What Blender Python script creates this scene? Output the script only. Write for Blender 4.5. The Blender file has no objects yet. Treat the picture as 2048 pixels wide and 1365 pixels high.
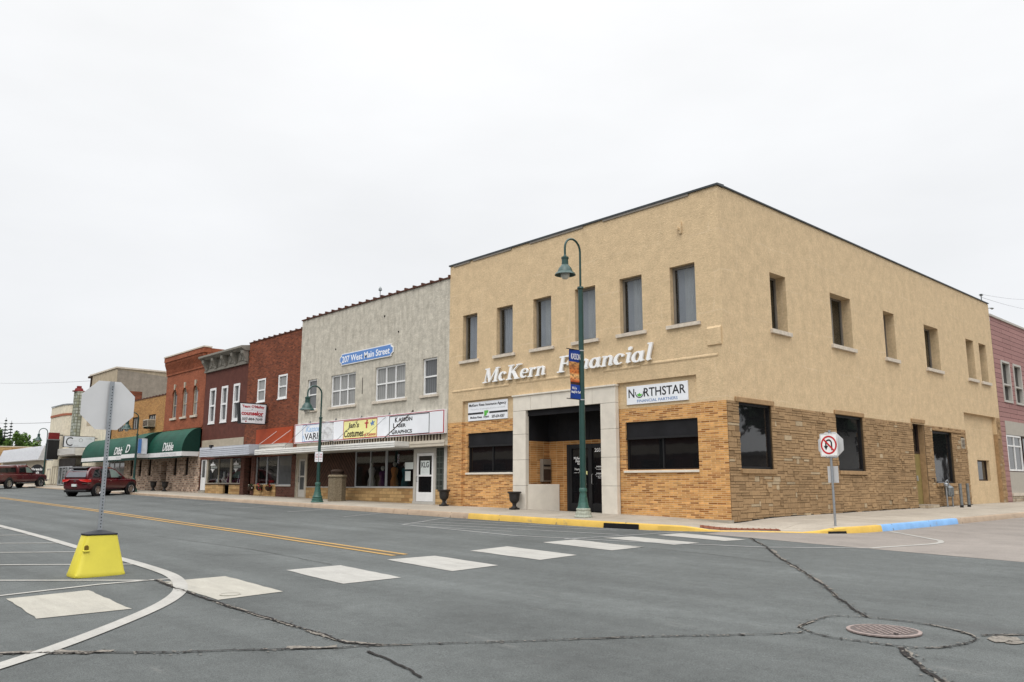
import bpy, bmesh, math, random
from mathutils import Vector, Matrix
random.seed(7)
PI = math.pi
SC = bpy.context.scene
COL = SC.collection

# ------------------------------------------------------------------ camera
cd = bpy.data.cameras.new('camera'); cam = bpy.data.objects.new('camera', cd); COL.objects.link(cam)
yaw, pitch, roll = 0.8236113, 0.1745446, 0.0017556
f = Vector((-math.sin(yaw)*math.cos(pitch), math.cos(yaw)*math.cos(pitch), math.sin(pitch)))
r0 = f.cross(Vector((0, 0, 1))).normalized(); u0 = r0.cross(f)
r1 = math.cos(roll)*r0 + math.sin(roll)*u0; u1 = -math.sin(roll)*r0 + math.cos(roll)*u0
cam.matrix_world = Matrix(((r1.x, u1.x, -f.x, 12.5453), (r1.y, u1.y, -f.y, -19.8341), (r1.z, u1.z, -f.z, 1.0125), (0, 0, 0, 1)))
cd.sensor_width = 36; cd.lens = 28.451; cd.clip_end = 3000; cd.clip_start = 0.05
SC.camera = cam

# ------------------------------------------------------------------ world: overcast sky
wd = bpy.data.worlds.new('World'); SC.world = wd; wd.use_nodes = True
nt = wd.node_tree; N = nt.nodes; L = nt.links; N.clear()
SUN_EL, SUN_AZ = math.radians(58), math.radians(150)      # azimuth from +y clockwise
out = N.new('ShaderNodeOutputWorld'); bg = N.new('ShaderNodeBackground'); bg.inputs[1].default_value = 1.0
sky = N.new('ShaderNodeTexSky'); sky.sky_type = 'NISHITA'; sky.sun_disc = False
sky.sun_elevation = SUN_EL; sky.sun_rotation = SUN_AZ
tc = N.new('ShaderNodeTexCoord'); sx = N.new('ShaderNodeSeparateXYZ'); L.new(tc.outputs['Generated'], sx.inputs[0])
ramp = N.new('ShaderNodeValToRGB'); L.new(sx.outputs[2], ramp.inputs[0])
cr = ramp.color_ramp
cr.elements[0].position = 0.0; cr.elements[0].color = (.82, .83, .845, 1)
cr.elements[1].position = 1.0; cr.elements[1].color = (3.3, 3.3, 3.32, 1)
for p, c in ((.16, (.85, .858, .872, 1)), (.38, (.92, .927, .935, 1)), (.54, (.985, .988, .99, 1)), (.75, (2.3, 2.3, 2.32, 1))):
    e = cr.elements.new(p); e.color = c
ns = N.new('ShaderNodeTexNoise'); ns.inputs['Scale'].default_value = 2.2; ns.inputs['Detail'].default_value = 5
mpn = N.new('ShaderNodeMapping'); mpn.inputs['Scale'].default_value = (1, 1, 3.0); L.new(tc.outputs['Generated'], mpn.inputs[0]); L.new(mpn.outputs[0], ns.inputs['Vector'])
mr = N.new('ShaderNodeMapRange'); mr.inputs[1].default_value = .3; mr.inputs[2].default_value = .7; mr.inputs[3].default_value = .945; mr.inputs[4].default_value = 1.05
L.new(ns.outputs[0], mr.inputs[0])
vm = N.new('ShaderNodeVectorMath'); vm.operation = 'SCALE'; L.new(ramp.outputs[0], vm.inputs[0]); L.new(mr.outputs[0], vm.inputs['Scale'])
sm = N.new('ShaderNodeVectorMath'); sm.operation = 'SCALE'; sm.inputs['Scale'].default_value = 0.008; L.new(sky.outputs[0], sm.inputs[0])
ad = N.new('ShaderNodeVectorMath'); ad.operation = 'ADD'; L.new(vm.outputs[0], ad.inputs[0]); L.new(sm.outputs[0], ad.inputs[1])
L.new(ad.outputs[0], bg.inputs[0]); L.new(bg.outputs[0], out.inputs[0])

sd = bpy.data.lights.new('sun', 'SUN'); so = bpy.data.objects.new('sun', sd); COL.objects.link(so)
sd.energy = 1.35; sd.angle = math.radians(40); sd.color = (1, .97, .93)
tosun = Vector((math.sin(SUN_AZ)*math.cos(SUN_EL), math.cos(SUN_AZ)*math.cos(SUN_EL), math.sin(SUN_EL)))
so.rotation_euler = tosun.to_track_quat('Z', 'Y').to_euler(); so.location = (20, -40, 60)
SC.view_settings.view_transform = 'Standard'; SC.view_settings.look = 'None'
SC.view_settings.exposure = 0.0; SC.view_settings.gamma = 1.0

# ------------------------------------------------------------------ materials
MATS = {}
def newmat(name):
    m = bpy.data.materials.new(name); m.use_nodes = True
    t = m.node_tree; b = t.nodes['Principled BSDF']
    return m, t, b
def pos_vec(t, mode='uz', scale=(1, 1, 1), rot=None):
    g = t.nodes.new('ShaderNodeNewGeometry')
    if mode == 'obj':
        g = t.nodes.new('ShaderNodeTexCoord'); o = g.outputs['Object']
    else:
        o = g.outputs['Position']
    if mode == 'uz':                       # wall coordinates: run along the wall, height
        s = t.nodes.new('ShaderNodeSeparateXYZ'); t.links.new(o, s.inputs[0])
        a = t.nodes.new('ShaderNodeMath'); a.operation = 'ADD'; t.links.new(s.outputs[0], a.inputs[0]); t.links.new(s.outputs[1], a.inputs[1])
        c = t.nodes.new('ShaderNodeCombineXYZ'); t.links.new(a.outputs[0], c.inputs[0]); t.links.new(s.outputs[2], c.inputs[1]); o = c.outputs[0]
    mp = t.nodes.new('ShaderNodeMapping'); mp.inputs['Scale'].default_value = scale
    if rot: mp.inputs['Rotation'].default_value = rot
    t.links.new(o, mp.inputs[0]); return mp.outputs[0]
def noise(t, vec, scale, detail=4, rough=.6, dist=0):
    n = t.nodes.new('ShaderNodeTexNoise'); n.inputs['Scale'].default_value = scale; n.inputs['Detail'].default_value = detail
    n.inputs['Roughness'].default_value = rough; n.inputs['Distortion'].default_value = dist
    t.links.new(vec, n.inputs['Vector']); return n.outputs[0]
def rng(t, v, a, b, c, d):
    m = t.nodes.new('ShaderNodeMapRange'); t.links.new(v, m.inputs[0])
    for i, x in enumerate((a, b, c, d)): m.inputs[i+1].default_value = x
    return m.outputs[0]
def mix(t, fac, a, b, kind='MIX'):
    m = t.nodes.new('ShaderNodeMix'); m.data_type = 'RGBA'; m.blend_type = kind
    for i, v in ((0, fac), (6, a), (7, b)):
        if hasattr(v, 'is_linked') or hasattr(v, 'links'): t.links.new(v, m.inputs[i])
        elif i == 0: m.inputs[0].default_value = v
        else: m.inputs[i].default_value = (*v[:3], 1)
    return m.outputs[2]
def grey(t, v):
    c = t.nodes.new('ShaderNodeCombineColor')
    for i in range(3): t.links.new(v, c.inputs[i])
    return c.outputs[0]
def bump(t, b, h, strength=.3, dist=.01):
    n = t.nodes.new('ShaderNodeBump'); n.inputs['Strength'].default_value = strength; n.inputs['Distance'].default_value = dist
    t.links.new(h, n.inputs['Height']); t.links.new(n.outputs[0], b.inputs['Normal'])
def M(name, col, rough=.7, var=.12, scale=4, bmp=0, bscale=60, metal=0, spec=None, mode='w', stretch=(1, 1, 1), coat=0):
    """plain surface with mottling and fine grain"""
    if name in MATS: return MATS[name]
    m, t, b = newmat(name)
    v = pos_vec(t, mode, stretch)
    k = rng(t, noise(t, v, scale, 5), .3, .7, 1-var, 1+var)
    c = mix(t, 1.0, col, grey(t, k), 'MULTIPLY'); t.links.new(c, b.inputs['Base Color'])
    b.inputs['Roughness'].default_value = rough; b.inputs['Metallic'].default_value = metal
    b.inputs['Specular IOR Level'].default_value = spec if spec is not None else (.18 if rough > .55 else .5)
    if coat: b.inputs['Coat Weight'].default_value = coat; b.inputs['Coat Roughness'].default_value = .05
    if bmp: bump(t, b, noise(t, v, bscale, 3), bmp, .01)
    MATS[name] = m; return m
def mth(t, op, a, b=None):
    n = t.nodes.new('ShaderNodeMath'); n.operation = op
    for i, v in enumerate((a, b)):
        if v is None: continue
        if isinstance(v, (int, float)): n.inputs[i].default_value = v
        else: t.links.new(v, n.inputs[i])
    return n.outputs[0]
def MBrick(name, c1, c2, mortar, bw=.3, bh=.06, ms=.008, var=.25, bmp=.5, off=.5, stain=(.6, 1.1), sscale=.9, dark=.3):
    """running bond; every brick draws its own tone between c1 and c2"""
    if name in MATS: return MATS[name]
    m, t, b = newmat(name); v = pos_vec(t, 'uz')
    bk = t.nodes.new('ShaderNodeTexBrick'); t.links.new(v, bk.inputs['Vector'])
    bk.inputs['Scale'].default_value = 1; bk.inputs['Brick Width'].default_value = bw; bk.inputs['Row Height'].default_value = bh
    bk.inputs['Mortar Size'].default_value = ms; bk.inputs['Mortar Smooth'].default_value = .1; bk.offset = off
    s = t.nodes.new('ShaderNodeSeparateXYZ'); t.links.new(v, s.inputs[0])
    row = mth(t, 'FLOOR', mth(t, 'DIVIDE', s.outputs[1], bh)); odd = mth(t, 'ABSOLUTE', mth(t, 'MODULO', row, 2.0))
    col = mth(t, 'FLOOR', mth(t, 'DIVIDE', mth(t, 'ADD', s.outputs[0], mth(t, 'MULTIPLY', mth(t, 'SUBTRACT', 1.0, odd), off*bw)), bw))
    cb = t.nodes.new('ShaderNodeCombineXYZ'); t.links.new(col, cb.inputs[0]); t.links.new(row, cb.inputs[1])
    wn = t.nodes.new('ShaderNodeTexWhiteNoise'); t.links.new(cb.outputs[0], wn.inputs['Vector'])
    tone = mix(t, rng(t, wn.outputs[0], 1-dark-.22, 1-dark+.22, 0, 1), c1, c2)
    sc_ = t.nodes.new('ShaderNodeSeparateColor'); t.links.new(wn.outputs[1], sc_.inputs[0])
    tone = mix(t, 1.0, tone, grey(t, rng(t, sc_.outputs[1], 0, 1, 1-var*.6, 1+var*.6)), 'MULTIPLY')
    c = mix(t, bk.outputs[1], tone, mortar)
    k2 = rng(t, noise(t, v, sscale, 5), .3, .7, stain[0]+.25, stain[1]); c = mix(t, 1.0, c, grey(t, k2), 'MULTIPLY')
    c = mix(t, 1.0, c, grey(t, rng(t, noise(t, v, 9, 4), .3, .7, .88, 1.12)), 'MULTIPLY')
    t.links.new(c, b.inputs['Base Color']); b.inputs['Roughness'].default_value = .85; b.inputs['Specular IOR Level'].default_value = .15
    h = rng(t, bk.outputs[1], 0, 1, 1, 0); bump(t, b, h, bmp, .006)
    MATS[name] = m; return m
def stucco(name, col, jointcol, rough_scale=38, bstr=.55, mott=.10, streak=.0, joint=True):
    m, t, b = newmat(name); v = pos_vec(t, 'uz'); w = pos_vec(t, 'w')
    k = rng(t, noise(t, w, 2.6, 6, .65), .3, .7, 1-mott, 1+mott)
    k2 = rng(t, noise(t, w, rough_scale*.55, 4, .8), .3, .7, .84, 1.14)
    c = mix(t, 1, col, grey(t, k), 'MULTIPLY'); c = mix(t, 1, c, grey(t, k2), 'MULTIPLY')
    if joint:
        wob = pos_vec(t, 'uz'); nz = t.nodes.new('ShaderNodeTexNoise'); nz.inputs['Scale'].default_value = .8; t.links.new(wob, nz.inputs['Vector'])
        s1 = t.nodes.new('ShaderNodeVectorMath'); s1.operation = 'MULTIPLY_ADD'; t.links.new(nz.outputs[1], s1.inputs[0]); s1.inputs[1].default_value = (.55, .35, 0); t.links.new(wob, s1.inputs[2])
        bk = t.nodes.new('ShaderNodeTexBrick'); t.links.new(s1.outputs[0], bk.inputs['Vector']); bk.offset = .37
        bk.inputs['Scale'].default_value = 1; bk.inputs['Brick Width'].default_value = 1.9; bk.inputs['Row Height'].default_value = 1.22
        bk.inputs['Mortar Size'].default_value = .038; bk.inputs['Mortar Smooth'].default_value = 1
        fz = t.nodes.new('ShaderNodeMath'); fz.operation = 'MULTIPLY'
        t.links.new(bk.outputs[1], fz.inputs[0]); t.links.new(rng(t, noise(t, v, 1.1, 3), .42, .70, 0, .5), fz.inputs[1])
        c = mix(t, fz.outputs[0], c, jointcol)
    if streak:
        sv = pos_vec(t, 'uz', (3.2, .5, 1)); q = rng(t, noise(t, sv, 1.6, 4, .6), .48, .72, 0, streak)
        c = mix(t, q, c, (col[0]*.45, col[1]*.43, col[2]*.40))
    t.links.new(c, b.inputs['Base Color']); b.inputs['Roughness'].default_value = .92; b.inputs['Specular IOR Level'].default_value = .25
    n1 = noise(t, w, rough_scale, 4, .7, .6); bump(t, b, n1, bstr, .02)
    MATS[name] = m; return m

stucco('tan_stucco', (.605, .456, .278), (.71, .57, .39), 24, .9, .12)
stucco('grey_stucco', (.50, .465, .39), (.5, .5, .45), 9, 1.0, .2, .38, False)
stucco('cream_stucco', (.66, .60, .47), (.7, .66, .56), 14, .3, .12, .35, False)
stucco('taupe_render', (.27, .235, .19), (.3, .27, .2), 8, .3, .12, .2, False)
stucco('tan_render_far', (.42, .35, .25), (.3, .27, .2), 8, .3, .14, .35, False)
MBrick('roman_brick', (.58, .305, .105), (.29, .118, .034), (.58, .395, .215), .29, .056, .0075, .34, .5, .5, stain=(.66, 1.08), dark=.31)
MBrick('entry_tile', (.44, .21, .07), (.30, .13, .04), (.52, .38, .2), .33, .075, .006, .2, .4, 0)
MBrick('red_brick', (.215, .062, .030), (.125, .036, .02), (.15, .075, .05), .22, .075, .009, .35, .6, stain=(.5, 1.15))
MBrick('orange_brick', (.30, .095, .048), (.25, .078, .04), (.24, .095, .055), .22, .075, .006, .15, .3, stain=(.55, 1.15))
MBrick('yellow_brick', (.42, .22, .075), (.33, .16, .055), (.34, .22, .11), .22, .075, .008, .25, .4, stain=(.6, 1.1))
MBrick('brown_brick', (.11, .04, .028), (.075, .028, .02), (.12, .08, .06), .22, .075, .009, .3, .5)
MBrick('tan_block', (.48, .315, .145), (.34, .20, .085), (.24, .16, .08), .55, .14, .008, .3, .5, .4, dark=.35)
MBrick('rubble_stone', (.46, .33, .24), (.20, .125, .085), (.40, .33, .27), .27, .13, .02, .55, .9, .43, dark=.4)
MBrick('limestone_rough', (.45, .38, .28), (.33, .25, .17), (.28, .24, .2), .3, .12, .012, .3, .9)
MBrick('glass_block', (.05, .058, .05), (.035, .04, .035), (.09, .10, .09), .23, .23, .022, .25, .7, 0)
MBrick('tower_block', (.38, .41, .36), (.26, .27, .19), (.12, .12, .09), .27, .27, .025, .25, .6, 0)
MBrick('pink_siding', (.345, .195, .18), (.315, .172, .16), (.075, .032, .03), 3.3, .235, .011, .10, .8, .37, stain=(.72, 1.06))
M('maroon_paint', (.105, .036, .026), .75, .2, 2.5, .25, 30)
M('limestone', (.68, .63, .545), .85, .07, 3, .15, 40)
M('sill_stone', (.56, .495, .41), .9, .16, 8, .3, 50)
M('joint_dark', (.16, .14, .11), .9)
M('concrete', (.33, .30, .25), .9, .12, 3, .25, 50)
M('black_metal', (.012, .012, .013), .5, .15, spec=.3)
M('valance_black', (.014, .014, .016), .7, .3, 1.5)
M('bronze_frame', (.19, .165, .135), .5, .1)
M('dark_brown', (.045, .028, .02), .7, .2)
M('coping_metal', (.035, .042, .046), .45, .15)
M('white_paint', (.74, .74, .73), .5, .05)
M('white_letter', (.86, .86, .85), .35, .02)
M('white_board', (.78, .80, .83), .35, .03, 2)
M('grey_trim', (.46, .44, .40), .6, .08)
M('beige_trim', (.42, .37, .29), .7, .1)
M('alu', (.50, .51, .52), .4, .06, metal=.6)
M('galv', (.33, .35, .37), .45, .12, 14, metal=.75, mode='obj')
M('galv_dark', (.20, .215, .22), .5, .2, 9, metal=.6)
M('hole', (.01, .01, .011), .9)
M('sign_back', (.60, .60, .60), .38, .05, 2, metal=.35, mode='obj')
M('lamp_green', (.011, .050, .042), .38, .15, 9, mode='obj')
M('lamp_green_worn', (.028, .095, .075), .5, .35, 16, mode='obj')
M('pedestal', (.34, .36, .30), .8, .25, 20, .3, 60, mode='obj')
M('bulb_glass', (.50, .50, .45), .15, .06, mode='obj')
M('black_iron', (.018, .016, .015), .55, .3, 12, mode='obj')
M('yellow_plastic', (.60, .52, .05), .5, .06, 3, mode='obj')
M('rubber', (.022, .024, .030), .6, .2, mode='obj')
M('sign_red', (.52, .018, .022), .4, .05)
M('dull_red', (.17, .02, .02), .6, .2); M('text_red', (.40, .02, .03), .5, .05)
M('text_black', (.012, .012, .014), .5, .05)
M('text_green', (.09, .42, .05), .5, .05)
M('text_blue', (.10, .20, .42), .5, .05)
M('text_grey', (.52, .53, .55), .5, .05)
M('text_pale_blue', (.35, .52, .75), .5, .05)
M('sign_blue', (.085, .215, .52), .45, .06)
M('banner_blue', (.018, .055, .28), .7, .12)
M('panel_yellow', (.80, .76, .32), .5, .05)
M('orange_panel', (.36, .06, .02), .6, .12, 1.2)
M('awning_green', (.009, .066, .043), .6, .22, 1.2)
M('awning_faded', (.05, .15, .09), .7, .3, 1.5)
M('awning_dark', (.009, .038, .028), .7, .15)
M('door_olive', (.24, .185, .07), .6, .12)
M('tile_red', (.10, .045, .032), .7, .3)
M('soffit_dark', (.10, .095, .09), .8, .1)
M('ribbed_grey', (.42, .44, .48), .45, .08)
M('ribbed_white', (.62, .61, .57), .5, .08)
M('wood_panel', (.045, .024, .015), .6, .3, 2.5)
M('cornice_grey', (.22, .205, .175), .7, .15, 6)
M('roof_gravel', (.2, .2, .19), .95, .1)
M('roof_metal', (.55, .56, .58), .45, .08)
M('car_red', (.082, .006, .010), .22, .04, 2, coat=.7, mode='obj')
M('car_black', (.012, .012, .013), .5, .1, mode='obj')
M('chrome', (.65, .66, .68), .15, .03, metal=1, mode='obj')
M('tail_red', (.55, .02, .015), .2, .05, mode='obj')
M('plate_white', (.65, .70, .68), .5, .05, mode='obj')
M('tyre', (.016, .016, .017), .8, .1, mode='obj')
M('leaf_a', (.055, .105, .022), .6, .35, 3)
M('leaf_b', (.085, .15, .03), .6, .35, 3)
M('leaf_dark', (.018, .04, .022), .7, .3, 3)
M('bark', (.06, .045, .035), .9, .3)
M('planting', (.04, .05, .02), .8, .3)
M('petal_white', (.75, .70, .62), .6, .1)
M('petal_red', (.45, .04, .06), .6, .1)
M('tactile_red', (.17, .062, .036), .8, .15, 8)
M('iron_dark', (.10, .085, .08), .8, .3, 25, .3, 60); M('iron_rust', (.235, .19, .175), .75, .25, 25, .3, 90)
M('crack_dark', (.020, .018, .017), .95, .4, 20)
M('crack_pale', (.165, .15, .13), .95, .55, 30)
M('cable', (.05, .05, .055), .7)
M('interior_dark', (.03, .026, .023), .9, .3, 1.5)
M('interior_mid', (.10, .085, .075), .9, .3, 1.5)
M('cloth_purple', (.09, .02, .08), .8); M('cloth_orange', (.36, .14, .04), .8); M('cloth_teal', (.03, .10, .11), .8); M('cloth_pale', (.5, .46, .42), .8)
M('siding_white', (.66, .66, .64), .7, .05); M('shop_render', (.22, .2, .18), .85, .12)

def glassmat(name, col, rough=.03, spec=.5, ior=1.5, wob=.02, bands=0):
    m, t, b = newmat(name); v = pos_vec(t, 'uz')
    c = mix(t, 1, col, grey(t, rng(t, noise(t, v, .7, 2), .3, .7, .8, 1.2)), 'MULTIPLY')
    if bands:
        wv = t.nodes.new('ShaderNodeTexWave'); wv.inputs['Scale'].default_value = 2.2; wv.bands_direction = 'X'; wv.inputs['Distortion'].default_value = .6; t.links.new(v, wv.inputs['Vector'])
        c = mix(t, 1, c, grey(t, rng(t, wv.outputs[1], 0, 1, 1-bands, 1+bands)), 'MULTIPLY')
    t.links.new(c, b.inputs['Base Color']); b.inputs['Roughness'].default_value = rough; b.inputs['IOR'].default_value = ior
    bump(t, b, noise(t, v, 1.3, 2), wob, .05); MATS[name] = m; return m
glassmat('glass_dark', (.008, .008, .009), .03)
glassmat('glass_side', (.010, .010, .011), .03, ior=1.6, wob=.03)
glassmat('glass_upper', (.225, .222, .25), .05, ior=1.6, bands=.03)
glassmat('glass_curtain', (.22, .22, .21), .08, ior=1.5, bands=.18)
glassmat('glass_curtain_dark', (.085, .088, .09), .06, ior=1.5, bands=.2)
glassmat('glass_car', (.010, .012, .013), .04, ior=1.5)
glassmat('glass_car_pale', (.16, .21, .19), .06, ior=1.5)
glassmat('glass_rear', (.07, .075, .095), .05, ior=2.2)
def clear_glass():
    m, t, b = newmat('clear_glass'); t.nodes.remove(b); o = t.nodes['Material Output']
    g = t.nodes.new('ShaderNodeBsdfGlossy'); g.inputs['Roughness'].default_value = .02
    tr = t.nodes.new('ShaderNodeBsdfTransparent'); tr.inputs[0].default_value = (.88, .90, .90, 1)
    fr = t.nodes.new('ShaderNodeFresnel'); ge = t.nodes.new('ShaderNodeNewGeometry'); t.links.new(rng(t, ge.outputs['Backfacing'], 0, 1, 1.5, 1/1.5), fr.inputs[0])
    mx = t.nodes.new('ShaderNodeMixShader'); t.links.new(fr.outputs[0], mx.inputs[0]); t.links.new(tr.outputs[0], mx.inputs[1]); t.links.new(g.outputs[0], mx.inputs[2])
    t.links.new(mx.outputs[0], o.inputs[0]); MATS['clear_glass'] = m
clear_glass()
def asphalt():
    m, t, b = newmat('asphalt'); w = pos_vec(t, 'w')
    k = rng(t, noise(t, w, .35, 6, .6), .3, .7, .82, 1.17)
    k4 = rng(t, noise(t, w, 5, 6, .75), .3, .7, .86, 1.16)
    st = pos_vec(t, 'w', (.06, 1.0, 1)); k2 = rng(t, noise(t, st, 1.1, 5, .6), .3, .7, .80, 1.19)     # wheel tracks run along the street
    k3 = rng(t, noise(t, w, 75, 3, .9), .3, .7, .40, 1.7)
    c = mix(t, 1, (.077, .0835, .0815), grey(t, k), 'MULTIPLY'); c = mix(t, 1, c, grey(t, k2), 'MULTIPLY'); c = mix(t, 1, c, grey(t, k3), 'MULTIPLY'); c = mix(t, 1, c, grey(t, k4), 'MULTIPLY')
    q = rng(t, noise(t, pos_vec(t, 'w', (.35, 1.6, 1)), 1.6, 7, .75), .62, .74, 0, .40); c = mix(t, q, c, (.19, .187, .175))    # worn pale scuffs
    q2 = rng(t, noise(t, pos_vec(t, 'w', (.5, .9, 1)), .9, 4, .6), .66, .8, 0, .45); c = mix(t, q2, c, (.05, .05, .05))
    t.links.new(c, b.inputs['Base Color']); b.inputs['Roughness'].default_value = .88; b.inputs['Specular IOR Level'].default_value = .3
    bump(t, b, noise(t, w, 170, 2, .8), .55, .006); MATS['asphalt'] = m
asphalt()
def paving(name, col, jw, jh, ang=0, jd=.55):
    m, t, b = newmat(name); w = pos_vec(t, 'w')
    bk = t.nodes.new('ShaderNodeTexBrick'); t.links.new(pos_vec(t, 'w', (1, 1, 1)), bk.inputs['Vector']); bk.offset = 0
    bk.inputs['Scale'].default_value = 1; bk.inputs['Brick Width'].default_value = jw; bk.inputs['Row Height'].default_value = jh; bk.inputs['Mortar Size'].default_value = .010
    bk.inputs['Color1'].default_value = (1, 1, 1, 1); bk.inputs['Color2'].default_value = (.88, .88, .87, 1); bk.inputs['Mortar'].default_value = (jd, jd, jd*.95, 1)
    k = rng(t, noise(t, w, .9, 6, .65), .3, .7, .82, 1.14); k3 = rng(t, noise(t, w, 45, 3, .85), .3, .7, .72, 1.28)
    c = mix(t, 1, col, bk.outputs[0], 'MULTIPLY'); c = mix(t, 1, c, grey(t, k), 'MULTIPLY'); c = mix(t, 1, c, grey(t, k3), 'MULTIPLY')
    t.links.new(c, b.inputs['Base Color']); b.inputs['Roughness'].default_value = .9
    bump(t, b, noise(t, w, 90, 2, .7), .25, .006); MATS[name] = m
paving('sidewalk_concrete', (.345, .305, .25), 1.6, 1.35)
paving('street_concrete', (.20, .178, .158), 30, 30, jd=.8)
def road_paint(name, col, wear):
    m, t, b = newmat(name); w = pos_vec(t, 'w')
    a = rng(t, noise(t, w, 1.7, 7, .72), .5-.0, .5+.22, 0, 1); g_ = rng(t, noise(t, w, 45, 3, .85), .42, .62, 0, 1)
    q = mth(t, 'MULTIPLY', mth(t, 'MULTIPLY', a, g_), wear)
    c = mix(t, 1, col, grey(t, rng(t, noise(t, pos_vec(t, 'w', (.5, 2.2, 1)), 2.4, 6, .7), .3, .7, .86, 1.10)), 'MULTIPLY')
    c = mix(t, q, c, (.11, .112, .108)); c = mix(t, 1, c, grey(t, rng(t, noise(t, w, 80, 2, .8), .3, .7, .86, 1.14)), 'MULTIPLY')
    t.links.new(c, b.inputs['Base Color']); b.inputs['Roughness'].default_value = .8; b.inputs['Specular IOR Level'].default_value = .2; bump(t, b, noise(t, w, 120, 2, .8), .4, .005); MATS[name] = m
road_paint('paint_white_road', (.33, .322, .298), .55); road_paint('paint_cream_road', (.325, .31, .268), .4); road_paint('paint_fade_road', (.27, .275, .27), .9); road_paint('paint_yellow_road', (.36, .225, .075), .7)
def kerb_paint(name, col, under):
    m, t, b = newmat(name); w = pos_vec(t, 'w')
    q = rng(t, noise(t, w, 3.2, 6, .7), .60, .70, 0, .75)
    q2 = rng(t, noise(t, w, 16, 5, .8), .60, .72, 0, .5); c = mix(t, q, col, under); c = mix(t, q2, c, under); c = mix(t, 1, c, grey(t, rng(t, noise(t, w, 2, 5), .3, .7, .85, 1.12)), 'MULTIPLY')
    t.links.new(c, b.inputs['Base Color']); b.inputs['Roughness'].default_value = .7; bump(t, b, noise(t, w, 40, 3), .3, .01); MATS[name] = m
kerb_paint('kerb_yellow', (.58, .37, .065), (.30, .22, .10)); kerb_paint('kerb_blue', (.185, .37, .64), (.2, .25, .33)); kerb_paint('kerb_plain', (.36, .27, .19), (.24, .165, .11))
def ashlar_mat():
    m, t, b = newmat('ashlar'); a = t.nodes.new('ShaderNodeAttribute'); a.attribute_name = 'stone'
    w = pos_vec(t, 'w'); k = rng(t, noise(t, w, 14, 5, .7), .25, .75, .82, 1.16)
    k2 = rng(t, noise(t, w, .7, 4), .3, .7, .86, 1.1)
    c = mix(t, 1, a.outputs[0], grey(t, k), 'MULTIPLY'); c = mix(t, 1, c, grey(t, k2), 'MULTIPLY')
    t.links.new(c, b.inputs['Base Color']); b.inputs['Roughness'].default_value = .9; b.inputs['Specular IOR Level'].default_value = .15; bump(t, b, noise(t, w, 22, 4, .7), .6, .015); MATS['ashlar'] = m
ashlar_mat()
M('ashlar_mortar', (.075, .052, .03), .95, .2)
def sunset_mat():
    m, t, b = newmat('sunset_print'); o = pos_vec(t, 'w')
    s = t.nodes.new('ShaderNodeSeparateXYZ'); t.links.new(o, s.inputs[0])
    h = rng(t, s.outputs[2], 3.95, 4.68, 0, 1)
    r = t.nodes.new('ShaderNodeValToRGB'); t.links.new(h, r.inputs[0]); e = r.color_ramp
    e.elements[0].position = 0; e.elements[0].color = (.02, .006, .004, 1); e.elements[1].position = 1; e.elements[1].color = (.75, .42, .14, 1)
    for p, c in ((.08, (.02, .006, .004, 1)), (.12, (.55, .09, .01, 1)), (.38, (.9, .55, .22, 1)), (.5, (.62, .17, .03, 1)), (.75, (.55, .22, .07, 1))):
        q = e.elements.new(p); q.color = c
    n = noise(t, pos_vec(t, 'w', (1, 5, 11)), 1.3, 5, .6); c = mix(t, rng(t, n, .46, .6, 0, .75), r.outputs[0], (.06, .018, .012))
    t.links.new(c, b.inputs['Base Color']); b.inputs['Roughness'].default_value = .7; MATS['sunset_print'] = m
sunset_mat()
def diag_wood():
    m, t, b = newmat('diag_wood'); v = pos_vec(t, 'uz')
    s = t.nodes.new('ShaderNodeSeparateXYZ'); t.links.new(v, s.inputs[0])
    a1 = t.nodes.new('ShaderNodeMath'); a1.operation = 'ADD'; t.links.new(s.outputs[0], a1.inputs[0]); a1.inputs[1].default_value = 21.6
    a2 = t.nodes.new('ShaderNodeMath'); a2.operation = 'ABSOLUTE'; t.links.new(a1.outputs[0], a2.inputs[0])
    a3 = t.nodes.new('ShaderNodeMath'); a3.operation = 'ADD'; t.links.new(a2.outputs[0], a3.inputs[0]); t.links.new(s.outputs[1], a3.inputs[1])
    a4 = t.nodes.new('ShaderNodeMath'); a4.operation = 'PINGPONG'; t.links.new(a3.outputs[0], a4.inputs[0]); a4.inputs[1].default_value = .12
    k = rng(t, a4.outputs[0], .01, .035, .12, 1); c = mix(t, 1, (.058, .028, .017), grey(t, k), 'MULTIPLY')
    c = mix(t, 1, c, grey(t, rng(t, noise(t, v, 3, 4), .3, .7, .7, 1.3)), 'MULTIPLY')
    t.links.new(c, b.inputs['Base Color']); b.inputs['Roughness'].default_value = .7; b.inputs['Specular IOR Level'].default_value = .12; MATS['diag_wood'] = m
diag_wood()

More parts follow.
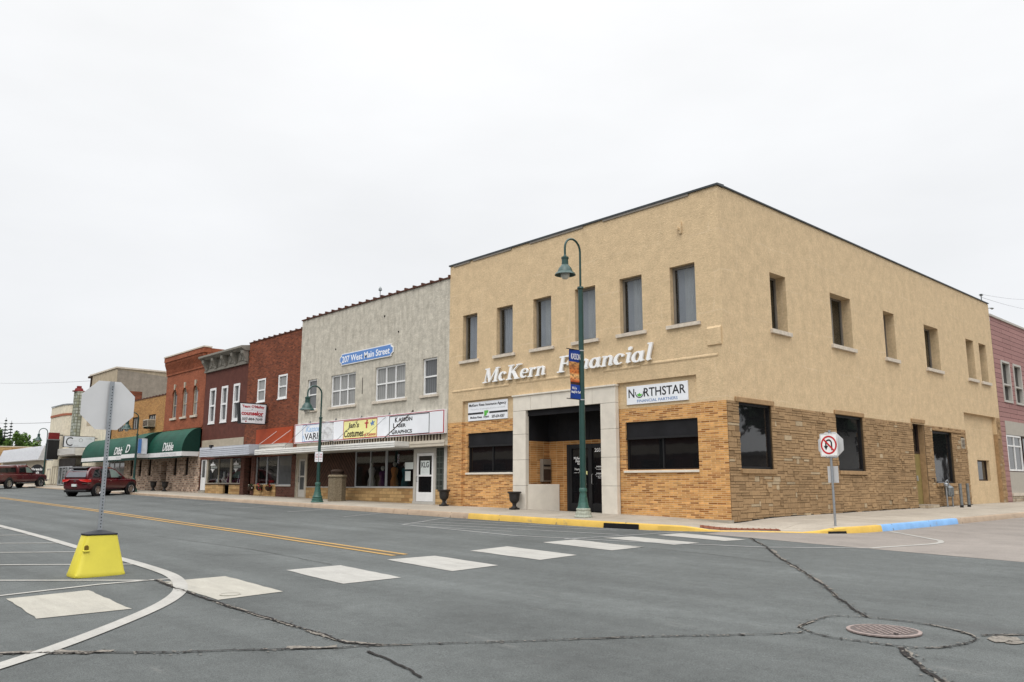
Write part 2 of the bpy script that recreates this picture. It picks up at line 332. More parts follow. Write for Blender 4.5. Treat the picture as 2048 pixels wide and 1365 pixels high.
# ------------------------------------------------------------------ mesh helpers
class Fr:
    def __init__(s, o, u, n): s.o, s.u, s.n = Vector(o), Vector(u).normalized(), Vector(n).normalized()
    def __call__(s, u, n, v): return s.o + s.u*u + s.n*n + Vector((0, 0, v))
WF = Fr((0, 0, 0), (1, 0, 0), (0, -1, 0))      # main-street fronts: u = x, outward = -y
SF = Fr((0, 0, 0), (0, 1, 0), (1, 0, 0))       # side-street fronts: u = y, outward = +x
WORLD = Fr((0, 0, 0), (1, 0, 0), (0, 1, 0))
class MB:
    def __init__(s): s.v = []; s.f = []; s.m = []; s.mi = 0; s.cols = None
    def add(s, vs, fs):
        b = len(s.v); s.v += [tuple(x) for x in vs]
        for q in fs: s.f.append(tuple(b+i for i in q)); s.m.append(s.mi)
        return s
    def box(s, F, u0, u1, n0, n1, v0, v1):
        p = [F(u, n, v) for v in (v0, v1) for n in (n0, n1) for u in (u0, u1)]
        return s.add(p, [(0, 1, 3, 2), (4, 6, 7, 5), (0, 4, 5, 1), (2, 3, 7, 6), (0, 2, 6, 4), (1, 5, 7, 3)])
    def quad(s, *p): return s.add(p, [tuple(range(len(p)))])
    def prism(s, F, poly, n0, n1):
        k = len(poly); a = [F(u, n0, v) for u, v in poly] + [F(u, n1, v) for u, v in poly]
        return s.add(a, [tuple(range(k)), tuple(range(2*k-1, k-1, -1))] + [(i, (i+1) % k, k+(i+1) % k, k+i) for i in range(k)])
    def prism_n(s, F, poly, u0, u1):               # profile in (n, v) swept along u
        k = len(poly); a = [F(u0, n, v) for n, v in poly] + [F(u1, n, v) for n, v in poly]
        return s.add(a, [tuple(range(k)), tuple(range(2*k-1, k-1, -1))] + [(i, (i+1) % k, k+(i+1) % k, k+i) for i in range(k)])
    def tube(s, pts, r, seg=8, r2=None):
        pts = [Vector(p) for p in pts]; n = len(pts); rs = r if isinstance(r, (list, tuple)) else [r + ((r2 if r2 is not None else r)-r)*i/max(1, n-1) for i in range(n)]
        vs = []; up = None
        for i, p in enumerate(pts):
            d = (pts[min(i+1, n-1)]-pts[max(i-1, 0)]).normalized()
            if up is None: up = Vector((0, 0, 1)) if abs(d.z) < .9 else Vector((1, 0, 0))
            a = d.cross(up).normalized(); b = a.cross(d).normalized(); up = b
            vs += [p + rs[i]*(math.cos(2*PI*k/seg)*a + math.sin(2*PI*k/seg)*b) for k in range(seg)]
        fs = [(i*seg+k, i*seg+(k+1) % seg, (i+1)*seg+(k+1) % seg, (i+1)*seg+k) for i in range(n-1) for k in range(seg)]
        fs += [tuple(range(seg)), tuple(range(n*seg-1, (n-1)*seg-1, -1))]
        return s.add(vs, fs)
    def lathe(s, c, prof, seg=20, axis='z', cap=True):
        c = Vector(c); vs = []
        for r, z in prof:
            for k in range(seg):
                a = 2*PI*k/seg
                if axis == 'z': vs.append(c + Vector((r*math.cos(a), r*math.sin(a), z)))
                elif axis == 'x': vs.append(c + Vector((z, r*math.cos(a), r*math.sin(a))))
                else: vs.append(c + Vector((r*math.cos(a), z, r*math.sin(a))))
        n = len(prof); fs = [(i*seg+k, i*seg+(k+1) % seg, (i+1)*seg+(k+1) % seg, (i+1)*seg+k) for i in range(n-1) for k in range(seg)]
        if cap: fs += [tuple(range(seg-1, -1, -1)), tuple(range((n-1)*seg, n*seg))]
        return s.add(vs, fs)
    def wall(s, F, u0, u1, v0, v1, holes=(), n=0, reveal=.25):
        us = sorted({u0, u1} | {min(max(x, u0), u1) for h in holes for x in h[:2]}); vs = sorted({v0, v1} | {min(max(x, v0), v1) for h in holes for x in h[2:4]})
        inside = lambda u, v: any(h[0] < u < h[1] and h[2] < v < h[3] for h in holes)
        for a, b in zip(us, us[1:]):
            for c, d in zip(vs, vs[1:]):
                if b-a > 1e-6 and d-c > 1e-6 and not inside((a+b)/2, (c+d)/2): s.quad(F(a, n, c), F(b, n, c), F(b, n, d), F(a, n, d))
        for h in holes:
            R = h[4] if len(h) > 4 else reveal; a, b = max(h[0], u0), min(h[1], u1); c, d = max(h[2], v0), min(h[3], v1)
            if b <= a or d <= c: continue
            m = n-R
            if h[0] >= u0: s.quad(F(a, n, c), F(a, n, d), F(a, m, d), F(a, m, c))
            if h[1] <= u1: s.quad(F(b, n, c), F(b, m, c), F(b, m, d), F(b, n, d))
            if h[3] <= v1: s.quad(F(a, n, d), F(b, n, d), F(b, m, d), F(a, m, d))
            if h[2] >= v0: s.quad(F(a, n, c), F(a, m, c), F(b, m, c), F(b, n, c))
        return s
    def build(s, name, mats, parent=None, smooth=False, bevel=0, sub=0, recalc=True):
        if not isinstance(mats, (list, tuple)): mats = [mats]
        o0 = Vector((0, 0, 0)) if parent is None else root_of(parent)
        me = bpy.data.meshes.new(name); me.from_pydata([tuple(Vector(v)-o0) for v in s.v], [], s.f)
        for m in mats: me.materials.append(MATS[m] if isinstance(m, str) else m)
        me.polygons.foreach_set('material_index', s.m)
        if recalc:
            b = bmesh.new(); b.from_mesh(me); bmesh.ops.recalc_face_normals(b, faces=b.faces); b.to_mesh(me); b.free()
        if smooth:
            me.polygons.foreach_set('use_smooth', [True]*len(me.polygons))
            if not sub: me.set_sharp_from_angle(angle=math.radians(35))
        ob = bpy.data.objects.new(name, me); COL.objects.link(ob)
        if parent is not None: ob.parent = parent
        if bevel:
            bv = ob.modifiers.new('bevel', 'BEVEL'); bv.width = bevel; bv.segments = 2; bv.limit_method = 'ANGLE'
        if sub:
            sb = ob.modifiers.new('sub', 'SUBSURF'); sb.levels = sub; sb.render_levels = sub
        return ob
def root_of(o):
    while o.parent is not None: o = o.parent
    return Vector(o.location)
def tag(o, label, cat, group=None, kind=None):
    if label: o['label'] = label
    if cat: o['category'] = cat
    if group: o['group'] = group
    if kind: o['kind'] = kind
    return o
def thing(name, label, cat, loc=(0, 0, 0), group=None):
    o = bpy.data.objects.new(name, None); COL.objects.link(o); o.location = loc; o.empty_display_size = .3
    return tag(o, label, cat, group)
def structure(o): o['kind'] = 'structure'; return o
def copy_tree(o, parent=None):
    c = o.copy(); COL.objects.link(c)
    if parent is not None: c.parent = parent
    for ch in list(o.children): copy_tree(ch, c)
    return c
def text_mesh(s, shear=0, bold=0, extrude=0, res=3):
    cu = bpy.data.curves.new('lettering', 'FONT'); cu.body = s; cu.shear = shear; cu.offset = bold; cu.extrude = extrude; cu.resolution_u = res
    ob = bpy.data.objects.new('lettering', cu); COL.objects.link(ob); dg = bpy.context.evaluated_depsgraph_get(); dg.update()
    me = bpy.data.meshes.new_from_object(ob.evaluated_get(dg)); vs = [tuple(v.co) for v in me.vertices]; fs = [tuple(p.vertices) for p in me.polygons]
    bpy.data.objects.remove(ob); bpy.data.curves.remove(cu); bpy.data.meshes.remove(me); return vs, fs
def text(mb, F, s, u0, u1, v0, v1, n=.004, th=.003, shear=0, bold=0):
    """lay a word into a box on a frame; th is how far it stands proud"""
    vs, fs = text_mesh(s, shear, bold, .5)
    a, b = min(v[0] for v in vs), max(v[0] for v in vs); c, d = min(v[1] for v in vs), max(v[1] for v in vs)
    mb.add([F(u0+(x-a)/(b-a)*(u1-u0), n+(z+.5)*th, v0+(y-c)/(d-c)*(v1-v0)) for x, y, z in vs], fs); return mb
def words(parent, F, lst, mat, name='lettering', n=.004, th=.003):
    for e in lst:
        mb = MB(); text(mb, F, *e[:5], n=n, th=th, **(e[5] if len(e) > 5 else {})); mb.build(name, mat, parent, recalc=False)
def blind(fr, F, u0, u1, v0, v1, n, mat):
    m = MB(); k = 14
    pts = [(u0+(u1-u0)*i/k, n+(.012 if i % 2 else 0)) for i in range(k+1)]
    for (a, b), (c, d) in zip(pts, pts[1:]): m.quad(F(a, b, v0), F(c, d, v0), F(c, d, v1), F(a, b, v1))
    m.build('curtain', mat, fr, recalc=False)
def window(parent, F, u0, u1, v0, v1, n, mat='white_paint', pane='glass_upper', fw=.05, cols=1, rows=1, d=.05, sill=None, name='window', mw=None, tops=None):
    """frame with panes; sill=(ext, height, from n, to n, material)"""
    mb = MB(); mw = mw or fw*.8
    mb.box(F, u0, u0+fw, n, n+d, v0, v1); mb.box(F, u1-fw, u1, n, n+d, v0, v1)
    mb.box(F, u0+fw, u1-fw, n, n+d, v0, v0+fw); mb.box(F, u0+fw, u1-fw, n, n+d, v1-fw, v1)
    w = (u1-u0-2*fw)
    for i in range(1, cols):
        x = u0+fw+w*i/cols; mb.box(F, x-mw/2, x+mw/2, n+.002, n+d-.004, v0+fw, v1-fw)
    for j in range(1, rows):
        z = v0+fw+(v1-v0-2*fw)*(tops if tops else j/rows)
        for i in range(cols):
            a = u0+fw+w*i/cols+(mw/2 if i else 0); b = u0+fw+w*(i+1)/cols-(mw/2 if i < cols-1 else 0)
            mb.box(F, a, b, n+.004, n+d-.010, z-mw/2, z+mw/2)
    fr = mb.build(name, mat, parent)
    MB().box(F, u0+fw*.5, u1-fw*.5, n+.010, n+.018, v0+fw*.5, v1-fw*.5).build('pane', pane, fr)
    if sill:
        e, h, a, b, sm_ = sill; MB().box(F, u0-e, u1+e, a, b, v0-h, v0).build('sill', sm_, fr, bevel=.006)
    return fr

# ------------------------------------------------------------------ ground
def sm01(t): t = max(0., min(1., t)); return t*t*(3-2*t)
def zr(x, y):
    xx = max(-85, min(x, 85)); yy = max(-30, min(y, 60))
    z = -.19-.0105*xx+(.025 if yy < -3 else .006)*(yy+3)
    if xx < -12: z += .0028*(-12-xx)
    return z+.045*math.exp(-((x-1.6)**2+(y+1.4)**2)/4.5)
RC = (1.65, -1.3)
def zs(x, y, road=None):
    xx = max(-85, x)
    if x < 0 and y <= .5: z = .05-.0112*xx+.028*min(y, 0)
    elif y > 0: z = .05+.006*y-.028*max(x, 0)
    else: z = .05-.028*math.hypot(max(x, 0), min(y, 0))
    z -= .095*math.exp(-((x-.15)**2+(y+.15)**2)/2.6)
    d = math.hypot(x-RC[0], y-RC[1]); w = sm01(1-(d-.95)/1.05)
    return z*(1-w)+w*(zr(x, y)+.02)
def lin(a, b, st):
    n = max(1, round((b-a)/st)); return [a+(b-a)*i/n for i in range(n)]
gx = lin(-700, -85, 60)+lin(-85, -12, 3.65)+lin(-12, 15, .5)+lin(15, 85, 7)+lin(85, 700, 60)+[700]
gy = lin(-700, -30, 60)+lin(-30, -18, 2)+lin(-18, -3, .5)+lin(-3, 7, .5)+lin(7, 60, 5)+lin(60, 700, 60)+[700]
g = MB(); vs = [(x, y, zr(x, y)) for y in gy for x in gx]; w_ = len(gx)
g.add(vs, [(j*w_+i, j*w_+i+1, (j+1)*w_+i+1, (j+1)*w_+i) for j in range(len(gy)-1) for i in range(w_-1)])
structure(g.build('road', 'asphalt', smooth=True))
def drape(mb, pts, h=.008):
    """flat polygon strip of quads [(a,b),(a,b)...] laid on the road"""
    b = [(*p, zr(*p)+h) for pr in pts for p in pr]
    return mb.add(b, [(2*i, 2*i+1, 2*i+3, 2*i+2) for i in range(len(pts)-1)])
def polyline(mb, pts, w, h=.008, step=.6, jit=0, gaps=0):
    P = []
    for a, b in zip(pts, pts[1:]):
        n = max(1, int(math.hypot(b[0]-a[0], b[1]-a[1])/step)); P += [(a[0]+(b[0]-a[0])*i/n, a[1]+(b[1]-a[1])*i/n) for i in range(n)]
    P.append(pts[-1]); prs = []; o = 0; w1 = w2 = w/2; on = 1
    for i, p in enumerate(P):
        a, b = P[max(0, i-1)], P[min(len(P)-1, i+1)]; d = Vector((b[0]-a[0], b[1]-a[1])); d = d.normalized() if d.length else Vector((1, 0)); q = Vector((-d.y, d.x))
        if jit:
            o = o*.88+random.gauss(0, jit*.35); w1 = .6*w1+.4*w*random.uniform(.1, 1)*.6; w2 = .6*w2+.4*w*random.uniform(.1, 1)*.6
        prs.append(((p[0]+q.x*(w1+o), p[1]+q.y*(w1+o)), (p[0]-q.x*(w2-o), p[1]-q.y*(w2-o))))
        if gaps and random.random() < gaps:
            if len(prs) > 1 and on: drape(mb, prs, h)
            on = not on; prs = []; 
            if on: w1 = w2 = w*.1
    if len(prs) > 1 and on: drape(mb, prs, h)
    return mb
def smoothline(pts, n=6):
    P = []
    for i in range(len(pts)-1):
        p0, p1, p2, p3 = pts[max(0, i-1)], pts[i], pts[i+1], pts[min(len(pts)-1, i+2)]
        for k in range(n):
            t = k/n; P.append(tuple(.5*((2*p1[j])+(-p0[j]+p2[j])*t+(2*p0[j]-5*p1[j]+4*p2[j]-p3[j])*t*t+(-p0[j]+3*p1[j]-3*p2[j]+p3[j])*t**3) for j in (0, 1)))
    return P+[pts[-1]]
# side street of pale concrete
edge = [(1.0, -2.85), (1.7, -2.93), (2.85, -3.06), (5.2, -3.34), (8.0, -3.75), (11, -4.2), (14, -4.7), (20, -5.4)]
xs_ = lin(1.0, 16, .5)+[16]; mbs = MB(); rows = []
def edge_y(x):
    for (a, b), (c, d) in zip(edge, edge[1:]):
        if a <= x <= c: return b+(d-b)*(x-a)/(c-a)
    return -2.85
for x in xs_:
    y0 = edge_y(x); ys = sorted([y0]+[y for y in lin(-3, 7, .5)+lin(7, 60, 5)+[60] if y > y0+.05])
    rows.append([(x, y, zr(x, y)+.004) for y in ys])
for a, b in zip(rows, rows[1:]):
    a2, b2 = a[::-1], b[::-1]; n = min(len(a), len(b)); base = len(mbs.v); mbs.v += a2+b2
    la = len(a2)
    for i in range(n-1): mbs.f.append((base+i, base+la+i, base+la+i+1, base+i+1)); mbs.m.append(0)
    if len(a2) > n: 
        for i in range(n-1, len(a2)-1): mbs.f.append((base+i, base+la+n-1, base+i+1)); mbs.m.append(0)
    if len(b2) > n:
        for i in range(n-1, len(b2)-1): mbs.f.append((base+n-1, base+la+i, base+la+i+1)); mbs.m.append(0)
structure(mbs.build('side_street', 'street_concrete', smooth=False))

# kerb path (top inner edge -> face), main street then round the corner
ctrl = [(-110, -2.45)]+[(x, -2.5) for x in (-85, -60, -40, -25, -12)]+[(-5, -2.55), (-1.6, -2.5), (-.3, -2.33), (.6, -2.0), (1.35, -1.5), (2.1, -.95), (2.7, -.4), (3.02, .25), (3.12, 1.2), (3.15, 2.5), (3.2, 8), (3.3, 20), (3.4, 60)]
path = []
for a, b in zip(ctrl, ctrl[1:]):
    dl = math.hypot(b[0]-a[0], b[1]-a[1]); n = max(1, int(dl/.3)) if a[0] > -14 and a[1] < 8 else max(1, int(dl/1.2))
    path += [(a[0]+(b[0]-a[0])*i/n, a[1]+(b[1]-a[1])*i/n) for i in range(n)]
path.append(ctrl[-1])
for _ in range(3):
    path = [path[0]]+[((path[i-1][0]+2*path[i][0]+path[i+1][0])/4, (path[i-1][1]+2*path[i][1]+path[i+1][1])/4) for i in range(1, len(path)-1)]+[path[-1]]
def nrm(i):
    a, b = path[max(0, i-1)], path[min(len(path)-1, i+1)]; d = Vector((b[0]-a[0], b[1]-a[1])).normalized(); return Vector((d.y, -d.x))    # towards the road
DR = [(-2.35, -1.3), None]
kb = {'kerb_plain': MB(), 'kerb_yellow': MB(), 'kerb_blue': MB()}
sw = MB(); prevc = None; run = 0
for i in range(len(path)-1):
    prof = []
    for j in (i, i+1):
        p = Vector(path[j]); q = nrm(j); zt = zs(p.x, p.y); f_ = p+q*.15; zg = zr(f_.x+q.x*.05, f_.y+q.y*.05)
        h = max(zt-zg, .012)
        prof.append([(p.x, p.y, zg+h), (f_.x-q.x*.035, f_.y-q.y*.035, zg+h), (f_.x-q.x*.008, f_.y-q.y*.008, zg+h*.82), (f_.x+q.x*.02, f_.y+q.y*.02, zg-.03)])
    x, y = path[i]; c = 'kerb_plain' if x < -8.3 else ('kerb_yellow' if y < 1.6 else ('kerb_blue' if y < 6.95 else 'kerb_plain'))
    m = kb[c]
    m.add(prof[0]+prof[1], [(k, k+4, k+5, k+1) for k in range(3)])
for nme in kb: structure(kb[nme].build('curb', nme, smooth=True))
# kerb joints
kj = MB()
for i in range(2, len(path)-2):
    if (i*7) % 56 == 0 and path[i][0] > -14 and path[i][1] < 9:
        p = Vector(path[i]); q = nrm(i); t_ = Vector((-q.y, q.x))*.015; zt = zs(p.x, p.y); f_ = p+q*.155; zg = zr(f_.x, f_.y)
        if zt-zg < .06: continue
        kj.add([(*(p+t_), zt+.004), (*(p-t_), zt+.004), (*(f_-t_-q*.03), zt+.003), (*(f_+t_-q*.03), zt+.003), (*(f_+t_+q*.017), zg), (*(f_-t_+q*.017), zg)], [(0, 1, 2, 3), (3, 2, 5, 4)])
structure(kj.build('curb_joint', 'joint_dark'))
# sidewalk strip between kerb and buildings
R = 7
for i in range(len(path)-1):
    strip = []
    for j in (i, i+1):
        x, y = path[j]
        if x <= 0 and y < 0: q = (x, .6)
        elif y >= 0: q = (-.6, y) if y > .6 else (-.6, max(.6, y))
        else:
            t = (math.atan2(y, x)+PI/2)/(PI/2); q = (-.6+0*t, .6)
        strip.append([(x+(q[0]-x)*k/R, y+(q[1]-y)*k/R) for k in range(R+1)])
    sw.add([(*p, zs(*p)) for st in strip for p in st], [(k, k+R+1, k+R+2, k+1) for k in range(R)])
structure(sw.build('sidewalk', 'sidewalk_concrete', smooth=True))
# kerb inlets
def inlet(u, v):
    a, b = Vector(u), Vector(v); d = (b-a).normalized(); q = Vector((d.y, -d.x)); mb = MB()
    if q.y > 0 and q.x < 0: q = -q
    za = zs(*a)-.035; zb = zr(*(a+q*.25))-.005
    o = a+q*.168; e = b+q*.168
    mb.add([(*(o), zb), (*(e), zb), (*(e-q*.02), za), (*(o-q*.02), za), (*(o-q*.02), zb), (*(e-q*.02), zb), (*(e-q*.03), za), (*(o-q*.03), za)], [(0, 1, 2, 3), (4, 7, 6, 5), (0, 4, 5, 1), (3, 2, 6, 7), (0, 3, 7, 4), (1, 5, 6, 2)])
    return mb.build('storm_drain', 'hole')
tag(inlet((-2.3, -2.53), (-1.15, -2.47)), 'storm drain opening in the yellow curb along the main street', 'storm drain', 'curb storm drains')
tag(inlet((2.78, -.3), (3.0, .2)), 'storm drain opening in the yellow curb beside the no U-turn sign post', 'storm drain', 'curb storm drains')
# tactile plate on the ramp
tp = MB(); a, b, c_, d_ = (.32, -1.98), (1.95, -.88), (1.52, -.28), (-.08, -1.38); k = 14
for s_ in range(k):
    for w2 in range(4):
        P = lambda i, j: (a[0]+(b[0]-a[0])*i/k+(d_[0]-a[0])*j/4, a[1]+(b[1]-a[1])*i/k+(d_[1]-a[1])*j/4)
        q4 = [P(s_, w2), P(s_+1, w2), P(s_+1, w2+1), P(s_, w2+1)]; tp.quad(*[(*p, zs(*p)+.012) for p in q4])
        m2 = P(s_+.5, w2+.5); tp.lathe((*m2, zs(*m2)+.012), [(.03, 0), (.02, .012), (.006, .014)], 6)
tag(tp.build('tactile_plate', 'tactile_red'), 'rust red tactile warning plate set in the corner curb ramp', 'paving plate')
# ------------------------------------------------------------------ road markings
cw = MB()
bars = [[(-.46, -17.1), (-.46, -16.08), (1.62, -16.17), (1.50, -17.18)], [(-.55, -15.02), (-.44, -14.06), (1.72, -14.18), (1.75, -15.13)], [(-.41, -13.02), (-.31, -12.03), (1.78, -12.20), (1.69, -13.20)],
        [(-.42, -10.99), (-.25, -9.99), (1.75, -10.15), (1.77, -11.19)], [(-.44, -8.95), (-.52, -7.86), (1.69, -8.07), (1.73, -9.11)], [(-.57, -6.75), (-.50, -5.80), (1.69, -6.04), (1.65, -6.99)],
        [(-.27, -5.04), (.05, -4.38), (2.09, -4.61), (1.90, -5.26)], [(.27, -3.69), (.47, -3.00), (2.50, -3.40), (2.29, -3.93)]]
def barmesh(mb, q):
    n = 10; rg = []
    for i in range(n+1):
        t = i/n; j1, j2 = random.uniform(-.012, .012), random.uniform(-.012, .012)
        rg.append(((q[0][0]+(q[3][0]-q[0][0])*t, q[0][1]+(q[3][1]-q[0][1])*t+j1), (q[1][0]+(q[2][0]-q[1][0])*t, q[1][1]+(q[2][1]-q[1][1])*t+j2)))
    mid = [((a[0]+b[0])/2, (a[1]+b[1])/2) for a, b in rg]
    drape(mb, [(a, m) for (a, b), m in zip(rg, mid)], .007); drape(mb, [(m, b) for (a, b), m in zip(rg, mid)], .007)
for q in bars[2:]: barmesh(cw, q)
structure(cw.build('crosswalk_marking', 'paint_white_road'))
cw2 = MB(); [barmesh(cw2, q) for q in bars[:2]]
structure(cw2.build('crosswalk_marking', 'paint_cream_road'))
yl = MB()
l1 = [(-.86, -10.24), (-8.2, -9.86), (-23.4, -9.38), (-42, -9.15), (-95, -8.8)]
polyline(yl, l1, .11); polyline(yl, [(x, y-.28) for x, y in l1], .11)
structure(yl.build('centre_line', 'paint_yellow_road'))
br = MB(); polyline(br, [(x, y-.14) for x, y in l1], .15, .006)
M('paint_tan_road', (.085, .075, .06), .85, .2, 8); structure(br.build('centre_line', 'paint_tan_road'))
wl = MB()
bulb = smoothline([(-60, -14.0), (-30, -14.05), (-16.9, -14.12), (-11.5, -14.2), (-7.6, -14.36), (-4.7, -14.43), (-3.4, -14.47), (-1.8, -14.57), (-.8, -14.72), (.2, -15.02), (.93, -15.36), (1.7, -15.88), (2.58, -16.65), (3.5, -17.58), (4.3, -18.6), (5.5, -20.2)])
polyline(wl, bulb, .2, .011, .4)
polyline(wl, [(-.82, -17.15), (-.97, -15.8), (-.88, -15.1), (-.75, -14.68)], .10, .009)
for y0, y1, x0, x1 in ((-16.8, -15.1, -2.65, -.85), (-16.31, -14.46, -5.01, -3.16), (-15.83, -14.66, -7.55, -6.42), (-15.36, -14.34, -9.97, -8.91), (-14.86, -14.2, -12.62, -12.0), (-14.36, -14.15, -15.21, -15.05)):
    k = 1.9 if y0 > -16.5 else 1.4; polyline(wl, [(x1, y1), (x0-(x1-x0)*k, y0-(y1-y0)*k)], .10, .009)
structure(wl.build('lane_edge_line', 'paint_white_road'))
nl = MB()
for p in ([(-16.1, -4.84), (-16.5, -2.75)], [(-12.0, -4.9), (-12.75, -2.75)], [(-20.1, -4.9), (-20.8, -2.8)], [(-24.6, -4.8), (-25.3, -2.85)], [(-29.0, -4.7), (-29.7, -2.85)], [(-33.2, -4.6), (-33.8, -2.85)]): polyline(nl, p, .09)
structure(nl.build('parking_line', 'paint_fade_road'))
hl = MB()
polyline(hl, [(-8.95, -2.75), (-7.46, -5.66), (-2.39, -5.99), (.81, -5.32), (3.57, -4.47), (5.2, -3.28)], .09)
polyline(hl, [(-.79, -5.82), (.25, -2.62)], .09)
for a, b in (((-8.0, -3.57), (-.33, -2.75)), ((-8.0, -4.58), (-1.39, -3.23)), ((-5.31, -3.29), (-3.0, -3.05)), ((-7.7, -5.2), (-.54, -4.14)), ((-6.4, -5.72), (-3.2, -5.23))): polyline(hl, [a, b], .075)
structure(hl.build('parking_line', 'paint_fade_road'))
sl = MB(); polyline(sl, smoothline([(3.4, 2.0), (5.2, .05), (5.42, -.2), (5.66, -1.17), (5.22, -3.28)]), .12, .010, .4)
structure(sl.build('lane_edge_line', 'paint_white_road'))
# cracks: a dark core and pale broken edges
ck, cp = MB(), MB()
def crumbs(pts, dens, spread):
    for a, b in zip(pts, pts[1:]):
        n = int(math.hypot(b[0]-a[0], b[1]-a[1])*dens)
        for _ in range(n):
            t = random.random(); x, y = a[0]+(b[0]-a[0])*t+random.gauss(0, spread), a[1]+(b[1]-a[1])*t+random.gauss(0, spread); r_ = random.uniform(.004, .02); mb = ck if random.random() < .6 else cp
            a0 = random.uniform(0, 6); z = zr(x, y)+.0125
            mb.add([(x+r_*random.uniform(.4, 1.5)*math.cos(a0+k*1.57), y+r_*random.uniform(.4, 1.5)*math.sin(a0+k*1.57), z) for k in range(4)], [(0, 1, 2, 3)])
def crack(pts, w=.04, pale=.08, j=.015):
    if pale: crumbs(pts, 55, .045 if w > .03 else .02)
    polyline(ck, pts, w, .012, .05, j)
    if pale:
        P = [(x+random.uniform(-.02, .02), y+random.uniform(-.02, .02)) for x, y in pts]; polyline(cp, P, pale, .0105, .05, j*1.2, .12)
crack([(2.39, -3.04), (3.69, -4.55), (4.6, -5.8), (5.51, -6.86), (6.90, -8.64), (7.78, -9.84), (8.29, -10.46)], .05, .085, .022)
crack([(9.18, -11.72), (9.40, -12.05), (9.56, -12.28), (9.95, -12.75), (10.6, -13.6)], .065, .05, .02)
crack([(3.30, -17.90), (3.73, -17.40), (4.41, -16.72), (4.89, -16.08), (5.32, -15.57), (5.58, -15.13)], .04, .07, .014)
crack([(5.58, -15.13), (6.38, -14.11), (7.13, -13.06), (7.99, -12.05), (8.2, -11.7)], .022, .03, .006)
crack([(9.51, -10.62), (9.80, -10.27), (10.6, -9.3), (12, -7.8)], .03, .04, .01)
crack([(-.85, -15.0), (.3, -15.12), (1.12, -15.18), (3.14, -15.25), (4.51, -15.27), (5.24, -15.31), (5.58, -15.13)], .05, .075, .022)
crack([(5.71, -15.36), (6.32, -15.43), (6.54, -15.46), (6.85, -15.55)], .045, 0, .02)
ring = smoothline([(8.02, -11.49), (7.95, -10.85), (8.05, -10.6), (8.31, -10.47), (8.73, -10.40), (9.04, -10.45), (9.35, -10.61), (9.52, -10.8), (9.54, -11.05), (9.40, -11.5), (9.16, -11.66), (8.84, -11.71), (8.46, -11.73), (8.22, -11.63), (8.02, -11.49)], 4)
crack(ring, .02, .05, .012)
for q in ([(5.51, -6.3), (.5, -5.5)], ):
    crack([(5.5, -6.7), (3.5, -6.3), (1.9, -6.15), (.2, -5.9)], .022, 0, .006)
for q in ([(-.5, -12.1), (-4, -11.9), (-9, -12.1)], [(-3.6, -12.9), (-2.0, -10.9)], [(-8, -5.2), (-14, -5.0), (-22, -5.1)], [(-10, -7.5), (-18, -7.2)], [(3.2, .8), (4.6, 1.6)], [(4.3, 2.6), (6.5, 3.4)], [(5.4, -.3), (9, .6)]): crack(q, .02, 0, .008)
structure(ck.build('pavement_crack', 'crack_dark')); structure(cp.build('pavement_crack', 'crack_pale'))
sc = MB()
for (x, y, r_) in ((9.72, -10.65, .22), (9.85, -10.75, .13)):
    pts = [(x+r_*random.uniform(.5, 1.1)*math.cos(a*.5236)*.7, y+r_*random.uniform(.5, 1.1)*math.sin(a*.5236)) for a in range(12)]
    zc = (x, y, zr(x, y)+.0095); sc.add([zc]+[(*p, zr(*p)+.0095) for p in pts], [(0, i+1, (i+1) % 12+1) for i in range(12)])
polyline(sc, [(2.6, -18.7), (3.5, -17.5), (4.3, -16.6), (4.9, -15.9), (5.3, -15.45)], .15, .0095, .06, .05, .10)
structure(sc.build('pavement_patch', 'crack_pale'))
# manhole covers
def manhole(c, r_, label, mat):
    zc = zr(*c); o = thing('manhole_cover', label, 'manhole cover', (*c, zc), 'manhole covers in the street')
    m = MB(); m.lathe((*c, zc+.002), [(r_*1.0, 0), (r_*1.0, .014), (r_*.9, .016), (r_*.9, .010)], 40); m.build('rim', mat, o, smooth=True)
    m = MB(); m.lathe((*c, zc+.004), [(r_*.885, 0), (r_*.885, .010)], 40); m.mi = 1
    if r_ > .3:
        for i in range(-7, 8):
            for j in range(-7, 8):
                x, y = i*.042, j*.042
                if math.hypot(x, y) < r_*.8 and (i+j) % 2 == 0: m.box(WORLD, c[0]+x-.013, c[0]+x+.013, c[1]+y-.016, c[1]+y+.016, zc+.014, zc+.021)
    m.build('lid', ['iron_dark' if r_ > .3 else mat, mat], o)
    if r_ > .3: MB().box(WORLD, c[0]+.17, c[0]+.215, c[1]-.18, c[1]-.15, zc+.0225, zc+.024).build('pick_hole', 'hole', o)
    return o
manhole((8.74, -11.07), .36, 'round rusty manhole cover in an asphalt patch in the foreground', 'iron_rust')
manhole((1.45, -14.82), .14, 'small round utility cover set in a white crosswalk bar near the yellow sign base', 'paint_cream_road')

# ------------------------------------------------------------------ corner building
B1 = thing('corner_building', 'two-storey tan stucco corner building with orange brick and stone ground floor', 'building', (0, 0, 0))
AW = [(-11.71, -10.84), (-9.72, -8.83), (-7.75, -6.85), (-5.72, -4.80), (-3.76, -2.86), (-1.79, -.88)]
BW = [(2.75, 3.73), (6.75, 8.32), (11.06, 12.06), (15.02, 16.56), (19.84, 20.84), (21.55, 22.54)]
ZB, ZT = 3.34, 9.66
m = MB()
m.wall(WF, -12.55, 0, ZB, ZT, [(a, b, 5.72, 7.53, .3) for a, b in AW]+[(-11.67, -8.70, 3.0, 4.14, .09), (-8.69, -3.97, 3.0, 4.10, .05), (-3.96, -.97, 3.0, 4.16, .09)])
m.wall(SF, 0, 23.5, ZB, ZT, [(a, b, 5.73, 7.55, .42) for a, b in BW]+[(18.72, 22.9, 3.0, 4.13, .16)])
